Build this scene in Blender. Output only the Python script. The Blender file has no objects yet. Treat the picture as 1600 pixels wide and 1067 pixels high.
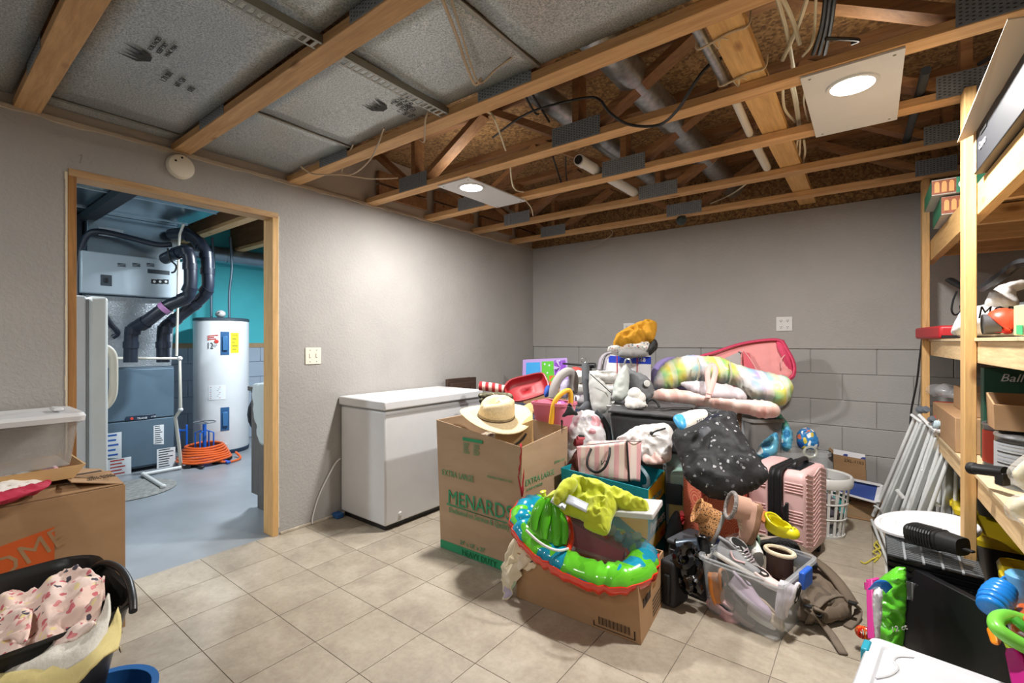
import bpy, bmesh, math, random
from mathutils import Vector, Matrix, noise, geometry
random.seed(7)
SC = bpy.context.scene
COL = SC.collection
# ---------------------------------------------------------------- camera
CX, CH, FPX = 3.09, 1.27, 733.0
VW = Vector((-.6074, .7944, 0)); RT = Vector((.7944, .6074, 0)); UP = Vector((0, 0, 1))
cd = bpy.data.cameras.new('camera'); cam = bpy.data.objects.new('camera', cd); COL.objects.link(cam)
cam.location = (CX, 0, CH); cam.rotation_euler = (math.radians(90), 0, math.radians(37.4))
cd.sensor_width = 36; cd.lens = 36 * FPX / 1600; cd.clip_start = .02
SC.camera = cam
# ---------------------------------------------------------------- world, exposure, big lamps
SC.view_settings.view_transform = 'Standard'; SC.view_settings.look = 'None'
SC.view_settings.gamma = 1; SC.view_settings.use_curve_mapping = False
SC.view_settings.exposure = 0.3
w = bpy.data.worlds.new('world'); SC.world = w; w.use_nodes = True
w.node_tree.nodes['Background'].inputs[0].default_value = (.8, .9, 1, 1)
w.node_tree.nodes['Background'].inputs[1].default_value = .1
def area(name, loc, size, power, col, rot=(0, 0, 0), shape='DISK', sy=None, spread=180):
    l = bpy.data.lights.new(name, 'AREA'); l.shape = shape; l.size = size
    if sy: l.size_y = sy
    l.energy = power; l.color = col; l.spread = math.radians(spread)
    o = bpy.data.objects.new(name, l); o.location = loc; o.rotation_euler = rot; COL.objects.link(o); return o
WARM = (1, .975, .95)
area('ceiling_lamp_light', (.92, 2.38, 2.318), .15, 46, WARM)
area('ceiling_lamp_light', (3.03, 2.38, 2.318), .15, 48, WARM)
area('ceiling_lamp_light', (.92, -.9, 2.318), .15, 13, WARM)  # unseen lamp behind the camera, added as soft fill
area('ceiling_lamp_light', (3.03, -.9, 2.318), .15, 16, WARM)  # its right-hand twin, also added out of view for fill
area('utility_lamp_light', (-1.5, 2.4, 2.30), .22, 70, (.84, .93, 1))
area('utility_lamp_light', (-1.2, -.2, 2.35), .22, 40, (.84, .93, 1))

# ---------------------------------------------------------------- geometry helpers
def ray(u, v): return VW + RT * ((u - 800) / FPX) + UP * ((533.5 - v) / FPX)
CO = Vector((CX, 0, CH))
def P(u, v, d): return CO + ray(u, v) * d                      # point at view depth d
def FZ(u, v, z=0.): r = ray(u, v); return CO + r * ((z - CH) / r.z)
def FX(u, v, x=0.): r = ray(u, v); return CO + r * ((x - CX) / r.x)
def FY(u, v, y=4.45): r = ray(u, v); return CO + r * (y / r.y)
def V(*a): return Vector(a)
MATS = {}
def new_mat(name):
    m = bpy.data.materials.new(name); m.use_nodes = True; nt = m.node_tree
    return m, nt, nt.nodes['Principled BSDF'], nt.nodes, nt.links
def lin(c):
    if isinstance(c, str):
        c = c.lstrip('#'); c = [int(c[i:i + 2], 16) / 255 for i in (0, 2, 4)]
    return tuple(((x / 12.92) if x <= .04045 else ((x + .055) / 1.055) ** 2.4) for x in c) + (1,)
def coords(N, L, stretch=(1, 1, 1), rot=(0, 0, 0)):
    tc = N.new('ShaderNodeTexCoord'); mp = N.new('ShaderNodeMapping'); L.new(tc.outputs['Object'], mp.inputs[0])
    mp.inputs['Scale'].default_value = stretch; mp.inputs['Rotation'].default_value = rot
    return mp.outputs[0]
def tex_noise(N, L, co, scale, detail=4, rough=.55, dist=0):
    t = N.new('ShaderNodeTexNoise'); t.inputs['Scale'].default_value = scale; t.inputs['Detail'].default_value = detail
    t.inputs['Roughness'].default_value = rough; t.inputs['Distortion'].default_value = dist; L.new(co, t.inputs['Vector']); return t.outputs[0]
def ramp(N, L, fac, stops, const=False):
    r = N.new('ShaderNodeValToRGB'); L.new(fac, r.inputs[0]); e = r.color_ramp.elements
    if const: r.color_ramp.interpolation = 'CONSTANT'
    while len(e) < len(stops): e.new(.5)
    for k, (p, c) in enumerate(stops): e[k].position = p; e[k].color = lin(c) if not (isinstance(c, tuple) and len(c) == 4) else c
    return r.outputs[0]
def mixc(N, L, fac, a, b, mode='MIX'):
    m = N.new('ShaderNodeMix'); m.data_type = 'RGBA'; m.blend_type = mode
    if isinstance(fac, (int, float)): m.inputs[0].default_value = fac
    else: L.new(fac, m.inputs[0])
    for s, x in ((6, a), (7, b)):
        if hasattr(x, 'is_linked'): L.new(x, m.inputs[s])
        else: m.inputs[s].default_value = lin(x) if not (isinstance(x, tuple) and len(x) == 4) else x
    return m.outputs[2]
def math_n(N, L, op, a, b=0.):
    m = N.new('ShaderNodeMath'); m.operation = op
    for s, x in ((0, a), (1, b)):
        if hasattr(x, 'is_linked'): L.new(x, m.inputs[s])
        else: m.inputs[s].default_value = x
    return m.outputs[0]
def bump(N, L, bs, h, strength, dist=.01):
    b = N.new('ShaderNodeBump'); b.inputs['Strength'].default_value = strength; b.inputs['Distance'].default_value = dist
    L.new(h, b.inputs['Height']); L.new(b.outputs[0], bs.inputs['Normal'])
def mat(name, col, rough=.6, metal=0., var=0., vs=6., bmp=0., bs=60., coat=0., rnd=0., stretch=(1, 1, 1), emit=0., spec=.5, bd=.004, sheen=0.):
    if name in MATS: return MATS[name]
    m, nt, b, N, L = new_mat(name)
    b.inputs['Roughness'].default_value = rough; b.inputs['Metallic'].default_value = metal
    b.inputs['Coat Weight'].default_value = coat; b.inputs['Specular IOR Level'].default_value = spec
    b.inputs['Sheen Weight'].default_value = sheen
    co = coords(N, L, stretch); c = lin(col); out = None
    n = tex_noise(N, L, co, vs)
    va = max(var, .03)
    out = ramp(N, L, n, [(.3, tuple(x * (1 - va) for x in c[:3]) + (1,)), (.7, tuple(min(1, x * (1 + va)) for x in c[:3]) + (1,))])
    if rnd:
        oi = N.new('ShaderNodeObjectInfo'); mr = N.new('ShaderNodeMapRange'); L.new(oi.outputs['Random'], mr.inputs[0])
        mr.inputs[3].default_value = 1 - rnd; mr.inputs[4].default_value = 1 + rnd
        hv = N.new('ShaderNodeHueSaturation'); L.new(mr.outputs[0], hv.inputs['Value']); L.new(out, hv.inputs['Color']); out = hv.outputs[0]
    L.new(out, b.inputs['Base Color'])
    if emit: L.new(out, b.inputs['Emission Color']); b.inputs['Emission Strength'].default_value = emit
    if bmp: bump(N, L, b, tex_noise(N, L, coords(N, L, stretch), bs, 3), bmp, bd)
    MATS[name] = m; return m
def wood(name, c1, c2, axis=0, rough=.65, rnd=.12, knots=True):
    if name in MATS: return MATS[name]
    m, nt, b, N, L = new_mat(name); b.inputs['Roughness'].default_value = rough
    st = [14, 14, 14]; st[axis] = 1.0; co = coords(N, L, tuple(st))
    oi = N.new('ShaderNodeObjectInfo'); ad = N.new('ShaderNodeVectorMath'); ad.operation = 'ADD'
    sc = math_n(N, L, 'MULTIPLY', oi.outputs['Random'], 31.); L.new(co, ad.inputs[0]); L.new(sc, ad.inputs[1])
    n = tex_noise(N, L, ad.outputs[0], 1.6, 6, .65, 1.2)
    c = ramp(N, L, n, [(.3, c1), (.72, c2)])
    g = ramp(N, L, tex_noise(N, L, ad.outputs[0], 7, 4, .7), [(.35, (.80,) * 3 + (1,)), (.6, (1, 1, 1, 1))])
    c = mixc(N, L, .8, c, g, 'MULTIPLY')
    if knots:
        st2 = [4, 7, 7]; st2 = [7, 7, 7]; st2[axis] = 3.0
        c2_ = coords(N, L, tuple(st2)); a2 = N.new('ShaderNodeVectorMath'); a2.operation = 'ADD'; L.new(c2_, a2.inputs[0]); L.new(sc, a2.inputs[1])
        vo = N.new('ShaderNodeTexVoronoi'); vo.inputs['Scale'].default_value = .8; L.new(a2.outputs[0], vo.inputs['Vector'])
        k = ramp(N, L, vo.outputs['Distance'], [(.04, (.28, .14, .06, 1)), (.12, (1, 1, 1, 1))])
        c = mixc(N, L, .75, c, k, 'MULTIPLY')
    mr = N.new('ShaderNodeMapRange'); L.new(oi.outputs['Random'], mr.inputs[0]); mr.inputs[3].default_value = 1 - rnd; mr.inputs[4].default_value = 1 + rnd
    hv = N.new('ShaderNodeHueSaturation'); L.new(mr.outputs[0], hv.inputs['Value']); L.new(c, hv.inputs['Color'])
    L.new(hv.outputs[0], b.inputs['Base Color'])
    bump(N, L, b, n, .15, .004); MATS[name] = m; return m
def clear(name, col, alpha=.3, rough=.25, spec=.6):
    """thin clear plastic: mostly see-through with a milky body and a glossy skin"""
    if name in MATS: return MATS[name]
    m, nt, b, N, L = new_mat(name); b.inputs['Base Color'].default_value = lin(col); b.inputs['Roughness'].default_value = rough
    b.inputs['Specular IOR Level'].default_value = spec; tr = N.new('ShaderNodeBsdfTransparent'); mx = N.new('ShaderNodeMixShader')
    lw = N.new('ShaderNodeLayerWeight'); lw.inputs[0].default_value = .35
    f = math_n(N, L, 'MULTIPLY_ADD', math_n(N, L, 'POWER', lw.outputs['Facing'], 3.), .45); f.node.inputs[2].default_value = alpha * .5
    cl = math_n(N, L, 'MINIMUM', f, 1.); L.new(cl, mx.inputs[0]); L.new(tr.outputs[0], mx.inputs[1]); L.new(b.outputs[0], mx.inputs[2])
    L.new(mx.outputs[0], N['Material Output'].inputs['Surface']); MATS[name] = m; return m
def spots(name, base, cols, scale=30, size=.3, rough=.7, bmp=.2, stretch=(1, 1, 1), dist=0., base2=None):
    """printed spots: voronoi cells, each with its own print colour"""
    if name in MATS: return MATS[name]
    m, nt, b, N, L = new_mat(name); b.inputs['Roughness'].default_value = rough
    co = coords(N, L, stretch)
    if dist:
        nz = N.new('ShaderNodeTexNoise'); nz.inputs['Scale'].default_value = scale * .8; L.new(co, nz.inputs['Vector'])
        ad = N.new('ShaderNodeVectorMath'); ad.operation = 'MULTIPLY_ADD'; L.new(nz.outputs['Color'], ad.inputs[0]); ad.inputs[1].default_value = (dist,) * 3; L.new(co, ad.inputs[2]); co = ad.outputs[0]
    vo = N.new('ShaderNodeTexVoronoi'); vo.inputs['Scale'].default_value = scale; L.new(co, vo.inputs['Vector'])
    sp = N.new('ShaderNodeSeparateColor'); L.new(vo.outputs['Color'], sp.inputs[0])
    n = len(cols); pc = ramp(N, L, sp.outputs[0], [(k / n, c) for k, c in enumerate(cols)], True)
    msk = math_n(N, L, 'LESS_THAN', vo.outputs['Distance'], size)
    bc = base
    if base2: bc = ramp(N, L, tex_noise(N, L, co, 5), [(.4, base), (.6, base2)])
    L.new(mixc(N, L, msk, bc, pc), b.inputs['Base Color'])
    if bmp: bump(N, L, b, tex_noise(N, L, coords(N, L), 22), bmp, .01)
    MATS[name] = m; return m
def stripes(name, cols, axis=0, period=.05, rough=.6, bmp=.15, rot=(0, 0, 0), soft=False, plaid=None):
    if name in MATS: return MATS[name]
    m, nt, b, N, L = new_mat(name); b.inputs['Roughness'].default_value = rough
    co = coords(N, L, (1, 1, 1), rot); sx = N.new('ShaderNodeSeparateXYZ'); L.new(co, sx.inputs[0])
    def band(ax, cs):
        f = math_n(N, L, 'FRACT', math_n(N, L, 'DIVIDE', sx.outputs[ax], period))
        return ramp(N, L, f, [(k / len(cs), c) for k, c in enumerate(cs)], not soft)
    c = band(axis, cols)
    if plaid: c = mixc(N, L, .5, c, band(plaid[0], plaid[1]))
    L.new(c, b.inputs['Base Color'])
    if bmp: bump(N, L, b, tex_noise(N, L, coords(N, L), 18), bmp, .01)
    MATS[name] = m; return m

class B:
    """collects geometry, then builds it as one mesh object"""
    def __init__(s): s.v = []; s.f = []; s.m = []; s.cm = 0
    def add(s, vs, fs):
        o = len(s.v); s.v += [Vector(p) for p in vs]; s.f += [tuple(i + o for i in f) for f in fs]; s.m += [s.cm] * len(fs); return o
    def hexa(s, p): s.add(p, [(0, 3, 2, 1), (4, 5, 6, 7), (0, 1, 5, 4), (1, 2, 6, 5), (2, 3, 7, 6), (3, 0, 4, 7)]); return s
    def box(s, a, b):
        x0, y0, z0 = a; x1, y1, z1 = b
        return s.hexa([(x0, y0, z0), (x1, y0, z0), (x1, y1, z0), (x0, y1, z0), (x0, y0, z1), (x1, y0, z1), (x1, y1, z1), (x0, y1, z1)])
    def bar(s, a, b, w, h, up=(0, 0, 1)):
        """rectangular bar from a to b, w wide sideways, h along up"""
        a = Vector(a); b = Vector(b); d = (b - a).normalized(); u = Vector(up)
        sd = d.cross(u)
        if sd.length < 1e-4: sd = d.cross(Vector((0, 1, 0)))
        sd.normalize(); u = sd.cross(d).normalized(); sd *= w / 2; u *= h / 2
        return s.hexa([a - sd - u, a + sd - u, b + sd - u, b - sd - u, a - sd + u, a + sd + u, b + sd + u, b - sd + u])
    def slab(s, quad, t):
        """four points (bottom loop) thickened by vector t"""
        q = [Vector(p) for p in quad]; t = Vector(t); return s.hexa(q + [p + t for p in q])
    def grid(s, rows, cu=False, cv=False):
        n = len(rows); k = len(rows[0]); o = s.add([p for r in rows for p in r], [])
        for i in range(n if cu else n - 1):
            for j in range(k if cv else k - 1):
                a = o + i * k + j; b = o + i * k + (j + 1) % k; c = o + ((i + 1) % n) * k + (j + 1) % k; d = o + ((i + 1) % n) * k + j
                s.f.append((a, b, c, d)); s.m.append(s.cm)
        return s
    def tube(s, path, r, seg=10, closed=False, cap=True, flat=1., up=None):
        path = [Vector(p) for p in path]; n = len(path); rows = []; rr = r if isinstance(r, (list, tuple)) else [r] * n
        prev = None
        for i, p in enumerate(path):
            a = path[i - 1] if (i or closed) else p; b = path[(i + 1) % n] if (i < n - 1 or closed) else p
            t = (b - a).normalized()
            if prev is None:
                ref = Vector(up) if up else (Vector((0, 0, 1)) if abs(t.z) < .9 else Vector((1, 0, 0)))
                nn = (ref - t * ref.dot(t)).normalized()
            else:
                nn = (prev - t * prev.dot(t)); nn = nn.normalized() if nn.length > 1e-6 else prev
            prev = nn; bb = t.cross(nn)
            rows.append([p + nn * (math.cos(q) * rr[i] * flat) + bb * (math.sin(q) * rr[i]) for q in [2 * math.pi * k / seg for k in range(seg)]])
        o = len(s.v); s.grid(rows, closed, True)
        if cap and not closed:
            s.f.append(tuple(o + k for k in range(seg))); s.m.append(s.cm)
            s.f.append(tuple(o + (n - 1) * seg + k for k in reversed(range(seg)))); s.m.append(s.cm)
        return s
    def lathe(s, prof, c=(0, 0, 0), seg=24, sx=1., sy=1., axis=None):
        """profile [(r,z)..] about z; axis turns z into another direction"""
        c = Vector(c); q = Vector((0, 0, 1)).rotation_difference(Vector(axis).normalized()) if axis is not None else None
        rows = []
        for r, z in prof:
            row = []
            for k in range(seg):
                a = 2 * math.pi * k / seg; p = Vector((r * math.cos(a) * sx, r * math.sin(a) * sy, z))
                if q: p = q @ p
                row.append(c + p)
            rows.append(row)
        return s.grid(rows, False, True)
    def ball(s, c, r, seg=16, n=9):
        rx, ry, rz = (r, r, r) if isinstance(r, (int, float)) else r
        return s.lathe([(max(1e-4, math.sin(math.pi * k / n)), -math.cos(math.pi * k / n) * rz) for k in range(n + 1)], c, seg, rx, ry)
    def prism(s, poly, z0, z1):
        n = len(poly); o = s.add([(x, y, z0) for x, y in poly] + [(x, y, z1) for x, y in poly], [])
        s.f.append(tuple(o + i for i in reversed(range(n)))); s.f.append(tuple(o + n + i for i in range(n))); s.m += [s.cm] * 2
        for i in range(n): s.f.append((o + i, o + (i + 1) % n, o + n + (i + 1) % n, o + n + i)); s.m.append(s.cm)
        return s
    def xf(s, M, start=0):
        for i in range(start, len(s.v)): s.v[i] = M @ s.v[i]
        return s
    def jit(s, amp, sc=3., start=0):
        for i in range(start, len(s.v)): s.v[i] = s.v[i] + noise.noise_vector(s.v[i] * sc) * amp
        return s
    def build(s, name, m, parent=None, world=True, smooth=False, bevel=0., angle=40, seg=2, sub=0, solid=0., kind=None):
        me = bpy.data.meshes.new(name)
        M = MW.get(parent.name) if parent else None
        if parent is not None and world and M is not None: I = M.inverted(); vs = [I @ p for p in s.v]
        elif parent is None and world:
            xs = [p.x for p in s.v]; ys = [p.y for p in s.v]; zs = [p.z for p in s.v]
            org = Vector(((min(xs) + max(xs)) / 2, (min(ys) + max(ys)) / 2, min(zs))); vs = [p - org for p in s.v]
        else: vs = s.v
        me.from_pydata([tuple(p) for p in vs], [], s.f)
        ms = m if isinstance(m, (list, tuple)) else [m]
        for k in ms: me.materials.append(k)
        me.polygons.foreach_set('material_index', s.m)
        bm = bmesh.new(); bm.from_mesh(me); bmesh.ops.remove_doubles(bm, verts=bm.verts, dist=1e-5)
        bmesh.ops.recalc_face_normals(bm, faces=bm.faces); bm.to_mesh(me); bm.free()
        if smooth or bevel or sub:
            me.polygons.foreach_set('use_smooth', [True] * len(me.polygons)); me.set_sharp_from_angle(angle=math.radians(angle))
        o = bpy.data.objects.new(name, me); COL.objects.link(o)
        if parent is not None: o.parent = parent; MW[o.name] = M if M is not None else Matrix.Identity(4)
        elif world: o.location = org; MW[o.name] = Matrix.Translation(org)
        if solid: q = o.modifiers.new('thickness', 'SOLIDIFY'); q.thickness = solid; q.offset = 0
        if bevel: q = o.modifiers.new('bevel', 'BEVEL'); q.width = bevel; q.segments = seg; q.limit_method = 'ANGLE'; q.angle_limit = math.radians(35)
        if sub: q = o.modifiers.new('subdivision', 'SUBSURF'); q.levels = sub; q.render_levels = sub
        if kind: o['kind'] = kind
        return o
MW = {}
def tag(o, label, cat, group=None):
    o['label'] = label; o['category'] = cat
    if group: o['group'] = group
    return o
def thing(name, label, cat, loc=(0, 0, 0), rz=0., rot=None, group=None):
    o = bpy.data.objects.new(name, None); COL.objects.link(o); o.location = loc
    o.rotation_euler = rot if rot else (0, 0, math.radians(rz)); o.empty_display_size = .1
    MW[o.name] = Matrix.Translation(Vector(loc)) @ o.rotation_euler.to_matrix().to_4x4()
    return tag(o, label, cat, group)
def dup(root, loc, rz=None, label=None):
    r = root.copy(); COL.objects.link(r); r.location = loc
    if rz is not None: r.rotation_euler = (0, 0, math.radians(rz))
    if label: r['label'] = label
    MW[r.name] = Matrix.Translation(Vector(loc)) @ r.rotation_euler.to_matrix().to_4x4()
    for ch in root.children:
        c = ch.copy(); COL.objects.link(c); c.parent = r
        for g in ch.children: d = g.copy(); COL.objects.link(d); d.parent = c
    return r
def cat_rom(pts, n=6, closed=False):
    pts = [Vector(p) for p in pts]; out = []; k = len(pts)
    for i in range(k if closed else k - 1):
        if closed: a, b, c, d = pts[i - 1], pts[i], pts[(i + 1) % k], pts[(i + 2) % k]
        else: a = pts[max(i - 1, 0)]; b = pts[i]; c = pts[i + 1]; d = pts[min(i + 2, k - 1)]
        for j in range(n):
            t = j / n; t2 = t * t; t3 = t2 * t
            out.append(.5 * ((2 * b) + (c - a) * t + (2 * a - 5 * b + 4 * c - d) * t2 + (3 * b - a - 3 * c + d) * t3))
    if not closed: out.append(pts[-1])
    return out
def patch(ctrl, nu=5, nv=5):
    """smooth surface through a grid of control points"""
    rows = [cat_rom(r, nv) for r in ctrl]; cols = list(zip(*rows)); cc = [cat_rom(c, nu) for c in cols]
    return [list(r) for r in zip(*cc)]
def wrinkle(rows, amp, sc, nrm=(0, 0, 1), seed=0, ridged=True):
    n = Vector(nrm).normalized(); s = Vector((seed * 7.3, seed * 3.1, seed))
    for r in rows:
        for j, p in enumerate(r):
            q = noise.noise(p * sc + s); q2 = noise.noise(p * sc * 2.3 + s)
            k = (1 - 3.4 * abs(q)) * .8 + (.5 - 2.4 * abs(q2)) * .5 if ridged else q
            r[j] = p + n * (amp * k)
    return rows
def plane_n(u, yaw=0, pitch=20):
    """normal of a surface that faces the camera at column u, turned by yaw, leaning back by pitch"""
    r = ray(u, 533.5); a = math.atan2(-r.y, -r.x) + math.radians(yaw); p = math.radians(pitch)
    return Vector((math.cos(a) * math.cos(p), math.sin(a) * math.cos(p), math.sin(p)))
def on_plane(u, v, p0, n):
    r = ray(u, v); return CO + r * ((p0 - CO).dot(n) / r.dot(n))
def puff(name, pts, n, tf, tb, m, parent=None, wr=(.01, 9), pw=.5, res=.02, smooth=3, label=None, cat=None, group=None, sub=1, lim=None, seed=0, mf=None):
    """a stuffed soft body: 3-D outline on a plane with normal n, swelling tf to the front and tb to the back"""
    n = Vector(n).normalized(); pts = [Vector(p) for p in pts]; c = sum(pts, Vector()) / len(pts)
    ax = n.cross(UP); ax = ax.normalized() if ax.length > .05 else Vector((1, 0, 0)); ay = n.cross(ax) * -1
    ay = ax.cross(n) * -1
    loop = cat_rom(pts, smooth, True) if smooth > 1 else pts
    L2 = [Vector(((p - c).dot(ax), (p - c).dot(ay))) for p in loop]
    per = []
    for i in range(len(L2)):
        a, b = L2[i], L2[(i + 1) % len(L2)]; k = max(1, int((b - a).length / res)); per += [a.lerp(b, t / k) for t in range(k)]
    nb = len(per); xs = [p.x for p in per]; ys = [p.y for p in per]
    def inside(q):
        r = False; j = nb - 1
        for i in range(nb):
            a, b = per[i], per[j]
            if (a.y > q.y) != (b.y > q.y) and q.x < (b.x - a.x) * (q.y - a.y) / (b.y - a.y) + a.x: r = not r
            j = i
        return r
    def dist(q): return min((q - p).length for p in per)
    inner = []; y = min(ys) + res * .5; row = 0
    while y < max(ys):
        x = min(xs) + (res * .5 if row % 2 else 0)
        while x < max(xs):
            q = Vector((x, y))
            if inside(q) and dist(q) > res * .6: inner.append(q)
            x += res
        y += res * .87; row += 1
    vs2, _, fs, *_r = geometry.delaunay_2d_cdt(per + inner, [], [list(range(nb))], 1, 1e-6)
    ds = [dist(q) for q in vs2]; mx = max(max(ds), 1e-4); mx = min(mx, lim) if lim else mx
    b = B(); sd = Vector((seed * 5.1, seed * 2.7, seed * 1.3))
    def side(sg, th):
        out = []
        for q, d in zip(vs2, ds):
            t = min(1, d / mx); hgt = (1 - (1 - t) ** 2) ** pw; p = c + ax * q.x + ay * q.y
            w0 = noise.noise_vector(p * wr[1] * .6 + sd) * .35; k = noise.noise(p * wr[1] + sd + w0 * 3); k2 = noise.noise(p * wr[1] * 2.1 + sd + w0 * 2); k3 = noise.noise(p * wr[1] * 4.3 + sd)
            wv = (1 - 3.6 * abs(k)) * .75 + (.6 - 2.4 * abs(k2)) * .55 + k3 * .3
            out.append(p + n * sg * (th * hgt + wr[0] * wv * min(1, 2 * t)))
        return out
    b.add(side(1, tf), [tuple(f) for f in fs]); 
    if mf:
        b.m = [mf(sum((b.v[i] for i in f), Vector()) / len(f)) for f in b.f]
    b.add(side(-1, tb), [tuple(reversed(f)) for f in fs])
    o = b.build(name, m, parent, smooth=True, angle=70, sub=sub)
    if label: tag(o, label, cat, group)
    return o
def ppuff(name, uv, d, tf, tb, m, yaw=0, pitch=20, **k):
    """puff whose silhouette is given by the photo at depth d"""
    uc = sum(p[0] for p in uv) / len(uv); vc = sum(p[1] for p in uv) / len(uv); n = plane_n(uc, yaw, pitch); p0 = P(uc, vc, d)
    return puff(name, [on_plane(u, v, p0, n) for u, v in uv], n, tf, tb, m, **k)
def text(body, size, m, org, xd, yd, parent, ext=.0008, name='lettering', sx=1., align='LEFT', shear=0., off=0., bold=0., world=True):
    cu = bpy.data.curves.new('t', 'FONT'); cu.body = body; cu.size = size; cu.extrude = ext; cu.align_x = align; cu.shear = shear;  cu.resolution_u = 2
    ob = bpy.data.objects.new('t', cu); me = bpy.data.meshes.new_from_object(ob); bpy.data.objects.remove(ob); bpy.data.curves.remove(cu)
    xd = Vector(xd).normalized(); yd = Vector(yd); yd = (yd - xd * yd.dot(xd)).normalized(); zd = xd.cross(yd)
    M = Matrix.Translation(Vector(org) + zd * off) @ Matrix((xd, yd, zd)).transposed().to_4x4() @ Matrix.Diagonal((sx, 1, 1, 1))
    if parent is not None and world and parent.name in MW: M = MW[parent.name].inverted() @ M
    me.transform(M); me.materials.clear(); me.materials.append(m); me.name = name
    o = bpy.data.objects.new(name, me); COL.objects.link(o); o.parent = parent; MW[o.name] = MW.get(parent.name, Matrix.Identity(4)); return o
def struct(o): o['kind'] = 'structure'; return o
def hexa_pts(b, bot, top): b.hexa([Vector(p) for p in bot] + [Vector(p) for p in top]); return b
def wallbox(b, bot, top, t=.005, floor_t=.006, inset=None):
    """open-topped box from four bottom and four top corners (counter-clockwise)"""
    bot = [Vector(p) for p in bot]; top = [Vector(p) for p in top]; cb = sum(bot, Vector()) / 4; ct = sum(top, Vector()) / 4
    def ins(p, c): d = (c - p); d.z = 0; return p + d.normalized() * t * 1.414
    ib = [ins(p, cb) + V(0, 0, floor_t) for p in bot]; it = [ins(p, ct) for p in top]
    o = b.add(bot + top + ib + it, [(3, 2, 1, 0), (8, 9, 10, 11)])
    for i in range(4):
        j = (i + 1) % 4
        b.f += [(o + i, o + j, o + 4 + j, o + 4 + i), (o + 8 + j, o + 8 + i, o + 12 + i, o + 12 + j), (o + 4 + i, o + 4 + j, o + 12 + j, o + 12 + i)]; b.m += [b.cm] * 3
    return b
# ---------------------------------------------------------------- materials of the room
def wall_mat(name, c, bs=55, strength=.35):
    m, nt, b, N, L = new_mat(name); b.inputs['Roughness'].default_value = .75
    co = coords(N, L); n = tex_noise(N, L, co, 1.5, 5)
    cc = lin(c)[:3]; L.new(ramp(N, L, n, [(.35, tuple(x * .93 for x in cc) + (1,)), (.65, tuple(x * 1.05 for x in cc) + (1,))]), b.inputs['Base Color'])
    a = tex_noise(N, L, co, bs, 3, .6); r = ramp(N, L, a, [(.42, (0, 0, 0, 1)), (.6, (1, 1, 1, 1))]); bump(N, L, b, r, strength, .003); return m
M_wall = wall_mat('painted_drywall', '#a4a19d')
M_block = wall_mat('painted_block', '#a3a29f', 90, .25)
M_joint = mat('painted_mortar', '#9a9794', .8, bmp=.2)
M_ublock = wall_mat('utility_block', '#aab6c4', 90, .25)
M_cyan = wall_mat('cyan_paint', '#4fc0c8', 60, .15)
M_lum = wood('lumber_spruce', '#bd8f5c', '#dfb480', 0)
M_lumy = wood('lumber_spruce_crosswise', '#b58a5c', '#d9b687', 1)
M_lumz = wood('lumber_pine_upright', '#c89a5e', '#e6bd80', 2, rnd=.05)
M_pine = wood('lumber_pine_pale', '#cfa878', '#ead0a0', 1, rnd=.05)
M_pineb = wood('lumber_pine_beam', '#c89a5e', '#e2b878', 1, rnd=.05)
M_web = wood('lumber_web', '#80573a', '#a67a4e', 0)
def osb():
    m, nt, b, N, L = new_mat('strand_board'); b.inputs['Roughness'].default_value = .8
    co = coords(N, L, (1, 1, 1)); vo = N.new('ShaderNodeTexVoronoi'); vo.inputs['Scale'].default_value = 70; vo.inputs['Randomness'].default_value = 1; L.new(co, vo.inputs['Vector'])
    sp = N.new('ShaderNodeSeparateColor'); L.new(vo.outputs['Color'], sp.inputs[0])
    c = ramp(N, L, sp.outputs[0], [(0, '#5e432b'), (.5, '#83613a'), (1, '#a07c50')]); L.new(c, b.inputs['Base Color']); bump(N, L, b, sp.outputs[1], .2, .003); return m
M_osb = osb()
def panned():
    m, nt, b, N, L = new_mat('panned_sheet'); b.inputs['Roughness'].default_value = .38; b.inputs['Metallic'].default_value = .4
    co = coords(N, L); n = tex_noise(N, L, co, 160, 3, .7); n2 = tex_noise(N, L, co, 1.3, 3)
    c = ramp(N, L, n, [(.36, '#858c8e'), (.5, '#b4b9b9'), (.66, '#d6d9d7')]); c2 = ramp(N, L, n2, [(.35, (.82,) * 3 + (1,)), (.65, (1, 1, 1, 1))])
    L.new(mixc(N, L, 1, c, c2, 'MULTIPLY'), b.inputs['Base Color']); bump(N, L, b, n, .12, .002); return m
M_pan = panned()
M_galv = mat('galvanised', '#a8adb0', .32, .9, .25, 30, .05, 40)
M_zinc = mat('zinc_strap', '#8e8c84', .4, .8, .1, 20)
M_plate = mat('nail_plate', '#868c92', .5, .0, .15, 60, .3, 120)
M_tooth = mat('nail_plate_slots', '#34373a', .6, .0)
M_tile, nt, b_, N_, L_ = new_mat('beige_vinyl_tile'); b_.inputs['Roughness'].default_value = .42
co_ = coords(N_, L_); oi_ = N_.new('ShaderNodeObjectInfo'); ad_ = N_.new('ShaderNodeVectorMath'); ad_.operation = 'ADD'
L_.new(co_, ad_.inputs[0]); L_.new(math_n(N_, L_, 'MULTIPLY', oi_.outputs['Random'], 57.), ad_.inputs[1])
c_ = ramp(N_, L_, tex_noise(N_, L_, ad_.outputs[0], 5, 7, .62, .6), [(.28, '#988d7e'), (.5, '#aba08f'), (.72, '#bab09f')])
f_ = ramp(N_, L_, tex_noise(N_, L_, ad_.outputs[0], 42, 4, .7), [(.3, (.86, .84, .82, 1)), (.6, (1, 1, 1, 1))])
L_.new(mixc(N_, L_, 1, c_, f_, 'MULTIPLY'), b_.inputs['Base Color']); bump(N_, L_, b_, tex_noise(N_, L_, co_, 30, 4), .08, .002)
M_grout = mat('tile_joint', '#8a8075', .8, bmp=.2)
M_conc = mat('grey_floor_paint', '#8c9196', .32, 0, .12, 3, .05, 30)
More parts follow.
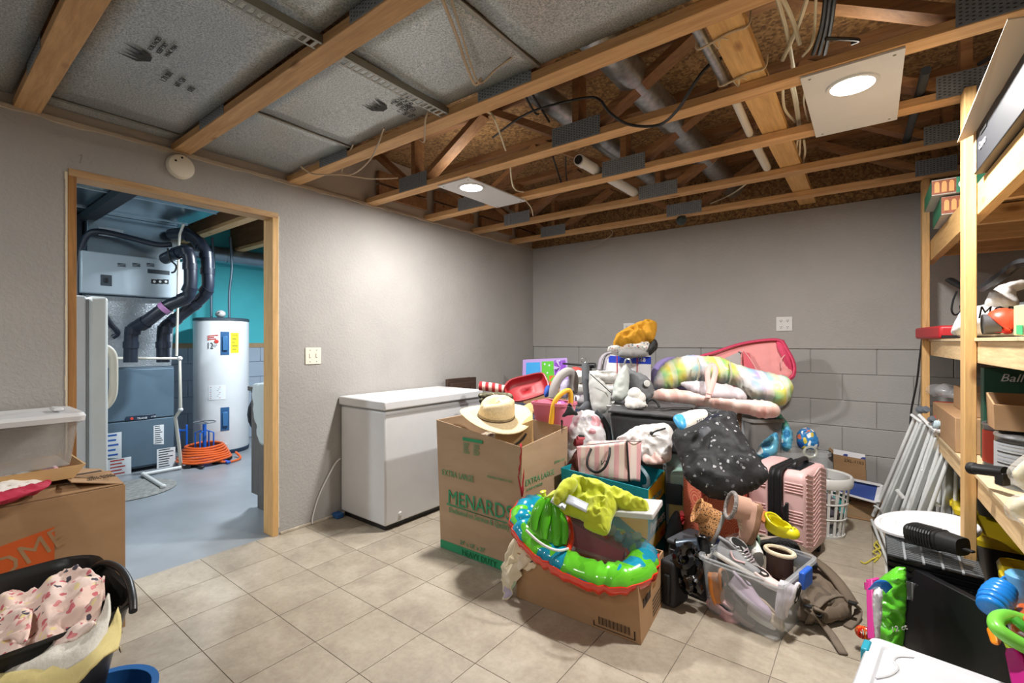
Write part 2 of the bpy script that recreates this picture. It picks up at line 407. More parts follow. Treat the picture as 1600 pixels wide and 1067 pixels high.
M_white = mat('white_enamel', '#d6d7d8', .3)
M_whitep = mat('white_plastic', '#d8d8d5', .42)
M_offwhite = mat('off_white_plastic', '#e0dbcc', .45)
M_black = mat('black_plastic', '#17181a', .42)
M_blackm = mat('black_matt', '#141414', .7)
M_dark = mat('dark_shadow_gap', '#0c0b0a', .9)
M_red = mat('red_plastic', '#c01f28', .35)

# ---------------------------------------------------------------- floor
fl = struct(B().box((-.02, -2.2, -.05), (4.3, 4.45, -.004)).build('floor', M_grout))
tile_me = None; T = .3125; n_t = 0
for i in range(14):
    for j in range(-3, 15):
        x0 = -.02 + i * T - .005 if i else -.02; y0 = 1.07 + (j - 3) * T
        x0 = -.025 + i * T
        if x0 > 4.2 or y0 > 4.4 or y0 < -.1: continue
        cx, cy = x0 + T / 2, y0 + T / 2
        if cx < .0: continue
        if tile_me is None:
            bb = B(); e = T / 2 - .0016; bb.box((-e, -e, -.006), (e, e, 0)); t0 = bb.build('tile', M_tile, fl, world=False); tile_me = t0.data; t = t0
            mo = t.modifiers.new('bevel', 'BEVEL'); mo.width = .0015; mo.segments = 1
            t.modifiers.remove(mo)
        else: t = bpy.data.objects.new('tile', tile_me); COL.objects.link(t); t.parent = fl
        t.location = Vector((cx, cy, 0)) - fl.location; n_t += 1
struct(B().box((-3.6, -1.5, -.06), (-.02, 4.6, -.002)).build('floor', M_conc))
# ---------------------------------------------------------------- walls
ZC = 2.335   # underside of the trusses
DY0, DY1, DZ = .53, 1.475, 2.075
wl = struct(B().box((-.115, -2.2, -.01), (0, DY0 - .03, ZC)).box((-.115, DY1 + .035, -.01), (0, 4.45, ZC)).box((-.115, DY0 - .03, DZ + .035), (0, DY1 + .035, ZC)).build('wall_left', M_wall))
struct(B().box((-.10, -2.2, ZC), (-.02, 4.45, 2.74)).build('wall_left', mat('pale_skimmed_board', '#b9aea2', .8, bmp=.2)))
# rough compound along the left wall's top edge
rb = B(); rows = []
for k in range(150):
    y = .2 + k * .0285; a = .012 + .018 * abs(noise.noise(V(y * 3, 0, 0))) + .01 * noise.noise(V(y * 14, 2, 0))
    rows.append([V(.0, y, ZC - a), V(.006, y, ZC - a * .8), V(.005, y, ZC + .006), V(-.03, y, ZC + .008)])
rb.grid(rows); o = rb.build('joint_compound', mat('joint_compound', '#b6a794', .85, bmp=.3), wl, smooth=True)
wb = struct(B().box((-.115, 4.455, -.01), (4.3, 4.6, 1.216)).build('wall_back', M_joint))
B().box((-.0, 4.44, 1.236), (4.3, 4.47, ZC - .0)).build('drywall_sheet', M_wall, wb)
B().box((0, 4.437, 1.212), (4.3, 4.47, 1.243)).build('ledge', M_wall, wb, bevel=.004)
bme = None
for r in range(6):
    z0 = r * .2032
    x0 = -.42 + (.0 if r % 2 else .21) + 2.705 - 7 * .4225 + .42
    x0 = 2.705 - 7 * .4225 + (0 if r % 2 else .2112)
    if r % 2 == 0: x0 -= .4225
    x = x0
    while x < 4.3:
        a = max(x, .0) + .0015; c = min(x + .4225, 4.3) - .0015; x += .4225
        if c - a < .03: continue
        if c - a > .41 and bme is not None: o = bpy.data.objects.new('block', bme); COL.objects.link(o); o.parent = wb
        else:
            hw = (c - a) / 2; o = B().box((-hw, 0, .0015), (hw, .03, .2017)).build('block', M_block, wb, world=False)
            if c - a > .41: bme = o.data
        if not o.modifiers: q = o.modifiers.new('bevel', 'BEVEL'); q.width = .004; q.segments = 1
        o.location = Vector(((a + c) / 2, 4.448, z0)) - wb.location
rimb = struct(B().box((-.115, 4.455, ZC), (4.3, 4.6, 2.74)).build('trim_1', M_osb))
struct(B().box((4.18, -2.2, -.01), (4.3, 4.45, 2.74)).build('wall_right', M_wall))
struct(B().box((-.115, -2.32, -.01), (4.3, -2.2, 2.74)).build('wall_front', M_wall))
# painter's caulk / baseboard gap along the left wall
struct(B().box((0, DY1 + .05, 0), (.012, 4.44, .018)).build('baseboard_left', mat('dirty_caulk', '#b5aa98', .8, var=.2, vs=20), bevel=.004))
# ---------------------------------------------------------------- door opening framed in lumber
dr = struct(B().box((-.118, DY0 - .03, DZ), (.006, DY1 + .038, DZ + .036)).build('door_1', M_lumy, bevel=.002))
B().box((-.118, DY1, 0), (.007, DY1 + .037, DZ)).build('jamb', M_lumz, dr, bevel=.002)
B().box((-.118, DY0 - .032, 0), (.004, DY0, DZ)).build('jamb', wood('lumber_jamb_dark', '#8a5c30', '#b98548', 2), dr, bevel=.002)
bb = B()
for k in range(60):
    z = .05 + k * .034; a = .004 + .006 * abs(noise.noise(V(z * 9, 1, 0))); bb.box((0, DY1 + .038, z), (.004, DY1 + .038 + a, z + .035)); bb.box((0, DY0 - .036 - a, z), (.004, DY0 - .033, z + .035))
bb.build('torn_paper_edge', mat('torn_paper', '#d9cbb2', .9), dr)
# ---------------------------------------------------------------- subfloor and trusses
struct(B().box((-3.6, -2.3, 2.74), (4.3, 4.6, 2.76)).build('ceiling', M_osb))
TY = [4.06, 3.45, 2.84, 2.235, 1.62, .97, .36, -.25, -.86, -1.47]
names = ['ceiling truss closest to the back wall', 'second ceiling truss from the back wall', 'ceiling truss carrying the far edge of both lamp panels',
         'ceiling truss carrying the near edge of both lamp panels', 'ceiling truss on the far side of the printed metal pans', 'ceiling truss between the two rows of metal pans',
         'darker truss at the upper left corner of the picture']
chord_me = web_v = None
def plate(xa, xb, y, z0, z1, par):
    bb = B(); bb.box((xa, y - .0015, z0), (xb, y, z1)); bb.cm = 1; nx = int((xb - xa) / .016); nz = int((z1 - z0) / .013)
    for i in range(nx):
        for j in range(nz):
            x = xa + .008 + i * .016; z = z0 + .007 + j * .013 + (.006 if i % 2 else 0)
            if z + .004 < z1: bb.add([(x, y - .0025, z), (x + .008, y - .0025, z), (x + .008, y - .0025, z + .004), (x, y - .0025, z + .004)], [(0, 1, 2, 3)])
    return bb.build('nail_plate', [M_plate, M_tooth], par)
first = None
NODES = [.54, 1.84, 3.42]; TOPN = [1.19, 2.62]
def truss(k, y):
    lab = (names[k] if k < 7 else ['first','second','third'][k - 7] + ' floor truss out of view behind the camera') 
    t = thing('floor_truss', lab, 'truss', (0, y, ZC), group='open-web wooden floor trusses')
    x0, x1 = -.02, 4.18
    B().box((x0, y - .0445, ZC), (x1, y + .0445, ZC + .038)).build('bottom_chord', M_lum, t, bevel=.002, seg=1)
    B().box((x0, y - .0445, 2.70), (x1, y + .0445, 2.739)).build('top_chord', M_web, t)
    if k > 7: return t
    for i, nx in enumerate(NODES):
        B().box((nx - .02, y - .043, ZC + .038), (nx + .018, y + .043, 2.70)).build('web', M_web, t)
        for s in (-1, 1):
            xe = nx + s * .62
            if xe > 4.1 or xe < 0: xe = nx + s * .45
            B().bar((nx + s * .06, y, ZC + .045), (xe, y, 2.695), .086, .038, (0, 0, 1)).build('web', M_web, t)
        wl_ = .10 if i == 2 else .145; plate(nx - wl_, nx + wl_, y - .0455, ZC + .004, ZC + .105, t)
        plate(nx - wl_, nx + wl_, y + .0475, ZC + .012, ZC + .105, t)
    return t
for k, y in enumerate(TY): truss(k, y)
# strongback across the trusses
sb = B().box((2.63, 1.0, ZC + .04), (2.745, 4.44, ZC + .078)).build('strongback', M_pineb, bevel=.002); tag(sb, 'long flat board running across the top of the truss chords beside the grey conduit', 'board')
# header boards of the left wall seen between the chords
for k in range(4):
    y0 = TY[3 - k] + .05 if k < 4 else 0; y1 = y0 + .5
    tag(B().box((.0, y0, 2.41), (.035, y1, 2.50)).box((0, y0, 2.52), (.035, y1, 2.61)).build('blocking_board', M_web), ['dark blocking boards over the left wall beside the near lamp panel edge', 'dark blocking boards over the left wall behind the left lamp panel', 'dark blocking boards over the left wall, second bay from the back', 'dark blocking boards over the left wall, bay nearest the back wall'][k], 'board', 'blocking boards on the left wall')
# ---------------------------------------------------------------- sheet-metal pans in the two left bays
M_ink = mat('black_print', '#2e2e2c', .7)
def pan_logo(x, y, par, z):
    bb = B()   # pronged crest made of tapered strokes
    for (a, c, wd) in [((0, 0), (.005, .07), .02), ((.02, .0), (.03, .05), .02), ((.045, 0), (.06, .055), .022), ((.075, .0), (.10, .07), .02)]:
        bb.add([(x + a[0] - wd / 2, y - a[1], z), (x + a[0] + wd / 2, y - a[1], z), (x + c[0], y - c[1], z)], [(0, 1, 2)])
    bb.add([(x - .01, y, z), (x + .09, y, z), (x + .07, y + .03, z), (x + .03, y + .035, z)], [(0, 1, 2, 3)])
    bb.build('crest', M_ink, par)
pans = []
for (ya, yb, segs, rowlab) in [(1.02, 1.57, [(.02, .735), (.745, 1.49), (1.50, 2.03), (2.04, 3.0)], 'right'), (.41, .92, [(.02, .14), (.15, 1.49), (1.50, 2.2)], 'left'), (-.2, .31, [(.02, 1.2), (1.21, 2.4)], 'near')]:
    for i, (xa, xb) in enumerate(segs):
        z = ZC + .048; lab = {'right': ['plain speckled metal pan against the wall, right of the wooden beam', 'speckled metal pan with printed crest between thin seam and perforated strap', 'plain speckled metal pan beyond the perforated strap under two grey cables', 'speckled metal pan at the top edge beside the dark conduit seam'],
               'left': ['narrow rough strip of metal pan over the smoke detector wall', 'large grey metal pan printed with crest and numbers at upper left', 'short metal pan behind the upper perforated strap'], 'near': ['metal pan above the camera, first', 'metal pan above the camera, second']}[rowlab][i]
        t = thing('metal_pan', lab, 'metal panel', ((xa + xb) / 2, (ya + yb) / 2, z), group='sheet metal pans between the trusses')
        bb = B(); rows = [[V(xa + (xb - xa) * a / 10, ya + (yb - ya) * c / 6, z + .006 * noise.noise(V(xa + a * .3, c * .4 + ya, 1))) for c in range(7)] for a in range(11)]
        bb.grid(rows); bb.build('sheet', M_pan, t, smooth=True, solid=.002)
        B().box((xb - .012, ya, z - .008), (xb + .004, yb, z + .004)).build('hem', M_zinc, t, bevel=.002)
        if rowlab == 'right' and i == 1:
            pan_logo(1.20, 1.38, t, z - .008)
            for q, s in enumerate(['FOIL FACED', 'KEEP DRY', 'HVAC PAN', 'LINER']): text(s, .022, M_ink, (1.32, 1.40 + q * .026, z - .008), (1, 0, 0), (0, -1, 0), t)
            for q, s in enumerate(['1.70.001', '601 GV', '070']): text(s, .03, M_ink, (1.28, 1.47 + q * .034, z - .008), (1, 0, 0), (0, -1, 0), t)
        if rowlab == 'left' and i == 1:
            pan_logo(.80, .57, t, z - .008)
            for q, s in enumerate(['FOIL FACED', 'KEEP DRY', 'HVAC PAN']): text(s, .022, M_ink, (.92, .585 + q * .026, z - .008), (1, 0, 0), (0, -1, 0), t)
            for q, s in enumerate(['1.70.001', '601 GV', '070']): text(s, .032, M_ink, (.70, .69 + q * .05, z - .008), (1, 0, 0), (0, -1, 0), t)
def strap(p0, p1, lab):
    t = thing('perforated_strap', lab, 'metal strap', tuple(p0), group='perforated steel straps')
    p0 = V(*p0); p1 = V(*p1); d = p1 - p0; Ln = d.length; d.normalize(); sd = V(1, 0, 0); z = V(0, 0, 1); bb = B(); n = int(Ln / .028); wd = .018
    for k in range(n):   # a ladder of steel around oval slots
        a = p0 + d * (k * Ln / n); b_2 = p0 + d * ((k + .42) * Ln / n); bb.slab([a - sd * wd, a + sd * wd, b_2 + sd * wd, b_2 - sd * wd], (0, 0, .002))
    for s in (-1, 1): bb.slab([p0 + sd * wd * s, p0 + sd * (wd * s + s * .009), p1 + sd * (wd * s + s * .009), p1 + sd * wd * s], (0, 0, .002))
    bb.build('slotted_web', M_zinc, t)
    B().slab([p0 + sd * .026, p0 + sd * .029, p1 + sd * .029, p1 + sd * .026], (0, 0, .03)).build('flange', M_zinc, t)
strap((1.49, .93, ZC + .004), (1.48, 1.60, ZC + .008), 'perforated steel angle across the bay right of the wooden beam')
strap((1.50, .30, ZC + .004), (1.50, .93, ZC + .004), 'perforated steel angle at the top edge above the upper left pan')
# ---------------------------------------------------------------- lamp panels
def lamp(x0, x1, cx, lab, y0=2.2, y1=2.885, cy=2.38):
    z = ZC - .006; t = thing('lamp_panel', lab, 'ceiling lamp', (cx, cy, z), group='square white panels with a round lamp')
    bb = B(); n = 32; ring = [V(cx + .076 * math.cos(a), cy + .076 * math.sin(a), z) for a in [2 * math.pi * k / n for k in range(n)]]
    out = []
    for p in ring:
        d = (p - V(cx, cy, z)).normalized(); s = min([((x1 - cx) / d.x if d.x > 1e-6 else (x0 - cx) / d.x if d.x < -1e-6 else 9), ((y1 - cy) / d.y if d.y > 1e-6 else (y0 - cy) / d.y if d.y < -1e-6 else 9)]); out.append(V(cx, cy, z) + d * s)
    cor = [V(x0, y0, z), V(x1, y0, z), V(x1, y1, z), V(x0, y1, z)]
    for c in cor:
        i = min(range(n), key=lambda q: (out[q] - c).length); out[i] = c
    bb.grid([ring, out], False, True); bb.build('panel', M_white, t, solid=.008)
    B().lathe([(.092, 0), (.09, -.008), (.076, -.008), (.074, 0)], (cx, cy, z - .003), 40).build('trim_ring', M_white, t, smooth=True)
    me = mat('lamp_lens', '#fff6e6', .5, emit=22.); B().lathe([(.075, -.002), (.04, -.004), (.001, -.004)], (cx, cy, z - .003), 32).build('lens', me, t)
    for (sx, sy) in ((x0 + .03, y0 + .03), (x1 - .03, y0 + .03), (x0 + .03, y1 - .03), (x1 - .03, y1 - .03)): B().lathe([(.006, 0), (.004, -.002), (.0005, -.003)], (sx, sy, z - .004), 10).build('screw', M_zinc, t)
lamp(.745, 1.03, .92, 'white panel with a lit round lamp nearer the left wall', 2.23, 2.87)
lamp(2.865, 3.19, 3.03, 'white panel with a lit round lamp at upper right near the shelves')
lamp(.75, 1.08, .92, 'unseen fill lamp panel added behind the camera on the left', -1.08, -.4, -.9)  # panels for the two added fill lamps, out of view
lamp(2.865, 3.19, 3.03, 'unseen fill lamp panel added behind the camera on the right', -1.08, -.4, -.9)
# ---------------------------------------------------------------- round ducts, pipes, conduits, cables
def duct(path, r, lab, m=M_galv, cat='duct', name='round_duct', rib=.3, group=None):
    path = [Vector(p) for p in path]; t = thing(name, lab, cat, tuple(path[0]), group=group)
    B().tube(path, r, 20).build('pipe', m, t, smooth=True)
    L_ = (path[-1] - path[0]).length; n = int(L_ / rib) if rib else 0
    for k in range(1, n + 1):
        c = path[0].lerp(path[-1], k / (n + 1)); d = (path[-1] - path[0]).normalized(); B().lathe([(r + .001, -.012), (r + .006, -.006), (r + .006, .006), (r + .001, .012)], c, 20, axis=d).build('joint_ring', m, t, smooth=True)
    return t
duct([(2.15, 1.75, 2.585), (2.15, 4.38, 2.585)], .078, 'larger galvanised round duct right of the central nail plates', rib=.9)
duct([(1.68, 1.9, 2.60), (1.68, 3.9, 2.60)], .065, 'smaller galvanised round duct left of the central web post', rib=.9)
pv = B().tube([(1.63, 2.60, ZC + .078), (1.655, 3.42, ZC + .074)], .034, 18).tube([(1.63, 2.599, ZC + .078), (1.63, 2.66, ZC + .078)], .036, 18)
pv.cm = 1; pv.lathe([(.028, 0), (.001, 0)], (1.63, 2.5965, ZC + .078), 18, axis=(0, 1, 0)); tag(pv.build('pvc_pipe', [M_whitep, M_blackm], smooth=True), 'short open white plastic pipe resting on the truss chords', 'pipe')
tag(B().tube([(2.595, 1.64, ZC + .06), (2.59, 2.18, ZC + .06)], .02, 14).build('conduit', M_galv, smooth=True), 'grey metal conduit strapped beside the flat board', 'conduit')
tag(B().tube([(2.59, 2.34, ZC + .06), (2.57, 2.80, ZC + .06)], .019, 12).tube([(2.57, 2.88, ZC + .055), (2.56, 3.40, ZC + .055)], .024, 12).build('pipe_sleeve', mat('white_pipe_wrap', '#cfcac0', .7, bmp=.3), smooth=True), 'white wrapped pipe beside the flat board beyond the conduit', 'pipe')
for (ya, lab) in ((1.82, 'twine tied round the board and conduit, nearer loop'), (2.14, 'twine tied round the board and conduit, farther loop')):
    z = ZC + .036; tag(B().tube(cat_rom([(2.57, ya, z + .03), (2.575, ya, z - .006), (2.62, ya - .004, z - .004), (2.69, ya - .02, z), (2.75, ya - .02, z), (2.76, ya - .02, z + .05)], 4), .0045, 6).tube(cat_rom([(2.63, ya - .01, z - .004), (2.645, ya + .02, z - .02), (2.66, ya - .03, z - .015), (2.68, ya, z - .01)], 4), .003, 5).build('twine', mat('twine', '#cbb89a', .9), smooth=True), lab, 'twine')
M_cabw = mat('white_cable', '#cfc6ac', .55); M_cabk = mat('black_cable', '#15161a', .5); M_cabt = mat('tan_cable', '#b9a58c', .6)
def cable(pts, r, m, lab, name='cable', group='electrical cables among the trusses'):
    return tag(B().tube(cat_rom(pts, 5), r, 7).build(name, m, smooth=True), lab, 'cable', group)
def CP(u, v, z): return FZ(u, v, z)
cable([CP(690, -5, 2.36), CP(715, 60, 2.35), CP(728, 100, 2.33), CP(742, 132, 2.33), CP(752, 122, 2.35)], .006, M_cabt, 'thicker tan cable looping down over the metal pans')
cable([CP(704, -5, 2.36), CP(722, 55, 2.35), CP(735, 98, 2.34), CP(750, 130, 2.33), CP(775, 108, 2.36), CP(800, 90, 2.38)], .004, M_cabt, 'thinner tan cable beside the thicker one over the metal pans')
cable([V(CP(762, 170, 2.42).x, 1.63, 2.372), CP(765, 176, 2.42), CP(775, 192, 2.38), CP(790, 235, 2.37)], .005, M_cabw, 'white cable dropping between two chords above the left lamp')
cable([CP(797, 258, 2.35), CP(800, 285, 2.32), CP(806, 297, 2.31), CP(818, 300, 2.33)], .005, M_cabw, 'white cable end hanging behind the left lamp panel')
cable([CP(816, 308, 2.335), CP(820, 312, 2.33), CP(830, 325, 2.31), CP(833, 337, 2.30)], .004, M_cabw, 'short white wire at the corner of the left lamp panel')
cable([CP(600, 200, 2.37), CP(592, 222, 2.33), CP(578, 250, 2.31), CP(555, 270, 2.30), CP(535, 272, 2.31), CP(540, 250, 2.36), CP(552, 226, 2.37)], .0045, M_cabt, 'tan cable coiled below the chord near the left wall')
cable([CP(470, 260, 2.35), CP(490, 272, 2.32), CP(535, 273, 2.30), CP(580, 279, 2.30), CP(622, 278, 2.33)], .0045, M_cabt, 'tan cable sagging between two chords above the left wall')
cable([CP(672, 168, 2.37), CP(665, 185, 2.33), CP(664, 205, 2.32), CP(662, 222, 2.33), CP(650, 212, 2.38)], .0045, M_cabt, 'tan cable hooked over the chord above the left lamp')
cable([CP(1142, 85, 2.42), CP(1110, 100, 2.40), CP(1085, 130, 2.34), CP(1060, 170, 2.31), CP(1030, 195, 2.31), CP(985, 195, 2.33), CP(955, 178, 2.38), CP(940, 158, 2.44)], .007, M_cabk, 'black cable looping below the middle chord')
cable([CP(940, 158, 2.44), CP(920, 152, 2.5), CP(860, 165, 2.5), CP(815, 182, 2.5), CP(770, 215, 2.5)], .006, M_cabk, 'black cable running left among the webs')
for k, (a, bq) in enumerate([((1214, -5), (1240, 110)), ((1222, -5), (1250, 70)), ((1262, -5), (1222, 95))]):
    cable([CP(a[0], a[1], 2.50), CP((a[0] + bq[0]) / 2 + 3, (a[1] + bq[1]) / 2, 2.48), CP(bq[0], bq[1], 2.42)], .008, M_cabw, ['straight white cable left of the right lamp panel', 'curving white cable left of the right lamp panel', 'white cable slanting down to the left by the right lamp panel'][k])
cable([CP(1275, -5, 2.5), CP(1273, 40, 2.46), CP(1268, 70, 2.40), CP(1254, 88, 2.40)], .005, M_cabw, 'thin white cable bending beside the black cable bundle')
for k in range(3):
    cable([CP(1290 + k * 7, -5, 2.5), CP(1284 + k * 7, 40, 2.48), CP(1270 + k * 9, 85, 2.44)], .008, M_cabk, ['leftmost of three black cables bundled left of the right lamp panel', 'middle of three black cables bundled left of the right lamp panel', 'rightmost of three black cables bundled left of the right lamp panel'][k])
for k, (a, m_, c) in enumerate([((1223, 137), (1226, 170), (1242, 190)), ((1236, 133), (1242, 160), (1247, 196)), ((1240, 133), (1246, 162), (1250, 196)), ((1258, 140), (1256, 160), (1262, 188))]):
    cable([CP(*a, 2.42), CP(*m_, 2.40), CP(*c, 2.42)], .0065 if k < 3 else .004, M_cabw, ['leftmost', 'second from left', 'third from left', 'thin rightmost'][k] + ' white cable passing just left of the right lamp panel')
for k, (a, m_, c) in enumerate([((1246, 218), (1243, 240), (1240, 258)), ((1250, 218), (1249, 240), (1246, 258)), ((1256, 218), (1258, 236), (1255, 255))]):
    cable([CP(*a, 2.42), CP(*m_, 2.40), CP(*c, 2.42)], .006, M_cabw, ['leftmost', 'middle', 'rightmost'][k] + ' white cable in the bay beyond the right lamp')
cable([CP(1110, 318, 2.50), CP(1140, 305, 2.46), CP(1160, 292, 2.46), CP(1172, 282, 2.48)], .006, M_cabw, 'pale cable curving in the last bay before the back wall')
cable([CP(1290, 60, 2.42), CP(1340, 62, 2.42), CP(1330, 68, 2.42)], .007, M_cabk, 'short black cable behind the right lamp')
cable([CP(818, 145, 2.52), CP(835, 175, 2.5), CP(842, 178, 2.5)], .006, M_cabk, 'first of two black cables dropping beside the web post')
cable([CP(830, 145, 2.52), CP(852, 180, 2.5), CP(858, 190, 2.5)], .006, M_cabk, 'second of two black cables dropping beside the web post')
cable([CP(864, 245, 2.46), CP(872, 270, 2.42), CP(877, 285, 2.40)], .006, M_cabk, 'first black cable in the bay beyond the left lamp')
cable([CP(884, 245, 2.46), CP(884, 265, 2.42), CP(886, 285, 2.40)], .005, M_cabk, 'second black cable in the bay beyond the left lamp')
cable([FX(125, 255, .012), FX(128, 243, .03), FX(124, 243, .03)], .002, M_zinc, 'bent nail in the wall over the doorway', 'bent_nail', None)
cable([V(1.1, 4.10, 2.36), V(1.05, 4.3, 2.33), V(.75, 4.40, 2.24), V(.6, 4.41, 2.2)], .003, M_cabt, 'thin tan wire hanging on the back wall top')
# black foam pipes at right among the trusses
tag(B().tube([CP(1447, 110, 2.40), CP(1432, 165, 2.40), CP(1415, 225, 2.42)], .018, 12).build('foam_pipe', mat('grey_foam', '#2f3438', .8), smooth=True), 'dark insulated pipe slanting among the trusses right of the lamp', 'pipe')
tag(B().tube([CP(1610, 50, 2.40), CP(1560, 82, 2.42), CP(1530, 100, 2.44)], .009, 8).build('hose', M_cabk, smooth=True), 'black hose among the trusses at upper right', 'hose')
tag(B().ball(V(1.81, 4.05, 2.312), (.05, .04, .04), 10, 6).jit(.03, 14).build('plastic_scrap', mat('dark_film', '#33403c', .4)), 'crumpled dark plastic hanging below the last chord', 'plastic scrap')
# ---------------------------------------------------------------- wall fittings
sd_ = thing('smoke_detector', 'round off-white smoke detector high above the doorway', 'smoke detector', tuple(FX(281, 261, .0)))
pc = FX(281, 261, 0); B().lathe([(.068, 0), (.068, .018), (.060, .03), (.03, .036), (.001, .036)], pc, 32, axis=(1, 0, 0)).build('housing', M_offwhite, sd_, smooth=True)
for dy, dz in ((.0, .045), (-.03, .02)): B().lathe([(.006, 0), (.004, .003), (.0005, .003)], pc + V(.036, dy, dz), 10, axis=(1, 0, 0)).build('vent_hole', M_dark, sd_)
def outlet(lab, c, n, kind):
    t = thing('wall_plate', lab, 'switch' if kind == 'switch' else 'outlet', tuple(c)); n = V(*n); s = n.cross(UP)
    def pt(a, h, dpt): return c + s * a + UP * h + n * dpt
    wd = .058; hh = .058
    B().slab([pt(-wd, -hh, 0), pt(wd, -hh, 0), pt(wd, hh, 0), pt(-wd, hh, 0)], n * .006).build('cover', M_offwhite if kind == 'switch' else M_whitep, t, bevel=.002)
    for a in (-.024, .024):
        if kind == 'switch':
            B().slab([pt(a - .006, -.014, .006), pt(a + .006, -.014, .006), pt(a + .006, .014, .006), pt(a - .006, .014, .006)], n * .004 + UP * .004).build('toggle', M_offwhite, t, bevel=.001)
            for h in (-.04, .04): B().lathe([(.0035, 0), (.002, .002), (.0003, .002)], pt(a, h, .006), 8, axis=n).build('screw', M_zinc, t)
        else:
            for h in (-.026, .026):
                r_ = B().lathe([(.017, 0), (.0165, .002), (.0005, .002)], pt(a, h, .006), 16, axis=n).build('receptacle', M_whitep, t)
                q = B()
                for (da, dh, ww, hz) in ((-.006, .003, .0015, .005), (.006, .003, .0015, .004), (0, -.008, .003, .003)): q.slab([pt(a + da - ww, h + dh - hz, .0082), pt(a + da + ww, h + dh - hz, .0082), pt(a + da + ww, h + dh + hz, .0082), pt(a + da - ww, h + dh + hz, .0082)], n * .0005)
                q.build('slots', M_dark, r_)
outlet('off-white double light switch between doorway and chest freezer', FX(489, 556, 0), (1, 0, 0), 'switch')
outlet('white four-socket outlet on the back wall, right one, fully visible', FY(1225.5, 506, 4.44), (0, -1, 0), 'outlet')
outlet('white four-socket outlet half hidden behind the mustard clothes', FY(983, 514, 4.44), (0, -1, 0), 'outlet')
# ================================================================ utility room beyond the doorway
UX = -3.45
wu = struct(B().box((UX - .1, -1.5, -.01), (UX - .012, 4.6, 2.74)).build('wall_far_utility', M_ublock))
B().box((UX - .02, -1.5, 1.25), (UX, 4.6, 2.74)).build('cyan_board', M_cyan, wu)
B().box((UX - .012, -1.5, 1.19), (UX + .006, 4.6, 1.25)).build('wood_sill', mat('dusty_sill', '#a98d6c', .8, var=.2), wu)
for r in range(6):
    y = -.2 + (.21 if r % 2 else 0)
    while y < 4.45:
        c = min(y + .418, 4.45); B().box((UX - .013, y, r * .2 + .002), (UX, c, r * .2 + .198)).build('block', M_ublock, wu, bevel=.004, seg=1); y += .4225
struct(B().box((UX, 4.45, -.01), (-.115, 4.6, 2.74)).build('wall_back_utility', M_ublock))
struct(B().box((UX, -1.6, -.01), (-.115, -1.5, 2.74)).build('wall_front_utility', mat('utility_white_wall', '#b9bcbc', .8)))
struct(B().box((-.125, -1.5, -.01), (-.117, DY0 - .03, 2.74)).box((-.125, DY1 + .037, -.01), (-.117, 4.45, 2.74)).build('wall_inner_utility', mat('utility_white_wall', '#b9bcbc', .8)))
M_ufoam = mat('blue_grey_steel', '#5f7484', .45, .2, var=.06); M_ufr = mat('furnace_side', '#53636f', .5, .2)
M_navy = mat('black_vent_pvc', '#1c2230', .38); M_foil = mat('foil_bubble_wrap', '#c5ccd2', .28, .85, .1, 20, .8, 90, bd=.006)
M_duct = mat('bright_duct_sheet', '#a9b9c4', .22, .95, .08, 3, .1, 6, bd=.02)
M_lab = mat('white_label', '#e9ecee', .5); M_inkb = mat('blue_print', '#2d63b8', .5); M_inkr = mat('red_print', '#c23a2e', .5)
def label_lines(o, c, s, u, w, h, n, m, par, name='print', frac=.8, th=.35):
    """rows of small print on a label"""
    bb = B(); nrm = Vector(s).cross(Vector(u)).normalized() * .0012; s = Vector(s); u = Vector(u); c = Vector(c) + nrm
    for k in range(n):
        hh = h / n; z = h * .5 - hh * (k + .5); L_ = w * frac * (.6 + .4 * random.random())
        bb.slab([c + s * (-w * frac / 2) + u * (z - hh * th / 2), c + s * (-w * frac / 2 + L_) + u * (z - hh * th / 2), c + s * (-w * frac / 2 + L_) + u * (z + hh * th / 2), c + s * (-w * frac / 2) + u * (z + hh * th / 2)], nrm * .3)
    return bb.build(name, m, par)
# --- furnace
fx = -2.58
t = thing('furnace', 'low blue-grey furnace with a dark badge, beside the white condensate pipe', 'furnace', (-2.87, 1.45, 0))
B().box((-3.15, 1.08, .03), (fx - .02, 1.72, 1.015)).build('cabinet', M_ufr, t, bevel=.006)
B().box((fx - .018, 1.09, .51), (fx, 1.715, 1.0)).build('upper_door', M_ufoam, t, bevel=.006)
B().box((fx - .018, 1.09, .05), (fx, 1.715, .50)).build('lower_door', M_ufoam, t, bevel=.006)
bd = B().prism([(-.115, -.022), (.115, -.022), (.125, 0), (.115, .022), (-.115, .022), (-.125, 0)], 0, .006); bd.xf(Matrix.Translation(FX(220, 652, fx)) @ Matrix(((0, 0, 1), (1, 0, 0), (0, 1, 0))).to_4x4())
bdo = bd.build('badge', mat('badge_navy', '#273547', .35), t, bevel=.003)
text('TRANE', .026, M_lab, FX(214, 655.5, fx + .008), (0, 1, 0), (0, 0, 1), bdo); B().lathe([(.013, 0), (.011, .002), (.0005, .002)], FX(206, 654, fx + .006), 14, axis=(1, 0, 0)).build('red_emblem', mat('badge_red', '#e0462a', .5), bdo)
text('XT80', .018, M_lab, FX(236, 652, fx + .008), (0, 1, 0), (0, 0, 1), bdo)
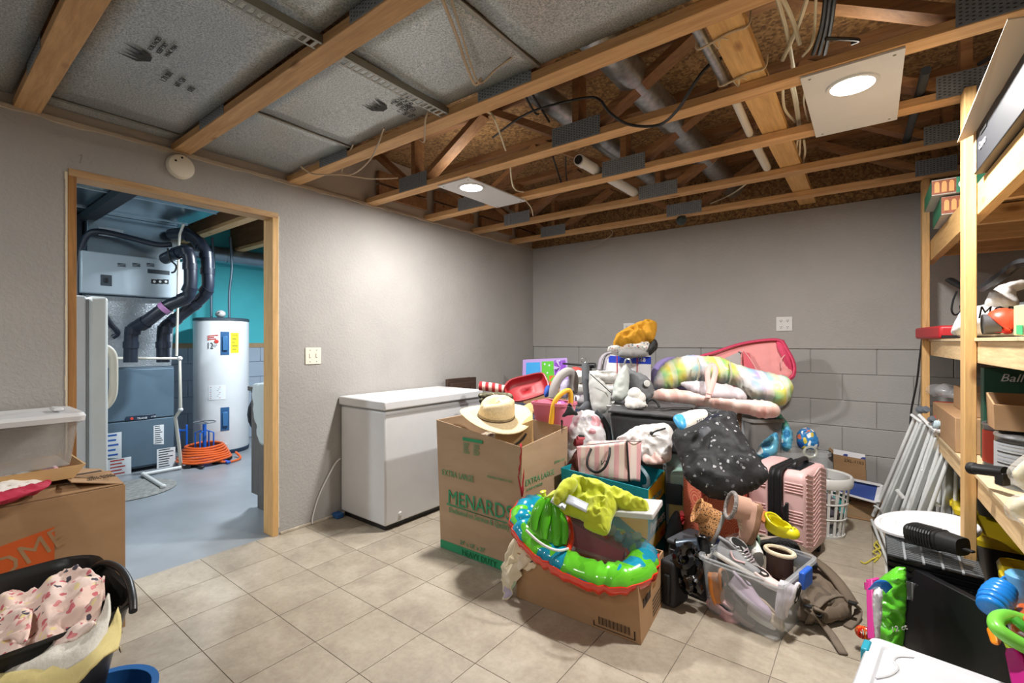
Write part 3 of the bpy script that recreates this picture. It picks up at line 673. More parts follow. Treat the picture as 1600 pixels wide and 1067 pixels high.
for (u0, v0, u1, v1, nm, m1, n) in [(166, 676, 190, 716, 'instruction_label', M_inkb, 5), (168, 716, 205, 745, 'instruction_label', M_inkr, 5), (240, 664, 256, 694, 'rating_label', M_ink, 9), (245, 700, 274, 732, 'wiring_label', M_ink, 8)]:
    a = FX(u0, v1, fx + .001); c = FX(u1, v1, fx + .001); z1 = FX((u0 + u1) / 2, v0, fx).z; z0 = a.z
    lb = B().slab([a, c, V(c.x, c.y, z1), V(a.x, a.y, z1)], (.0015, 0, 0)).build(nm, M_lab, t)
    label_lines(None, ((a + c) / 2).xy.to_3d() + V(.0016, 0, (z0 + z1) / 2), (0, 1, 0), (0, 0, 1), abs(c.y - a.y), z1 - z0, n, m1, lb)
# --- plenum, foil-wrapped transition and air-cleaner box above the furnace
t = thing('air_plenum', 'foil-wrapped duct and bright sheet-metal plenum rising above the furnace', 'duct', (-2.87, 1.4, 1.015))
B().hexa([V(-3.12, 1.10, 1.016), V(-2.60, 1.10, 1.016), V(-2.60, 1.70, 1.016), V(-3.12, 1.70, 1.016), V(-3.12, 1.02, 1.70), V(-2.56, 1.02, 1.70), V(-2.56, 1.72, 1.70), V(-3.12, 1.72, 1.70)]).build('foil_wrap', M_foil, t, bevel=.01)
B().box((-3.12, 1.04, 2.085), (-2.56, 1.74, 2.45)).build('plenum', M_duct, t, bevel=.004)
B().box((-2.565, 1.12, 2.25), (-2.558, 1.30, 2.33)).build('tape_patch', mat('foil_tape', '#d7dee4', .35, .4), t)
t = thing('air_cleaner', 'pale metal electronic air cleaner box with rocker switch above furnace', 'air cleaner', (-2.8, 1.4, 1.70))
B().box((-3.14, .98, 1.705), (-2.46, 1.80, 2.08)).build('body', mat('pale_blue_metal', '#b9c6cf', .4, .2), t, bevel=.01)
fxx = -2.459
for u in (190, 213, 235):
    for k in range(3): c = FX(u, 412 + k * 2, fxx); B().box((fxx, c.y - .03, c.z - .003), (fxx + .003, c.y + .03, c.z + .003)).build('louvre', M_dark, t)
for (u, v, w_, h_) in ((166, 438, .04, .05), (248, 425, .09, .02)): c = FX(u, v, fxx); B().box((fxx, c.y - w_, c.z - h_ / 1), (fxx + .003, c.y + w_, c.z + h_)).build('plate', mat('dark_label_plate', '#3c444c', .5), t, bevel=.002)
c = FX(166, 438, fxx); B().box((fxx + .003, c.y - .012, c.z - .02), (fxx + .012, c.y + .012, c.z + .02)).build('switch', M_black, t, bevel=.003)
for k in range(3): c = FX(241 + k * 9, 440, fxx); g = B().box((fxx, c.y - .024, c.z - .022), (fxx + .003, c.y + .024, c.z + .022)).build('icon_tile', M_black, t); B().ball(c + V(.004, 0, 0), (.001, .012, .012), 8, 5).build('icon', M_lab, g)
# --- trunk duct overhead with cross joist
tr = thing('trunk_duct', 'wide bright sheet-metal trunk duct under the utility ceiling', 'duct', (-1.9, 1.2, 2.45))
B().box((-3.3, .2, 2.45), (-1.0, 1.78, 2.70)).build('duct_body', M_duct, tr, bevel=.004)
for x in (-2.4, -1.7): B().box((x, .2, 2.438), (x + .02, 1.78, 2.452)).build('seam', M_duct, tr, bevel=.003)
jo = B(); a = CO + (FZ(128, 342, 2.40) - CO); jo.bar(FZ(118, 352, 2.41), FZ(215, 288, 2.41), .10, .06); tag(jo.build('dark_joist', mat('dark_painted_wood', '#1c2229', .7)), 'dark joist crossing under the utility trunk duct', 'joist')
tag(B().box((-2.96, .92, 1.1), (-2.68, 1.03, 2.43)).build('return_box', mat('dark_duct_side', '#1d2329', .6), bevel=.005), 'dark narrow return duct left of the air cleaner', 'duct')
for k, y in enumerate((1.98, 2.6, 3.2, 3.8)):
    tt = thing('ceiling_joist', ['wooden joist right of the utility trunk duct', 'second utility joist beyond the trunk duct', 'third utility joist from the trunk duct', 'utility joist nearest the back'][k], 'joist', (-1.8, y, 2.335), group='joists in the utility room')
    B().box((-3.42, y - .045, 2.40), (-.14, y + .045, 2.438)).build('chord', M_lum, tt, bevel=.002); B().box((-3.42, y - .02, 2.44), (-.14, y + .02, 2.735)).build('web_board', M_web, tt)
duct([(-3.25, 1.85, 2.33), (-3.28, 4.3, 2.33)], .10, 'round galvanised duct along the top of the cyan wall', m=mat('dull_duct_sheet', '#8fa0ab', .3, .85, .1), rib=.8)
# --- black vent pipes
def vent(pts, r, lab):
    t = thing('vent_pipe', lab, 'pipe', tuple(pts[-1]), group='black vent pipes over the furnace')
    path = cat_rom(pts, 5); B().tube(path, r, 18).build('pipe', M_navy, t, smooth=True)
    for i in range(1, len(pts) - 1):
        d = (Vector(pts[i + 1]) - Vector(pts[i])).normalized(); c = Vector(pts[i]).lerp(Vector(pts[i + 1]), .12)
        B().lathe([(r, -.03), (r + .007, -.03), (r + .007, .03), (r, .03)], c, 18, axis=d).build('coupling', M_navy, t, smooth=True)
    return t
v1 = vent([P(258, 404, 4.55), P(276, 396, 4.45), P(291, 392, 4.4), P(297, 412, 4.4), P(297, 450, 4.4), P(290, 466, 4.4), P(262, 478, 4.35), P(226, 504, 4.3), P(208, 514, 4.3), P(205, 535, 4.3), P(204, 566, 4.3)], .054, 'nearer black vent pipe with a pink-labelled coupling')
v2 = vent([P(268, 366, 4.7), P(290, 365, 4.6), P(310, 378, 4.6), P(322, 396, 4.6), P(324, 420, 4.6), P(324, 452, 4.6), P(308, 472, 4.6), P(275, 498, 4.55), P(258, 512, 4.5), P(255, 535, 4.5), P(255, 566, 4.5)], .054, 'farther black vent pipe ending behind the white pipe')
c = P(257, 481, 4.33); B().lathe([(.058, -.022), (.06, -.02), (.06, .02), (.058, .022)], c, 18, axis=P(226, 504, 4.3) - P(262, 478, 4.35)).build('pink_label', mat('pink_label', '#c98bc4', .5), v1, smooth=True)
tag(B().tube(cat_rom([P(124, 480, 4.2), P(122, 440, 4.2), P(126, 392, 4.2), P(138, 366, 4.2), P(160, 362, 4.25), P(205, 372, 4.4), P(245, 382, 4.5), P(268, 382, 4.55)], 6), .026, 12).build('insulated_hose', M_navy, smooth=True), 'thick black insulated hose curving over the air cleaner', 'hose')
tag(B().tube(cat_rom([P(262, 388, 4.4), P(266, 405, 4.4), P(275, 415, 4.4), P(273, 424, 4.4), P(268, 426, 4.4)], 5), .008, 6).build('black_wire', M_cabk, smooth=True), 'thin black wire hooked beside the air cleaner', 'cable')
tag(B().tube(cat_rom([FX(160, 485, -2.54), FX(172, 505, -2.55), FX(184, 520, -2.56), FX(176, 527, -2.58)], 5), .022, 10).build('black_hose', M_navy, smooth=True), 'short black hose between freezer and foil wrap', 'hose')
# --- white condensate pipework
t = thing('condensate_pipe', 'thin white plastic pipe running down beside the furnace to the floor drain', 'pipe', tuple(FZ(283, 727)))
wp = [P(287, 350, 4.45), P(281, 366, 4.45), P(279, 390, 4.45), P(276, 556, 4.5)]
B().tube(wp, .011, 10).build('riser', M_offwhite, t, smooth=True)
B().tube([P(180, 560, 4.35), P(281, 560, 4.5), P(282, 640, 4.55), P(274, 652, 4.55), P(279, 690, 4.6), P(283, 727, 4.72)], .015, 10).build('down_pipe', M_offwhite, t, smooth=True)
a = FZ(283, 730, .02); bq = FZ(224, 741, .02); c = FZ(255, 760, .02)
B().tube([a, bq], .017, 10).tube([bq, c], .017, 10).build('floor_pipe', M_whitep, t, smooth=True)
for q in (P(281, 560, 4.5), P(282, 640, 4.55), bq, c): B().ball(q, .023, 10, 6).build('elbow', M_whitep, t, smooth=True)
# --- water heater
hx, hy = -2.95, 2.30; t = thing('water_heater', 'tall white electric water heater with yellow energy label', 'water heater', (hx, hy, 0))
B().lathe([(.275, 0), (.283, .02), (.283, .04), (.276, .045)], (hx, hy, 0), 48).build('base_ring', mat('dark_blue_ring', '#22354a', .5), t, smooth=True)
B().lathe([(.277, .045), (.28, .07), (.28, 1.49), (.275, 1.505)], (hx, hy, 0), 64).build('tank', M_white, t, smooth=True)
B().lathe([(.275, 1.505), (.284, 1.508), (.284, 1.53), (.27, 1.54), (.001, 1.545)], (hx, hy, 0), 48).build('cap', mat('grey_cap', '#39444e', .45), t, smooth=True)
dirv = (V(CX, 0, 0) - V(hx, hy, 0)).normalized(); a0 = math.atan2(dirv.y, dirv.x)
def on_tank(ang, z, r=.281): a = a0 + math.radians(ang); return V(hx + r * math.cos(a), hy + r * math.sin(a), z)
def tank_patch(name, a1, a2, z0, z1, m, r=.2815, par=None, bev=0):
    n = 8; bb = B(); bb.grid([[on_tank(a1 + (a2 - a1) * k / n, z0, r), on_tank(a1 + (a2 - a1) * k / n, z1, r)] for k in range(n + 1)]); return bb.build(name, m, par or t, solid=.002)
M_cov = mat('blue_cover', '#2d5a86', .4)
for (z0, z1) in ((1.12, 1.38), (.27, .53)):
    tank_patch('access_cover', -2, 15, z0, z1, M_cov, .284); B().bar(on_tank(6.5, z0 + .05, .295), on_tank(6.5, z1 - .05, .295), .05, .02, dirv).build('cover_rib', mat('blue_cover_light', '#3c6f9f', .4), t, bevel=.006)
yl = tank_patch('energy_label', 18, 36, 1.14, 1.37, mat('yellow_label', '#f2dc2a', .5)); 
for k in range(5): B().bar(on_tank(21, 1.34 - k * .04, .284), on_tank(33 - 3 * (k % 3), 1.34 - k * .04, .284), .001, .006, UP).build('print_line', M_ink, yl)
ng = on_tank(-22, 1.24, .284); tdir = V(-math.sin(a0 - .38), math.cos(a0 - .38), 0)
text('12', .10, M_ink, on_tank(-30, 1.19, .286), tdir, UP, t, sx=.7); text('YEAR', .026, M_ink, on_tank(-20, 1.22, .288), tdir, UP, t)
for k, (z, w_) in enumerate(((1.33, .11), (1.31, .07), (1.29, .09))): B().bar(on_tank(-28, z, .284), on_tank(-28 + w_ * 190, z + .01, .284), .002, .012, UP).build('print_line', M_inkr, t)
B().lathe([(.022, 0), (.018, .002), (.0005, .002)], on_tank(-10, 1.27, .283), 14, axis=dirv).build('round_mark', M_inkr, t)
w2 = tank_patch('warning_label', -26, 8, .62, .78, M_lab)
for k in range(7): B().bar(on_tank(-23, .76 - k * .02, .284), on_tank(-2 - 2 * (k % 3), .76 - k * .02, .284), .001, .005, UP).build('print_line', M_inkr if k % 3 == 0 else mat('grey_print', '#9aa0a8', .6), w2)
B().lathe([(.012, 0), (.012, .06), (.02, .06), (.02, .07), (.001, .07)], on_tank(8, .11), 12, axis=dirv).build('drain_valve', M_whitep, t, smooth=True)
for (da, u, lab) in ((-90, 334, 'cold'), (60, 363, 'hot')):
    p = V(hx, hy, 1.54) + RT * (.09 if u > 350 else -.12); B().tube(cat_rom([p, p + V(0, 0, .3), p + V(.02, .02, .6), p + V(.02, .0, .95)], 4), .014, 10).build('supply_pipe', mat('dull_copper_pipe', '#6d7f8c', .35, .6), t, smooth=True)
th = thing('water_alarm', 'small white round device sitting on top of the water heater', 'device', (hx, hy, 1.545)); B().ball((hx + .02, hy - .02, 1.59), (.075, .05, .045), 18, 9).build('housing', M_whitep, th, smooth=True)
B().ball(V(hx + .02, hy - .02, 1.60) + dirv * .05, (.012, .03, .01), 10, 6).build('dark_slot', M_black, th, smooth=True)
# --- drain patch, hose reel, stands
dpz = FZ(228, 766); tag(B().lathe([(.34, 0), (.345, .004), (.33, .008), (.001, .008)], V(dpz.x - .12, dpz.y - .1, 0), 40).build('floor_patch', mat('rough_concrete', '#8b8a86', .95, var=.3, vs=30, bmp=.6), smooth=True), 'round rough concrete patch in the grey floor under the white pipe', 'floor patch')
rc = V(-2.49, 1.96, 0); t = thing('hose_reel', 'coil of orange hose wound on a blue metal stand', 'hose reel', tuple(rc))
M_or = mat('orange_hose', '#e0642a', .4); M_bl = mat('blue_painted_metal', '#1f63c4', .35)
for k in range(7):
    r = .24 - k * .012; pts = [rc + V(r * math.cos(a), r * math.sin(a), .045 + k * .022 + .004 * math.sin(3 * a + k)) for a in [2 * math.pi * q / 32 for q in range(32)]]
    B().tube(pts, .0125, 8, closed=True).build('hose_coil', M_or, t, smooth=True)
B().tube(cat_rom([rc + V(.2, .05, .03), rc + V(.26, .14, .014), rc + V(.18, .28, .014), rc + V(.02, .3, .05)], 5), .012, 8).build('hose_end', M_or, t, smooth=True)
st = B()
for k in range(4):
    a = math.pi / 4 + k * math.pi / 2; p = rc + V(.09 * math.cos(a), .09 * math.sin(a), 0); st.tube([p, p + V(0, 0, .31), rc + V(.03 * math.cos(a), .03 * math.sin(a), .33)], .008, 8)
st.tube([rc + V(0, 0, 0), rc + V(0, 0, .40)], .018, 10); st.build('stand', M_bl, t, smooth=True)
for k in range(2): B().bar(rc + V(-.36 + .1 * k, .12 * (1 if k else -1), .018), rc + V(.3, .12 * (1 if k else -1), .018), .035, .02).build('foot', M_bl if k else M_black, t, bevel=.004)
B().tube([rc + V(.1 * math.cos(a), .1 * math.sin(a), .42) for a in [2 * math.pi * q / 20 for q in range(20)]], .006, 6, closed=True).tube([rc + V(-.1, 0, .42), rc + V(.1, 0, .42)], .005, 6).build('crank_wheel', M_galv, t, smooth=True)
p = FZ(285, 715); tag(B().bar(p + V(0, -.03, 0), p + V(0, -.03, .32), .02, .02).bar(p + V(.03, .03, 0), p + V(.03, .03, .36), .02, .02).bar(p + V(0, -.03, .3), p + V(.03, .03, .3), .02, .02).bar(p + V(0, -.04, .01), p + V(.06, .14, .01), .03, .02).build('blue_bracket', M_bl, bevel=.003), 'blue metal bracket standing between furnace and hose reel', 'bracket')
p = FZ(300, 722); tag(B().bar(FZ(292, 730, .015), FZ(322, 712, .015), .06, .025).build('black_bar', M_black, bevel=.004), 'flat black bar on the floor below the hose coil', 'bar')
tag(B().bar(FZ(334, 723, .015), FZ(360, 714, .015), .05, .03).build('black_block', M_black, bevel=.004), 'short black strip on the floor right of the hose coil', 'bar')
# --- upright freezer
t = thing('upright_freezer', 'white upright freezer with long handle just inside the doorway', 'freezer', (-1.35, .5, 0))
B().box((-1.75, .10, .03), (-1.06, .76, 1.575)).build('body', M_white, t, bevel=.012)
B().box((-1.75, .772, .06), (-1.06, .875, 1.575)).build('door', mat('freezer_door', '#dfe1de', .33), t, bevel=.02)
B().box((-1.09, .761, .08), (-1.07, .772, 1.55)).build('gasket', mat('grey_gasket', '#8b8d8c', .7), t)
hp = cat_rom([(-1.14, .85, 1.23), (-1.14, .885, 1.22), (-1.14, .915, 1.17), (-1.14, .92, 1.05), (-1.14, .915, .90), (-1.14, .885, .83), (-1.14, .85, .81)], 4); B().tube(hp, .016, 12, flat=1.6).build('handle', M_offwhite, t, smooth=True)
# --- grey cabinet with towel and bucket handle
M_cab = wood('weathered_cabinet_wood', '#4c4a48', '#6b6763', 2, knots=False)
t = thing('base_cabinet', 'weathered grey wooden base cabinet just right inside the doorway', 'cabinet', (-.45, 2.0, 0))
B().box((-.72, 1.66, .10), (-.13, 1.68, .89)).box((-.63, 1.665, 0), (-.13, 1.68, .10)).build('side_panel', M_cab, t, bevel=.002)
B().box((-.70, 1.68, .10), (-.15, 2.5, .88)).build('body', M_cab, t, bevel=.002); B().box((-.63, 1.68, 0), (-.15, 2.5, .10)).build('plinth', M_dark, t)
B().box((-.74, 1.64, .89), (-.13, 2.55, .925)).build('top', M_cab, t, bevel=.004)
rows = patch([[V(-.60, 1.72, .94), V(-.60, 1.64, .95), V(-.595, 1.615, .90), V(-.55, 1.61, .74), V(-.50, 1.60, .62)], [V(-.42, 1.74, .95), V(-.42, 1.64, .965), V(-.42, 1.60, .92), V(-.42, 1.60, .68), V(-.42, 1.60, .52)], [V(-.24, 1.72, .94), V(-.24, 1.65, .95), V(-.25, 1.615, .90), V(-.27, 1.61, .72), V(-.30, 1.61, .56)]], 6, 5)
wrinkle(rows, .008, 14, (0, -1, 0)); tag(B().grid(rows).build('towel', mat('pale_cloth', '#b9c3c4', .9, bmp=.3, bs=80), smooth=True, angle=80, solid=.006), 'pale towel hanging over the grey cabinet edge', 'towel')
tag(B().ball((-.765, 1.75, .70), (.05, .10, .15), 14, 8).build('dark_bag', mat('dark_slate_cloth', '#232a32', .6, bmp=.3), smooth=True), 'dark rounded bag hanging on the far side of the grey cabinet', 'bag')
# ================================================================ big boxes and chest freezer
def kraft(name, c1, c2):
    if name in MATS: return MATS[name]
    m, nt, b, N, L = new_mat(name); b.inputs['Roughness'].default_value = .8; b.inputs['Specular IOR Level'].default_value = .3
    co = coords(N, L, (1, 1, 3)); c = ramp(N, L, tex_noise(N, L, co, 3, 5, .6), [(.3, c1), (.7, c2)]); L.new(c, b.inputs['Base Color'])
    bump(N, L, b, tex_noise(N, L, coords(N, L), 6, 3), .25, .01); MATS[name] = m; return m
M_kraft = kraft('kraft_cardboard', '#a27f5b', '#b08d69'); M_kraft2 = kraft('kraft_cardboard_pale', '#a88c70', '#b4997d'); M_kin = kraft('kraft_inside', '#b8935f', '#c9a778')
M_green = mat('green_box_print', '#2f9464', .75, var=.08); M_greenf = mat('faded_green_print', '#5f9a6c', .8, var=.1); M_orp = mat('orange_box_print', '#cf5a1e', .75, var=.05)
# chest freezer
t = thing('chest_freezer', 'white chest freezer standing against the left wall', 'freezer', (.27, 2.45, 0))
B().box((.012, 1.965, .035), (.525, 2.93, .80)).build('cabinet', M_white, t, bevel=.012)
B().box((.03, 1.985, .0), (.5, 2.91, .035)).build('base', M_black, t)
B().box((.02, 1.968, .80), (.52, 2.925, .81)).build('gasket', mat('grey_gasket', '#8b8d8c', .7), t)
B().box((.005, 1.95, .81), (.54, 2.945, .872)).build('lid', M_white, t, bevel=.01)
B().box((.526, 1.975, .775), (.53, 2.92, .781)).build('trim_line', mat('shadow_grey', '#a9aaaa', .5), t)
B().lathe([(.015, 0), (.014, .006), (.010, .01), (.001, .01)], (.525, 2.09, .09), 18, axis=(1, 0, 0)).build('drain_plug', M_whitep, t, smooth=True)
tag(B().tube(cat_rom([(.03, 1.95, .42), (.03, 1.90, .38), (.012, 1.80, .2), (.012, 1.75, .06), (.02, 1.74, .01)], 6), .005, 8).build('freezer_cord', M_whitep, smooth=True), 'thin white cord hanging beside the chest freezer', 'cord')
tag(B().box((-.0, 1.90, 0), (.07, 1.955, .035)).build('blue_wedge', mat('blue_plastic', '#2a5f9e', .5), bevel=.006), 'small blue wedge on the floor at the freezer back corner', 'wedge')
# dark picture frames behind the freezer
for k in range(2):
    t = thing('picture_frame', ['front dark wooden frame leaning behind the chest freezer', 'rear dark wooden frame leaning behind the chest freezer'][k], 'picture frame', (.10 + .05 * k, 3.1, 0), group='frames behind the chest freezer')
    x = .06 + .05 * k; zt = .93 - .035 * k; b = B(); M_fr = wood('dark_frame_wood', '#33231a', '#4d382a', 1, knots=False)
    b.box((x, 2.98, .02), (x + .03, 3.03, zt)).box((x, 3.31 - .08 * k, .02), (x + .03, 3.36 - .08 * k, zt)).box((x, 3.03, zt - .05), (x + .03, 3.31 - .08 * k, zt)).box((x, 3.03, .02), (x + .03, 3.31 - .08 * k, .07)); b.build('frame', M_fr, t, bevel=.002)
    B().box((x + .01, 3.03, .07), (x + .014, 3.31 - .08 * k, zt - .05)).build('backing', mat('frame_backing', '#8b8278', .9), t)
# Menards box
t = thing('moving_box', 'extra large open kraft moving box with green lettering', 'box', (1.28, 2.27, 0))
bot = [(.98, 2.035, 0), (1.585, 2.035, 0), (1.60, 2.50, 0), (.98, 2.50, 0)]; top = [(.945, 2.03, .785), (1.60, 2.04, .70), (1.605, 2.51, .745), (.95, 2.51, .79)]
wallbox(B(), bot, top, .006).build('carton', [M_kraft2], t, bevel=.002)
fr = V(.66, .005, 0).normalized(); yy = 2.0335
def mt(s, size, x, z, m=M_green, **k): return text(s, size, m, (x, yy - .004, z), (1, .0, 0), (0, 0, 1), t, name='lettering', **k)
B().box((.982, yy - .003, .003), (1.582, yy + .001, .05)).build('green_band', M_green, t)
mt('MENARDS', .118, 1.045, .29, sx=.93); B().box((1.30, yy - .005, .2795), (1.301, yy - .004, .28)).build('print_dot', M_green, t)
B().slab([V(1.035, yy - .004, .285), V(1.50, yy - .004, .27), V(1.50, yy - .004, .275), V(1.035, yy - .004, .277)], (0, .002, 0)).build('underline', M_green, t)
mt('Dedicated to Service & Quality\u2122', .046, 1.055, .236, m=M_greenf, sx=.80)
mt('EXTRA LARGE', .050, .995, .452, m=M_greenf, sx=.82); mt('24" x 18" x 20"', .036, 1.145, .066, m=M_greenf, sx=.9); mt('HEAVY DUTY', .046, 1.165, .010, m=mat('dark_green_print', '#1f6f49', .75), sx=.95, off=.002)
mt('BURSTING STRENGTH TEST', .016, 1.36, .50, m=M_greenf, sx=.9)
B().box((1.17, yy - .004, .685), (1.325, yy - .002, .703)).build('printed_bar', M_green, t)
b = B()
for r in range(7):
    for q in range(2): b.box((1.175 + q * .08, yy - .004, .612 + r * .0095), (1.175 + q * .08 + .055 * (.6 + .4 * random.random()), yy - .002, .615 + r * .0095))
b.build('small_print', M_greenf, t)
M_grl = M_greenf
text('EXTRA LARGE', .046, M_greenf, (1.597, 2.07, .485), (0, 1, .0), (0, 0, 1), t, off=.003)
text('EXTRA LARGE', .022, M_greenf, (1.599, 2.36, .545), (0, 1, .0), (0, 0, 1), t, off=.003)
text('RETAIN FOR REUSE', .018, M_greenf, (1.599, 2.08, .455), (0, 1, 0), (0, 0, 1), t, off=.003)
# things inside the box
am = thing('small_carton', 'small open kraft carton with black curved arrow standing inside the moving box', 'box', (1.40, 2.30, .45))
B().hexa([V(1.30, 2.12, .30), V(1.52, 2.22, .30), V(1.44, 2.40, .30), V(1.22, 2.30, .30), V(1.33, 2.14, .72), V(1.53, 2.24, .815), V(1.43, 2.38, .84), V(1.23, 2.28, .75)]).build('carton', M_kin, am, bevel=.002)
b = B(); b.tube(cat_rom([V(1.40, 2.165, .64), V(1.44, 2.18, .665), V(1.48, 2.205, .70), V(1.50, 2.215, .735)], 4), .006, 6); b.build('arrow_mark', M_ink, am)
spots('red_knit', '#a5222a', ['#c8c0b8', '#a5222a'], 60, .2)
tag(B().grid(wrinkle([[V(1.585 + .012 * math.sin(k * .9 + q), 2.035 + q * .006, .715 - k * .035) for q in range(5)] for k in range(9)], .008, 30, (1, 0, 0))).build('red_ribbon', MATS['red_knit'], smooth=True, solid=.004), 'red patterned strip showing down the split box corner', 'ribbon')
b = B(); rows = patch([[V(1.0 + .14 * i, 2.08 + .12 * j, .62 + .05 * noise.noise(V(i, j, 3)) + (.05 if 0 < i < 3 else 0)) for j in range(4)] for i in range(5)], 4, 4); wrinkle(rows, .02, 14)
tag(B().grid(rows).build('packed_cloth', spots('packed_cloth_print', '#a89c86', ['#6a4a3a', '#c8bda6', '#3c3a3a'], 26, .4), smooth=True, solid=.01), 'printed cloth filling the moving box below the hat', 'cloth')
# straw hat
t = thing('straw_hat', 'wide-brimmed cream straw hat lying on top of the moving box', 'hat', (1.24, 2.18, .80))
M_st = mat('straw', '#dcc69c', .7, var=.12, vs=90, bmp=.5, bs=160, bd=.002); MH = Matrix.Translation(V(1.32, 2.16, .825)) @ Matrix.Scale(.86, 4) @ Matrix.Rotation(math.radians(15), 4, RT) @ Matrix.Rotation(math.radians(8), 4, VW) @ Matrix.Rotation(math.radians(70), 4, 'Z')
b = B(); rows = []
for r in range(9):
    rr = .104 + .016 * r
    rows.append([V(rr * 1.12 * math.cos(a), rr * 1.0 * math.sin(a), .0 + .035 * ((r / 8) ** 2) * abs(math.cos(a)) ** 2 * (1) - .02 * (r / 8) * abs(math.sin(a))) for a in [2 * math.pi * k / 40 for k in range(40)]])
b.grid(rows, False, True).xf(MH).build('brim', M_st, t, smooth=True, solid=.004, angle=80)
b = B(); rows = []
prof = [(1.0, 0), (.98, .03), (.95, .06), (.90, .085), (.80, .10), (.62, .108), (.40, .10), (.2, .092), (.01, .09)]
for rr, z in prof:
    row = []
    for k in range(36):
        a = 2 * math.pi * k / 36; x = .118 * rr * math.cos(a) * 1.12; y = .108 * rr * math.sin(a)
        zz = z * 1.22 * (1 + .12 * math.cos(a)) - (.022 * math.exp(-((y) / .03) ** 2) if z > .09 else 0) - (.012 * math.exp(-((abs(y) - .06) / .02) ** 2 - ((x - .07) / .05) ** 2) if z > .05 else 0)
        row.append(V(x, y, zz))
    rows.append(row)
b.grid(rows, False, True).xf(MH).build('crown', M_st, t, smooth=True, angle=80)
b = B(); b.grid([[V(.1335 * math.cos(a), .109 * math.sin(a), z) for a in [2 * math.pi * k / 36 for k in range(36)]] for z in (.006, .022)], False, True).xf(MH).build('band', mat('hat_band', '#9c8a6a', .8, var=.4, vs=120), t, smooth=True)
b = B(); b.tube([V(.1355 * math.cos(a), .111 * math.sin(a), .005) for a in [2 * math.pi * k / 30 for k in range(30)]], .003, 6, closed=True).xf(MH).build('cord', mat('hat_cord', '#5a4634', .8), t, smooth=True)

# ================================================================ left foreground
t = thing('carton', 'kraft cardboard box with orange slanted lettering at left', 'box', (.23, .2, 0))
ZT = .633
bot = [(.02, -.30, 0), (.45, -.30, 0), (.45, .615, 0), (.02, .615, 0)]; top = [(.02, -.30, ZT), (.45, -.30, ZT), (.45, .615, ZT), (.02, .615, ZT)]
wallbox(B(), bot, top, .006).build('body', M_kraft, t, bevel=.002)
B().slab([V(.445, -.28, ZT), V(.445, .61, ZT + .002), V(.26, .60, ZT + .03), V(.26, -.28, ZT + .03)], (0, 0, .004)).build('flap', M_kraft, t)
B().slab([V(.44, .612, ZT), V(.05, .612, ZT), V(.05, .44, ZT + .045), V(.43, .44, ZT + .045)], (0, 0, .004)).build('flap', M_kraft, t)
B().slab([V(.03, -.28, ZT), V(.03, .60, ZT + .002), V(.22, .60, ZT + .012), V(.22, -.28, ZT + .012)], (0, 0, .004)).build('flap', M_kraft, t)
lg = B(); x = .4515
def H2(u, v): return FX(u, v, .4525)
lg.slab([H2(-60, 876), H2(85, 823), H2(85, 886), H2(-60, 960)][::-1], (.002, 0, 0)); sq = lg.build('orange_panel', M_orp, t)
ax_ = V(0, 1, .42).normalized(); 
text('HOME', .115, M_kraft, H2(-62, 940), ax_, (0, .2, 1), t, off=.0018, bold=.003); text('DEPOT', .085, M_kraft, H2(-30, 968), ax_, (0, .2, 1), t, off=.0018, bold=.003)
M_mk = mat('marker_ink', '#3b2e22', .8)
for k in range(3): text('HANDLE WITH CARE', .018, M_mk, (.40 - k * .03, .42 + 0 * k, ZT + .034 - k * .002), (0, 1, .0), (-1, 0, .1), t)
B().box((.30, .45, ZT + .05), (.33, .56, ZT + .0505)).build('hand_hole', M_mk, t)
st_ = thing('carton', 'shallow kraft carton under the clear white-lidded bin', 'box', (.2, .2, ZT + .05)); wallbox(B(), [(.03, -.25, ZT + .05), (.36, -.25, ZT + .05), (.36, .46, ZT + .05), (.03, .46, ZT + .05)], [(.03, -.25, .735), (.36, -.25, .735), (.36, .50, .735), (.03, .50, .735)], .005).build('body', M_kin, st_)
# generic moulded tub with rounded corners
def rrect(cx, cy, hx, hy, r, z, n=5):
    out = []
    for (sx, sy, a0) in ((1, 1, 0), (-1, 1, 90), (-1, -1, 180), (1, -1, 270)):
        for k in range(n + 1): a = math.radians(a0 + 90 * k / n); out.append(V(cx + sx * (hx - r) + r * math.cos(a), cy + sy * (hy - r) + r * math.sin(a), z))
    return out
def tub(par, name, m, hx, hy, h, r=.03, taper=.86, lip=.012, M=None, ribs=0, base_z=0.):
    """open moulded tub in local coordinates, floor at base_z"""
    b = B(); lev = [(taper, base_z), (taper + (1 - taper) * .15, base_z + h * .1), (taper + (1 - taper) * .5, base_z + h * .5), (.99, base_z + h * .94)]
    rows = [rrect(0, 0, .001, .001, .0005, base_z)] + [rrect(0, 0, hx * k, hy * k, r * k, z) for k, z in lev]
    rows += [rrect(0, 0, hx + lip, hy + lip, r + lip, base_z + h * .94), rrect(0, 0, hx + lip, hy + lip, r + lip, base_z + h), rrect(0, 0, hx * .98, hy * .98, r, base_z + h)]
    rows += [rrect(0, 0, hx * (k - .02), hy * (k - .02), r * k, z + .004) for k, z in reversed(lev)] + [rrect(0, 0, .001, .001, .0005, base_z + .004)]
    b.grid(rows, False, True)
    if M: b.xf(M)
    return b.build(name, m, par, world=bool(M), smooth=True, angle=50)
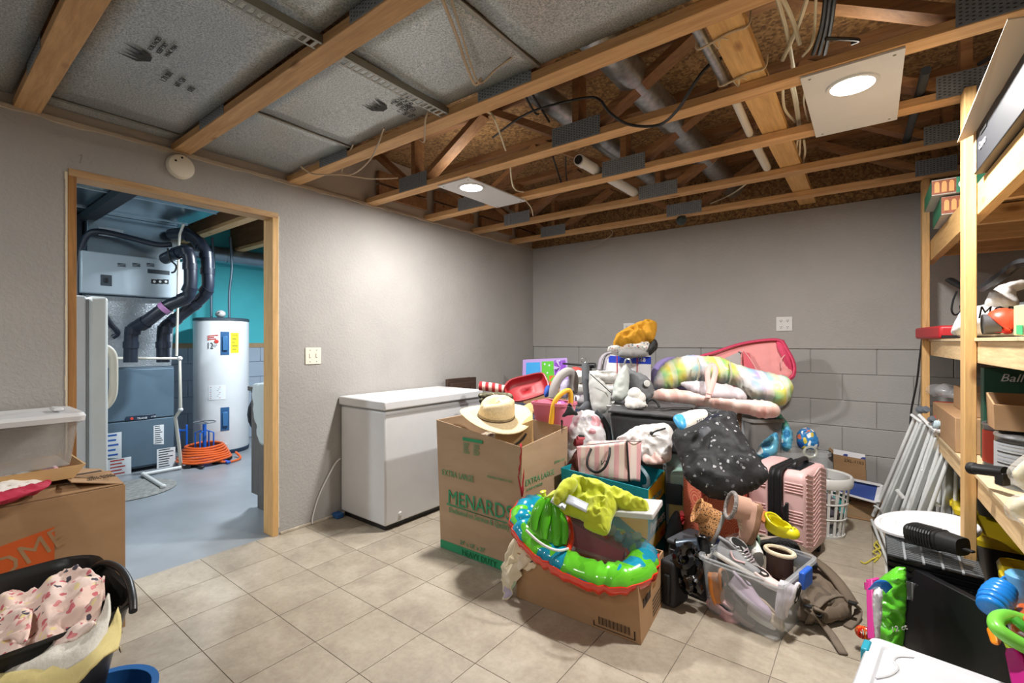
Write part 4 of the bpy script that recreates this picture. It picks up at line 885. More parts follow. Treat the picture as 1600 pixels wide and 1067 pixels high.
def lid(par, name, m, hx, hy, z, r=.03, th=.02, M=None, inset=.03, drop=.004):
    b = B(); rows = [rrect(0, 0, hx, hy, r, z - th), rrect(0, 0, hx + .003, hy + .003, r, z - th * .4), rrect(0, 0, hx - .004, hy - .004, r, z), rrect(0, 0, hx - inset, hy - inset, r * .7, z), rrect(0, 0, hx - inset - .008, hy - inset - .008, r * .6, z - drop), rrect(0, 0, .002, .002, .001, z - drop)]
    b.grid(rows, False, True)
    if M: b.xf(M)
    return b.build(name, m, par, world=bool(M), smooth=True, angle=30)
M_cl = clear('clear_plastic_bin', '#dfe3e6', .28, .3); M_cl2 = clear('clear_plastic_glossy', '#e6ecf0', .2, .12); M_mil = clear('milky_plastic', '#cfd2d4', .55, .4); M_film = clear('clear_film', '#eef2f5', .22, .1)
t = thing('storage_bin', 'clear plastic bin with white lid on the shallow carton at left', 'storage bin', (.205, .21, .737))
tub(t, 'body', clear('cloudy_bin_body', '#c9c8c2', .42, .35), .155, .27, .19, .03, .9); lid(t, 'lid', M_white, .172, .288, .225, .03, .035)
B().box((-.05, .20, .226), (.05, .235, .24)).build('lid_grip', M_white, t, world=False, bevel=.008)
for k, (m, lab) in enumerate(((spots('white_floral_cloth', '#e3ded6', ['#c7b8a6', '#d9a0a0', '#e3ded6'], 40, .3), 'white patterned garment on the cardboard box at left'), (mat('crimson_cloth', '#b02440', .85, bmp=.4, bs=30), 'crimson garment edge under the white garment at left'), (spots('pink_cloth_print', '#d79aa6', ['#e9c9cc', '#c2566c'], 50, .3), 'pink patterned garment end on the cardboard box at left'))):
    ol = [[(-60, 752), (10, 738), (60, 740), (70, 752), (20, 768), (-60, 782)], [(-30, 782), (20, 768), (55, 758), (80, 750), (76, 760), (40, 772), (-30, 792)], [(55, 744), (80, 732), (94, 733), (90, 745), (70, 750)]][k]
    puff('garment', [FZ(u, v, ZT + .055) for u, v in ol], (0, 0, 1), .022 if k != 1 else .012, .012, m, wr=(.014, 22), label=lab, cat='garment', group='clothes on the left cardboard box', seed=k, res=.012)
# black hamper
t = thing('laundry_tub', 'black flexible laundry tub full of clothes at lower left', 'laundry tub', (.985, .12, 0))
hx, hy = .30, .33; b = B(); rows = []
for (k, z) in ((.74, 0), (.80, .1), (.90, .28), (1.0, .42)): rows.append(rrect(0, 0, hx * k, hy * k, .12 * k, z, 8))
def rimz(p, dz): return V(p.x, p.y, dz + .03 * max(0, 1 - (abs(p.x - .08) / .16)) * (1 if abs(p.y) > .25 else 0))
rows.append([rimz(p, .45) for p in rrect(0, 0, hx * 1.01, hy * 1.01, .12, .45, 8)]); rows.append([rimz(p, .455) for p in rrect(0, 0, hx * 1.04, hy * 1.04, .12, .45, 8)]); rows.append([rimz(p, .445) for p in rrect(0, 0, hx * 1.045, hy * 1.045, .12, .45, 8)])
b.grid(rows, False, True); b.f.append(tuple(reversed(range(len(rows[0]))))); b.m.append(0); b.build('tub', mat('black_flexible_plastic', '#1b1a19', .38, bmp=.1), t, world=False, smooth=True, solid=.005, angle=60)
b = B(); b.tube(cat_rom([P(140, 892, 1.72), P(160, 880, 1.68), P(184, 886, 1.62), P(200, 905, 1.55), P(207, 932, 1.48), P(208, 955, 1.44)], 6), .011, 12).build('handle', MATS['black_flexible_plastic'], t, smooth=True)
M_hole = mat('pale_hole_view', '#b9a98f', .8)
for (x, z) in ((.10, .37), (.15, .39), (.13, .33), (.18, .34), (.16, .29), (.20, .29)): B().lathe([(.014, 0), (.012, .003), (.001, .003)], (x, hy * (.80 + z * .42) + .004, z), 14, axis=(0, 1, .15), sx=1).build('vent_hole', M_hole, t, world=False)
L0 = V(.985, .12, 0)
M_flor = spots('pink_floral_print', '#e3c6b8', ['#d98a8a', '#4a4650', '#e8d49a', '#c96a70', '#c96a70', '#e3c6b8'], 34, .36, .85, .25, dist=.04, base2='#ecd6cb')
def cloth(name, ctrl, m, lab, cat='garment', amp=.014, sc=9, nrm=(0, 0, 1), seed=1, nu=6, nv=6, th=.006, group=None, par=None):
    rows = patch([[Vector(p) for p in r] for r in ctrl], nu, nv); wrinkle(rows, amp, sc, nrm, seed); o = B().grid(rows).build(name, m, par, smooth=True, angle=85, solid=th)
    return tag(o, lab, cat, group) if lab else o
cloth('garment', [[P(-70, 985, 1.5), P(-70, 960, 1.55), P(-60, 940, 1.6), P(-20, 935, 1.62)], [P(-10, 1045, 1.30), P(0, 975, 1.45), P(20, 942, 1.55), P(60, 930, 1.6)], [P(50, 1040, 1.28), P(50, 985, 1.40), P(60, 945, 1.50), P(95, 895, 1.62)], [P(95, 1020, 1.28), P(100, 980, 1.36), P(110, 930, 1.46), P(128, 882, 1.60)], [P(145, 990, 1.30), P(155, 960, 1.36), P(164, 920, 1.45), P(160, 892, 1.56)]], M_flor, 'pale pink floral garment heaped in the black laundry tub', amp=.03, sc=9, nu=9, nv=9)
cloth('garment', [[P(-60, 1000, 1.5), P(-60, 985, 1.55), P(-50, 965, 1.6)], [P(0, 1005, 1.36), P(10, 975, 1.42), P(22, 955, 1.5)], [P(40, 1010, 1.30), P(48, 985, 1.36), P(50, 950, 1.44)]], M_flor, 'rolled fold of pink floral garment at the left picture edge', amp=.02, sc=10)
cloth('garment', [[P(-40, 1080, 1.22), P(-40, 1050, 1.26), P(-40, 1030, 1.3)], [P(60, 1062, 1.21), P(60, 1035, 1.24), P(70, 1015, 1.3)], [P(130, 1030, 1.22), P(135, 1005, 1.27), P(140, 985, 1.32)], [P(165, 1000, 1.28), P(172, 960, 1.34), P(170, 930, 1.42)]], mat('white_lace', '#d9d4c8', .9, bmp=.7, bs=70, bd=.004), 'white lacy cloth under the floral garment', amp=.012)
cloth('garment', [[P(-30, 1085, 1.18), P(-30, 1075, 1.2), P(-30, 1062, 1.22)], [P(60, 1080, 1.18), P(60, 1060, 1.2), P(80, 1045, 1.23)], [P(130, 1060, 1.19), P(140, 1030, 1.22), P(150, 1010, 1.26)], [P(185, 1010, 1.26), P(190, 975, 1.32), P(185, 950, 1.38)]], mat('pale_yellow_cloth', '#d9c98a', .9, bmp=.4, bs=40), 'pale yellow cloth lowest in the black laundry tub', amp=.014)
B().prism([(-.22, -.24), (.22, -.24), (.22, .24), (-.22, .24)], .15, .28).build('packed_clothes', mat('grey_cloth', '#8d877c', .9, bmp=.5, bs=20), t, world=False, bevel=.05, seg=4)
bc = FZ(190, 1075, .16); t = thing('blue_basin', 'small blue plastic basin peeking out beside the black tub', 'basin', (bc.x, bc.y - .05, 0)); B().lathe([(.001, .004), (.10, .004), (.13, .15), (.145, .155), (.145, .165), (.125, .162), (.10, .012), (.001, .01)], (0, 0, 0), 36).build('basin', mat('blue_basin', '#2f6fb4', .35), t, world=False, smooth=True)

# ================================================================ central low box and its contents
t = thing('carton', 'low open kraft box on the floor holding the inflatable ring', 'box', (2.0, 2.08, 0))
lb_bot = [(1.69, 1.865, 0), (2.328, 1.885, 0), (2.285, 2.30, 0), (1.66, 2.29, 0)]; lb_top = [(1.70, 1.86, .225), (2.315, 1.885, .245), (2.275, 2.30, .235), (1.66, 2.29, .235)]
wallbox(B(), lb_bot, lb_top, .006).build('body', M_kraft, t, bevel=.002)
def qpt(q, s, u, off=.002):   # point on a side face: q=(bottom-left,bottom-right,top-right,top-left)
    a = Vector(q[0]).lerp(Vector(q[1]), s); b = Vector(q[3]).lerp(Vector(q[2]), s); n = (Vector(q[1]) - Vector(q[0])).cross(Vector(q[3]) - Vector(q[0])).normalized(); return a.lerp(b, u) + n * off
fq = (lb_bot[0], lb_bot[1], lb_top[1], lb_top[0]); rq = (lb_bot[1], lb_bot[2], lb_top[2], lb_top[1])
def decal(q, s0, s1, u0, u1, m, par, name='printed_mark', off=.002):
    return B().slab([qpt(q, s0, u0, off), qpt(q, s1, u0, off), qpt(q, s1, u1, off), qpt(q, s0, u1, off)], (0, 0, 0.00001)).add([], []) or None
def dec(q, s0, s1, u0, u1, m, par, name='printed_mark', off=.0015):
    b = B(); b.add([qpt(q, s0, u0, off), qpt(q, s1, u0, off), qpt(q, s1, u1, off), qpt(q, s0, u1, off)], [(0, 1, 2, 3)]); return b.build(name, m, par)
b = B()
for k in range(26):
    s0 = .70 + k * .009; b.add([qpt(fq, s0, .10), qpt(fq, s0 + .003 + .003 * (k % 3 == 0), .10), qpt(fq, s0 + .003 + .003 * (k % 3 == 0), .24), qpt(fq, s0, .24)], [(0, 1, 2, 3)])
for (s0, s1, u0, u1) in ((.66, .965, .045, .06), (.955, .965, .045, .2), (.66, .668, .045, .14)): b.add([qpt(fq, s0, u0), qpt(fq, s1, u0), qpt(fq, s1, u1), qpt(fq, s0, u1)], [(0, 1, 2, 3)])
b.build('barcode', M_mk, t)
dec(rq, .12, .40, .52, .66, M_mk, t); dec(rq, .5, .62, .58, .98, mat('tape', '#9c7448', .4), t, 'tape')
b = B()
for k in range(5): b.add([qpt(rq, .45, .1 + k * .07), qpt(rq, .95, .1 + k * .07), qpt(rq, .95, .13 + k * .07), qpt(rq, .45, .13 + k * .07)], [(0, 1, 2, 3)])
b.build('small_print', M_mk, t)
# --- inflatable ring
t = thing('inflatable_ring', 'green and blue inflatable baby float with red underside', 'pool float', tuple(P(910, 880, 2.2)))
path = cat_rom([P(822, 800, 2.42), P(818, 822, 2.34), P(838, 850, 2.24), P(868, 872, 2.16), P(905, 892, 2.08), P(945, 903, 2.03), P(982, 900, 2.03), P(1004, 884, 2.10), P(1000, 862, 2.22), P(975, 850, 2.32), P(930, 835, 2.40), P(880, 810, 2.46), P(845, 792, 2.48)], 6, True)
M_fg, nt_, bq_, N_, L_ = new_mat('float_green_blue'); bq_.inputs['Roughness'].default_value = .18
L_.new(ramp(N_, L_, tex_noise(N_, L_, coords(N_, L_), 9.5, 0, .3, .8), [(0, '#0f8fb0'), (.46, '#5fc02c'), (.6, '#6ad030')], True), bq_.inputs['Base Color']); M_fred = mat('float_red', '#e0351c', .18, coat=.5)
n = len(path); rad = [(.063 + .005 * math.cos(i * 2.6)) * (1 - .12 * (i % 6 == 0)) for i in range(n)]
def ring_mesh(lo, hi, m, name, rr=1.):
    b = B(); rows = []; cen = sum(path, Vector()) / n; seg = 16
    up_ = (path[20] - cen).cross(path[5] - cen).normalized(); up_ = up_ if up_.z > 0 else -up_
    for i, p in enumerate(path):
        tg = (path[(i + 1) % n] - path[i - 1]).normalized(); o_ = tg.cross(up_).normalized(); u_ = o_.cross(tg).normalized()
        if u_.z < 0: u_ = -u_
        rows.append([p + (o_ * math.cos(a) * 1.08 + u_ * math.sin(a)) * rad[i] * rr for a in [math.radians(lo + (hi - lo) * k / seg) for k in range(seg + 1)]])
    b.grid(rows, True, False); return b.build(name, m, t, smooth=True, angle=80)
cen = sum(path, Vector()) / n
M_fg.node_tree.nodes['Principled BSDF'].inputs['Coat Weight'].default_value = .6
ring_mesh(16, 164, M_fg, 'upper_tube'); ring_mesh(164, 376, M_fred, 'lower_tube')
b = B(); rr_ = []
for i in range(n):
    tg = (path[(i + 1) % n] - path[i - 1]).normalized(); up_ = (path[20] - cen).cross(path[5] - cen).normalized(); up_ = up_ if up_.z > 0 else -up_; o_ = tg.cross(up_).normalized(); u_ = o_.cross(tg).normalized(); u_ = u_ if u_.z > 0 else -u_
    out = o_ if (path[i] - cen).dot(o_) > 0 else -o_; rr_.append(path[i] + (out * 1.05 + u_ * .27) * rad[i])
b.tube(rr_, .004, 6, closed=True).build('seam', M_fred, t, smooth=True)
M_lime = mat('float_lime', '#58b824', .2, coat=.4)
ppuff('seat_back', [(822, 818), (832, 800), (844, 784), (856, 780), (867, 784), (877, 797), (884, 814), (886, 834), (883, 855), (867, 859), (850, 850), (833, 834)], 2.22, .025, .025, M_lime, parent=t, wr=(.003, 16), pitch=25)
for (pts, r) in (([(834, 828), (836, 808), (843, 790), (850, 780)], .024), ([(850, 842), (852, 815), (856, 792), (859, 779)], .027), ([(868, 852), (870, 830), (869, 805), (865, 787)], .027), ([(881, 850), (882, 832), (880, 814), (873, 798)], .020)):
    pp = cat_rom([P(u, v, 2.155 + (860 - v) * .0009) for u, v in pts], 5); B().tube(pp, [r * (.55 + .45 * math.sin(math.pi * (i + .6) / (len(pp) + .2))) for i in range(len(pp))], 14).build('air_chamber', M_lime, t, smooth=True)
b = B(); b.tube(cat_rom([P(822, 828, 2.14), P(840, 845, 2.10), P(858, 856, 2.08), P(874, 860, 2.09), P(888, 857, 2.12)], 6), .006, 8).build('white_piping', M_whitep, t, smooth=True)
b = B(); b.tube(cat_rom([P(886, 862, 2.14), P(893, 845, 2.18), P(891, 820, 2.25), P(884, 802, 2.3), P(874, 790, 2.34)], 6), .012, 8).build('red_piping', M_fred, t, smooth=True)
B().lathe([(.012, 0), (.010, .02), (.016, .024), (.001, .03)], P(850, 775, 2.24), 12, axis=(-.1, -.2, 1)).build('valve', mat('yellow_green_valve', '#c9d83a', .3), t, smooth=True)
# --- clear bin with white lid lying in the box
t = thing('storage_bin', 'clear plastic bin with white lid and red things inside, in the low box', 'storage bin', tuple(P(950, 860, 2.35)))
A = P(884, 822, 2.30); Bq = P(1012, 808, 2.12); dn = V(0, 0, -.24); C_ = P(1022, 806, 2.22) ; bk = V(-.03, .20, 0)
bo = [P(890, 860, 2.28), P(1003, 893, 2.14), P(1003, 893, 2.14) + bk, P(890, 860, 2.28) + bk]; to = [P(882, 800, 2.30), P(1016, 812, 2.12), P(1016, 812, 2.12) + bk, P(882, 800, 2.30) + bk]
wallbox(B(), bo, to, .003).build('body', clear('tinted_clear_bin', '#d6dde2', .22, .2), t)
li = [p + (p - (sum(to, Vector()) / 4)) * .07 for p in to]; B().slab(li, (0, 0, .03)).build('lid', M_white, t, bevel=.006)
B().hexa([bo[0].lerp(bo[3], .1) + V(.012, .008, .01), bo[0].lerp(bo[1], .72) + V(0, .015, .01), bo[3].lerp(bo[2], .72) + V(0, -.01, .01), bo[3] + V(.012, -.01, .01), to[0] + V(.014, .008, -.04), bo[0].lerp(bo[1], .74) + V(0, .015, .055), bo[3].lerp(bo[2], .74) + V(0, -.01, .055), to[3] + V(.014, -.01, -.04)]).build('red_contents', mat('dark_red_stuff', '#a8203c', .6, var=.2), t)
for (u, v, d, r, c) in ((968, 838, 2.26, .028, '#6fa7c9'), (985, 850, 2.24, .02, '#2f4f9e'), (955, 828, 2.27, .026, '#b9cdd6'), (945, 842, 2.27, .02, '#d23a44'), (978, 862, 2.24, .022, '#d8d6d0'), (995, 838, 2.22, .022, '#9ab7a8'), (972, 832, 2.25, .01, '#e2c23a')): B().ball(P(u, v, d), r, 12, 7).jit(.008, 30).build('toy', mat('toy_' + c[1:], c, .35), t, smooth=True)
tag(B().ball(P(1012, 872, 2.2), (.035, .035, .03), 14, 8).ball(P(1018, 880, 2.17), (.02, .02, .02), 10, 6).build('orange_toy', mat('peach_plastic', '#e0a06a', .4), smooth=True), 'round peach-orange toy in the right corner of the low box', 'toy')
# --- yellow hi-vis garment
M_hv = mat('hi_vis_yellow', '#bcc52a', .85, var=.05, bmp=.35, bs=28, sheen=.3); M_ref = mat('reflective_tape', '#c6ccd6', .35, .3)
t = thing('hi_vis_jacket', 'yellow high-visibility jacket with silver reflective tape', 'jacket', tuple(P(930, 790, 2.3)))
ppuff('body', [(846, 786), (862, 770), (880, 764), (892, 746), (910, 745), (935, 752), (960, 768), (968, 790), (958, 812), (948, 836), (925, 826), (905, 812), (885, 806), (866, 800)], 2.24, .07, .03, M_hv, parent=t, wr=(.034, 13), pitch=50, seed=3, res=.013)
ppuff('sleeve', [(930, 758), (960, 762), (990, 775), (1012, 785), (1014, 800), (995, 803), (970, 796), (945, 785)], 2.22, .05, .03, M_hv, parent=t, wr=(.02, 18), pitch=50, seed=5, res=.012)
ppuff('sleeve', [(862, 778), (876, 752), (892, 744), (905, 752), (900, 768), (884, 780), (870, 792)], 2.22, .045, .03, M_hv, parent=t, wr=(.012, 16), pitch=40, seed=8)
ppuff('front_flap', [(918, 800), (935, 775), (955, 778), (958, 806), (950, 838), (930, 834), (910, 822)], 2.16, .03, .02, M_hv, parent=t, wr=(.012, 18), pitch=35, seed=6)
def ribbon(name, pts, wd, m, par=None, th=.003, up=(0, 0, 1), lab=None, cat=None, group=None, n=5):
    pts = cat_rom(pts, n); b = B(); rows = []
    ups = Vector(up)
    for i, p in enumerate(pts):
        tg = (pts[min(i + 1, len(pts) - 1)] - pts[max(i - 1, 0)]).normalized(); s = tg.cross(ups); s = s.normalized() if s.length > 1e-3 else V(1, 0, 0); rows.append([p - s * wd / 2, p - s * wd / 6, p + s * wd / 6, p + s * wd / 2])
    b.grid(rows); o = b.build(name, m, par, smooth=True, solid=th, angle=80)
    return tag(o, lab, cat, group) if lab else o
ribbon('reflective_tape', [P(886, 779, 2.165), P(900, 785, 2.15), P(918, 794, 2.145)], .046, M_ref, t, up=-plane_n(900, 0, 50)); ribbon('reflective_tape', [P(862, 780, 2.20), P(873, 787, 2.19), P(884, 793, 2.185)], .03, M_ref, t, up=-plane_n(870, 0, 50))
# --- floral blanket hanging over the left end
cloth('blanket', [[P(822, 822, 2.42), P(812, 832, 2.40), P(800, 850, 2.38), P(788, 880, 2.36), P(786, 905, 2.35), P(790, 930, 2.34)], [P(832, 840, 2.35), P(822, 848, 2.34), P(812, 865, 2.33), P(800, 890, 2.32), P(795, 915, 2.32), P(788, 945, 2.31)], [P(845, 862, 2.28), P(838, 868, 2.28), P(826, 880, 2.28), P(812, 897, 2.29), P(800, 920, 2.30), P(790, 947, 2.31)]],
      spots('faded_floral_blanket', '#d8cbb0', ['#c9a0a0', '#a9b89a', '#e0d6c0', '#b9aec0', '#dcc890'], 16, .42, .9, .3, dist=.06), 'pale floral blanket hanging over the left end of the low box', 'blanket', amp=.02, sc=14, nrm=(-.5, -.8, 0))
cloth('blanket', [[P(805, 850, 2.34), P(822, 846, 2.33), P(845, 862, 2.28)], [P(796, 872, 2.33), P(815, 868, 2.31), P(838, 885, 2.26)], [P(790, 885, 2.32), P(808, 880, 2.31), P(826, 892, 2.27)]], mat('cream_cloth', '#dccfae', .9, bmp=.4), 'cream folded cloth over the corner of the low box', 'cloth', amp=.012, sc=16)
ppuff('grey_packing', [(826, 880), (850, 870), (900, 880), (960, 905), (1005, 905), (1020, 880), (1000, 868), (940, 880), (880, 868)], 2.2, .02, .05, mat('dark_fabric_mixed', '#4a4850', .9, var=.3), pitch=75, label='dark mixed cloth packed inside the low box', cat='cloth')
# ================================================================ pile of household things, front to back
def sup(name, lab, cat, c, hx, hy, h, m, rz=0, z=0, lidm=None):
    t = thing(name, lab, cat, (c[0], c[1], z), rz); tub(t, 'body', m, hx, hy, h, .03, .9)
    if lidm: lid(t, 'lid', lidm, hx + .016, hy + .016, h + .015, .03, .03)
    return t
M_gtub = mat('grey_tote_plastic', '#8f9296', .45); M_teal = mat('teal_plastic', '#0f8f8c', .4)
M_navyp = mat('navy_plastic', '#27324a', .45)
# hidden carriers of the pile
sup('storage_tote', 'large grey lidded tote at the bottom of the pile under the black soft case', 'storage tote', (1.98, 3.16), .28, .20, .55, M_gtub, 30, lidm=M_gtub)
sup('storage_tote', 'large navy lidded tote at the back of the pile under the white and blue carton', 'storage tote', (1.48, 3.70), .30, .22, .70, M_navyp, 10, lidm=M_navyp)
sup('storage_tote', 'large navy lidded tote near the left wall under the red sled', 'storage tote', (1.0, 2.98), .34, .29, .72, M_navyp, 0, lidm=M_navyp)
sup('storage_tote', 'large grey lidded tote under the striped floats', 'storage tote', (2.12, 3.82), .32, .17, .79, M_gtub, 20, lidm=M_gtub)
# --- diaper carton (teal and yellow)
M_tl = mat('teal_box_print', '#0c8f9c', .5); M_yl = mat('yellow_box_print', '#e8c21f', .5); M_org = mat('orange_fruit_print', '#e07a1e', .5)
t = thing('diaper_carton', 'open teal and yellow diaper carton holding the pink striped bag', 'box', (1.88, 2.5, 0))
pb = [(1.66, 2.40, 0), (2.13, 2.46, 0), (2.10, 2.83, 0), (1.66, 2.80, 0)]; pt = [(1.645, 2.36, .53), (2.13, 2.476, .465), (2.075, 2.88, .473), (1.655, 2.80, .53)]
wallbox(B(), pb, pt, .006).build('carton', M_tl, t, bevel=.002)
fq = (pb[0], pb[1], pt[1], pt[0]); rq = (pb[1], pb[2], pt[2], pt[1])
dec(fq, .62, 1.0, .0, .78, M_yl, t, 'yellow_panel'); dec(rq, 0, 1, .72, .995, M_yl, t, 'yellow_panel'); dec(rq, 0, 1, .22, .38, M_yl, t, 'yellow_panel')
ex = (Vector(pb[1]) - Vector(pb[0])); ey = Vector(pb[2]) - Vector(pb[1])
text('Pampers', .055, M_whitep, qpt(fq, .08, .80), ex + V(0, 0, -.05), UP, t, off=.002); text('Pampers', .085, M_whitep, qpt(rq, .1, .45), ey, UP, t, off=.002); text('BABY-DRY', .045, M_tl, qpt(rq, .12, .80), ey, UP, t, off=.003); text('198', .06, M_inkr, qpt(rq, .62, .24), ey, UP, t, off=.003); text('BABY-DRY', .04, M_tl, qpt(fq, .66, .64), ex, UP, t, off=.003)
sun = B()
for k in range(10): a = 2 * math.pi * k / 10; c0 = qpt(rq, .62, .62, .002); e1 = ey.normalized(); sun.add([c0 + e1 * .012 * math.cos(a - .25) + UP * .012 * math.sin(a - .25), c0 + e1 * .032 * math.cos(a) + UP * .032 * math.sin(a), c0 + e1 * .012 * math.cos(a + .25) + UP * .012 * math.sin(a + .25)], [(0, 1, 2)])
sun.build('sun_print', M_yl, t)
# --- pink striped bag standing in it
t = thing('shopping_bag', 'pink and cream striped shopping bag with black ribbon handles', 'bag', tuple(P(950, 740, 2.82)))
M_pstr = stripes('pink_stripe_paper', ['#e8b9b4', '#e9d8cd', '#e6aeb0', '#ead3c6'], 0, .115, .55, rot=(0, 0, -.25)); 
q = [P(905, 741, 2.8), P(983, 752, 2.66), P(979, 689, 2.68), P(901, 697, 2.82)]
g = [P(1000, 753, 2.72), P(1002, 690, 2.74)]
b = B(); rows = patch([[q[0], q[3]], [q[0].lerp(q[1], .33) + VW * -.02, q[3].lerp(q[2], .33) + VW * -.01], [q[0].lerp(q[1], .66) + VW * -.02, q[3].lerp(q[2], .66) - VW * .012], [q[1], q[2]]], 5, 8); wrinkle(rows, .006, 9, -VW, 3); b.grid(rows).build('front', M_pstr, t, smooth=True, solid=.004)
rows = patch([[q[1], q[2]], [q[1].lerp(g[0], .5) + VW * .02, q[2].lerp(g[1], .5) + VW * .02], [g[0], g[1]]], 5, 8); B().grid(rows).build('gusset', M_pstr, t, smooth=True, solid=.004)
rows = patch([[q[0] + VW * .12, q[3] + VW * .12], [g[0] + VW * .08, g[1] + VW * .06]], 4, 4); B().grid(rows).build('back', M_pstr, t, smooth=True, solid=.004)
ribbon('trim', [q[1] - VW * .006, q[1].lerp(q[2], .5) - VW * .006, q[2] - VW * .006], .010, M_blackm, t, up=-VW)
B().tube([q[3], q[2], g[1]], .0022, 6).build('edge', M_blackm, t)
ribbon('handle', [P(924, 701, 2.75), P(918, 716, 2.7), P(919, 730, 2.68), P(932, 738, 2.65), P(945, 730, 2.64), P(952, 712, 2.66), P(953, 699, 2.7)], .014, M_blackm, t, up=-VW, n=7)
text('VS', .045, M_ink, P(936, 727, 2.695), RT, UP, t, shear=.3, off=.004)
# clear plastic scraps and a teal bottle edge in the carton
tag(B().tube(cat_rom([P(1000, 728, 2.78), P(1012, 745, 2.70), P(1012, 758, 2.66), P(1004, 760, 2.66)], 5), .010, 8).build('clear_tubing', clear('clear_tube', '#c9e2ec', .5, .1), smooth=True), 'clear curved plastic tube at the right end of the diaper carton', 'tube')
ppuff('dark_garment', [(878, 738), (892, 716), (905, 700), (905, 745), (885, 748)], 2.86, .03, .03, mat('brown_dark_cloth', '#5a2f28', .9, bmp=.3), label='dark reddish brown cloth at the left end of the diaper carton', cat='garment')
# --- dark rolled things with red ends behind the bag
for k, (a, c, r) in enumerate([((899, 690), (948, 692), .022), ((903, 684), (952, 690), .014), ((905, 681), (945, 687), .008)]):
    t = thing('folded_umbrella', ['thick black roll with dark red end behind the striped bag', 'black roll with pink end behind the striped bag', 'thin black rod behind the striped bag'][k], 'umbrella', tuple(P(*a, 2.92)), group='dark rolls behind the striped bag')
    B().tube([P(*a, 2.92), P((a[0] + c[0]) / 2, (a[1] + c[1]) / 2 - 2, 2.96), P(*c, 3.0)], [r, r * .9, r * .8], 12).build('roll', mat('charcoal_cloth', '#22262a', .6, bmp=.3), t, smooth=True)
    B().tube([P(a[0] - 1, a[1] + 1, 2.91), P(a[0] + 10, a[1] + 1, 2.925)], r * 1.1, 12).build('end', [mat('dark_red_cloth', '#8a2830', .7), mat('rose_cloth', '#d0606a', .7), M_blackm][k], t, smooth=True)
# --- white plastic bag with pink cloth at right of it
M_bagw = mat('white_film_bag', '#d9d5d2', .35, bmp=.8, bs=16, bd=.01, coat=.2)
ppuff('plastic_bag', [(962, 688), (972, 680), (990, 668), (1010, 664), (1036, 661), (1050, 668), (1054, 682), (1050, 705), (1048, 720), (1030, 724), (1005, 722), (985, 705)], 2.84, .08, .06, M_bagw, wr=(.025, 12), pitch=35, res=.014, seed=11, label='white plastic carrier bag behind the pink striped bag', cat='bag')
ppuff('pink_garment', [(988, 690), (1005, 686), (1020, 697), (1032, 712), (1040, 724), (1020, 726), (1004, 722), (1003, 700)], 2.78, .03, .02, mat('pale_pink_cloth', '#e3c0b8', .85, bmp=.4, bs=20), wr=(.012, 16), pitch=45, label='pale pink cloth spilling beside the striped bag', cat='garment', res=.013)
tag(B().tube(cat_rom([P(1017, 678, 2.77), P(1024, 674, 2.75), P(1034, 671, 2.74), P(1040, 669, 2.74)], 4), .005, 6).ball(P(1018, 677, 2.765), (.012, .012, .012), 8, 5).build('black_wire', M_black, smooth=True), 'small black wire end on the white plastic bag', 'wire')
# --- white and pink packaged quilt left of them
M_pkg = spots('quilted_package', '#d4d2d4', ['#c98f96', '#d4d2d4', '#b9b4bc', '#dcd9d8'], 10, .42, .35, .6, dist=.06)
ppuff('packaged_quilt', [(882, 690), (884, 665), (892, 650), (905, 643), (925, 641), (938, 650), (946, 672), (948, 700), (940, 715), (900, 730), (882, 735)], 3.02, .10, .12, M_pkg, wr=(.022, 11), pitch=25, res=.016, label='white and pink quilt in a wrinkled clear bag behind the moving box', cat='quilt', seed=4)
tag(B().tube(cat_rom([P(930, 643, 3.02), P(942, 655, 3.02), P(950, 672, 3.02), P(952, 690, 3.0), P(948, 705, 2.96)], 5), .018, 8).build('dark_strap', mat('dark_strap_cloth', '#3a3f44', .8), smooth=True), 'dark grey strap running down behind the packaged quilt', 'strap')
ppuff('teal_bag', [(948, 655), (958, 668), (962, 690), (958, 702), (950, 698), (944, 676)], 3.1, .03, .03, mat('pale_teal_film', '#8fc6cf', .35, bmp=.4), label='pale teal plastic bag between quilt and black case', cat='bag')
ppuff('green_scrap', [(941, 672), (947, 670), (951, 685), (949, 697), (943, 690)], 3.02, .015, .015, mat('green_yellow', '#7f8c3a', .6), label='small green and yellow thing beside the packaged quilt', cat='toy')
# --- white round basket, black soft case
t = thing('white_bowl', 'round white plastic basket rim behind the black soft case', 'basket', tuple(P(955, 660, 3.2))); c = P(957, 632, 3.18)
B().lathe([(.001, -.20), (.075, -.20), (.10, -.02), (.11, 0), (.115, .005), (.11, .01), (.095, 0), (.072, -.19), (.001, -.19)], c, 32).build('basket', M_whitep, t, smooth=True)
t = thing('soft_case', 'long black soft fabric case with handle on the pile', 'case', tuple(P(1015, 680, 3.1)))
def HB(fl, fr, br, bl, h): return [p - V(0, 0, h) for p in (fl, fr, br, bl)], [fl, fr, br, bl]
M_blkf = mat('black_fabric', '#212226', .75, var=.15, bmp=.5, bs=14, bd=.012, sheen=.3)
fl_, fr_, br_, bl_ = P(950, 647, 2.94), P(1068, 658, 2.8), P(1088, 636, 3.15), P(963, 627, 3.25)
bo, to = HB(fl_, fr_, br_, bl_, .22); bo[0] += VW * .03 + RT * .04; bo[1] += VW * .03
cb = B(); cb.hexa(bo + to); cb.build('body', M_blkf, t, bevel=.03, seg=4)
b = B(); rows = patch([[fl_.lerp(bl_, a) + V(0, 0, .012), fl_.lerp(bl_, a).lerp(fr_.lerp(br_, a), .5) + V(0, 0, .014), fr_.lerp(br_, a) + V(0, 0, .012)] for a in (0, .35, .7, 1)], 5, 8); wrinkle(rows, .006, 8); b.grid(rows).build('top_flap', M_blkf, t, smooth=True, solid=.012)
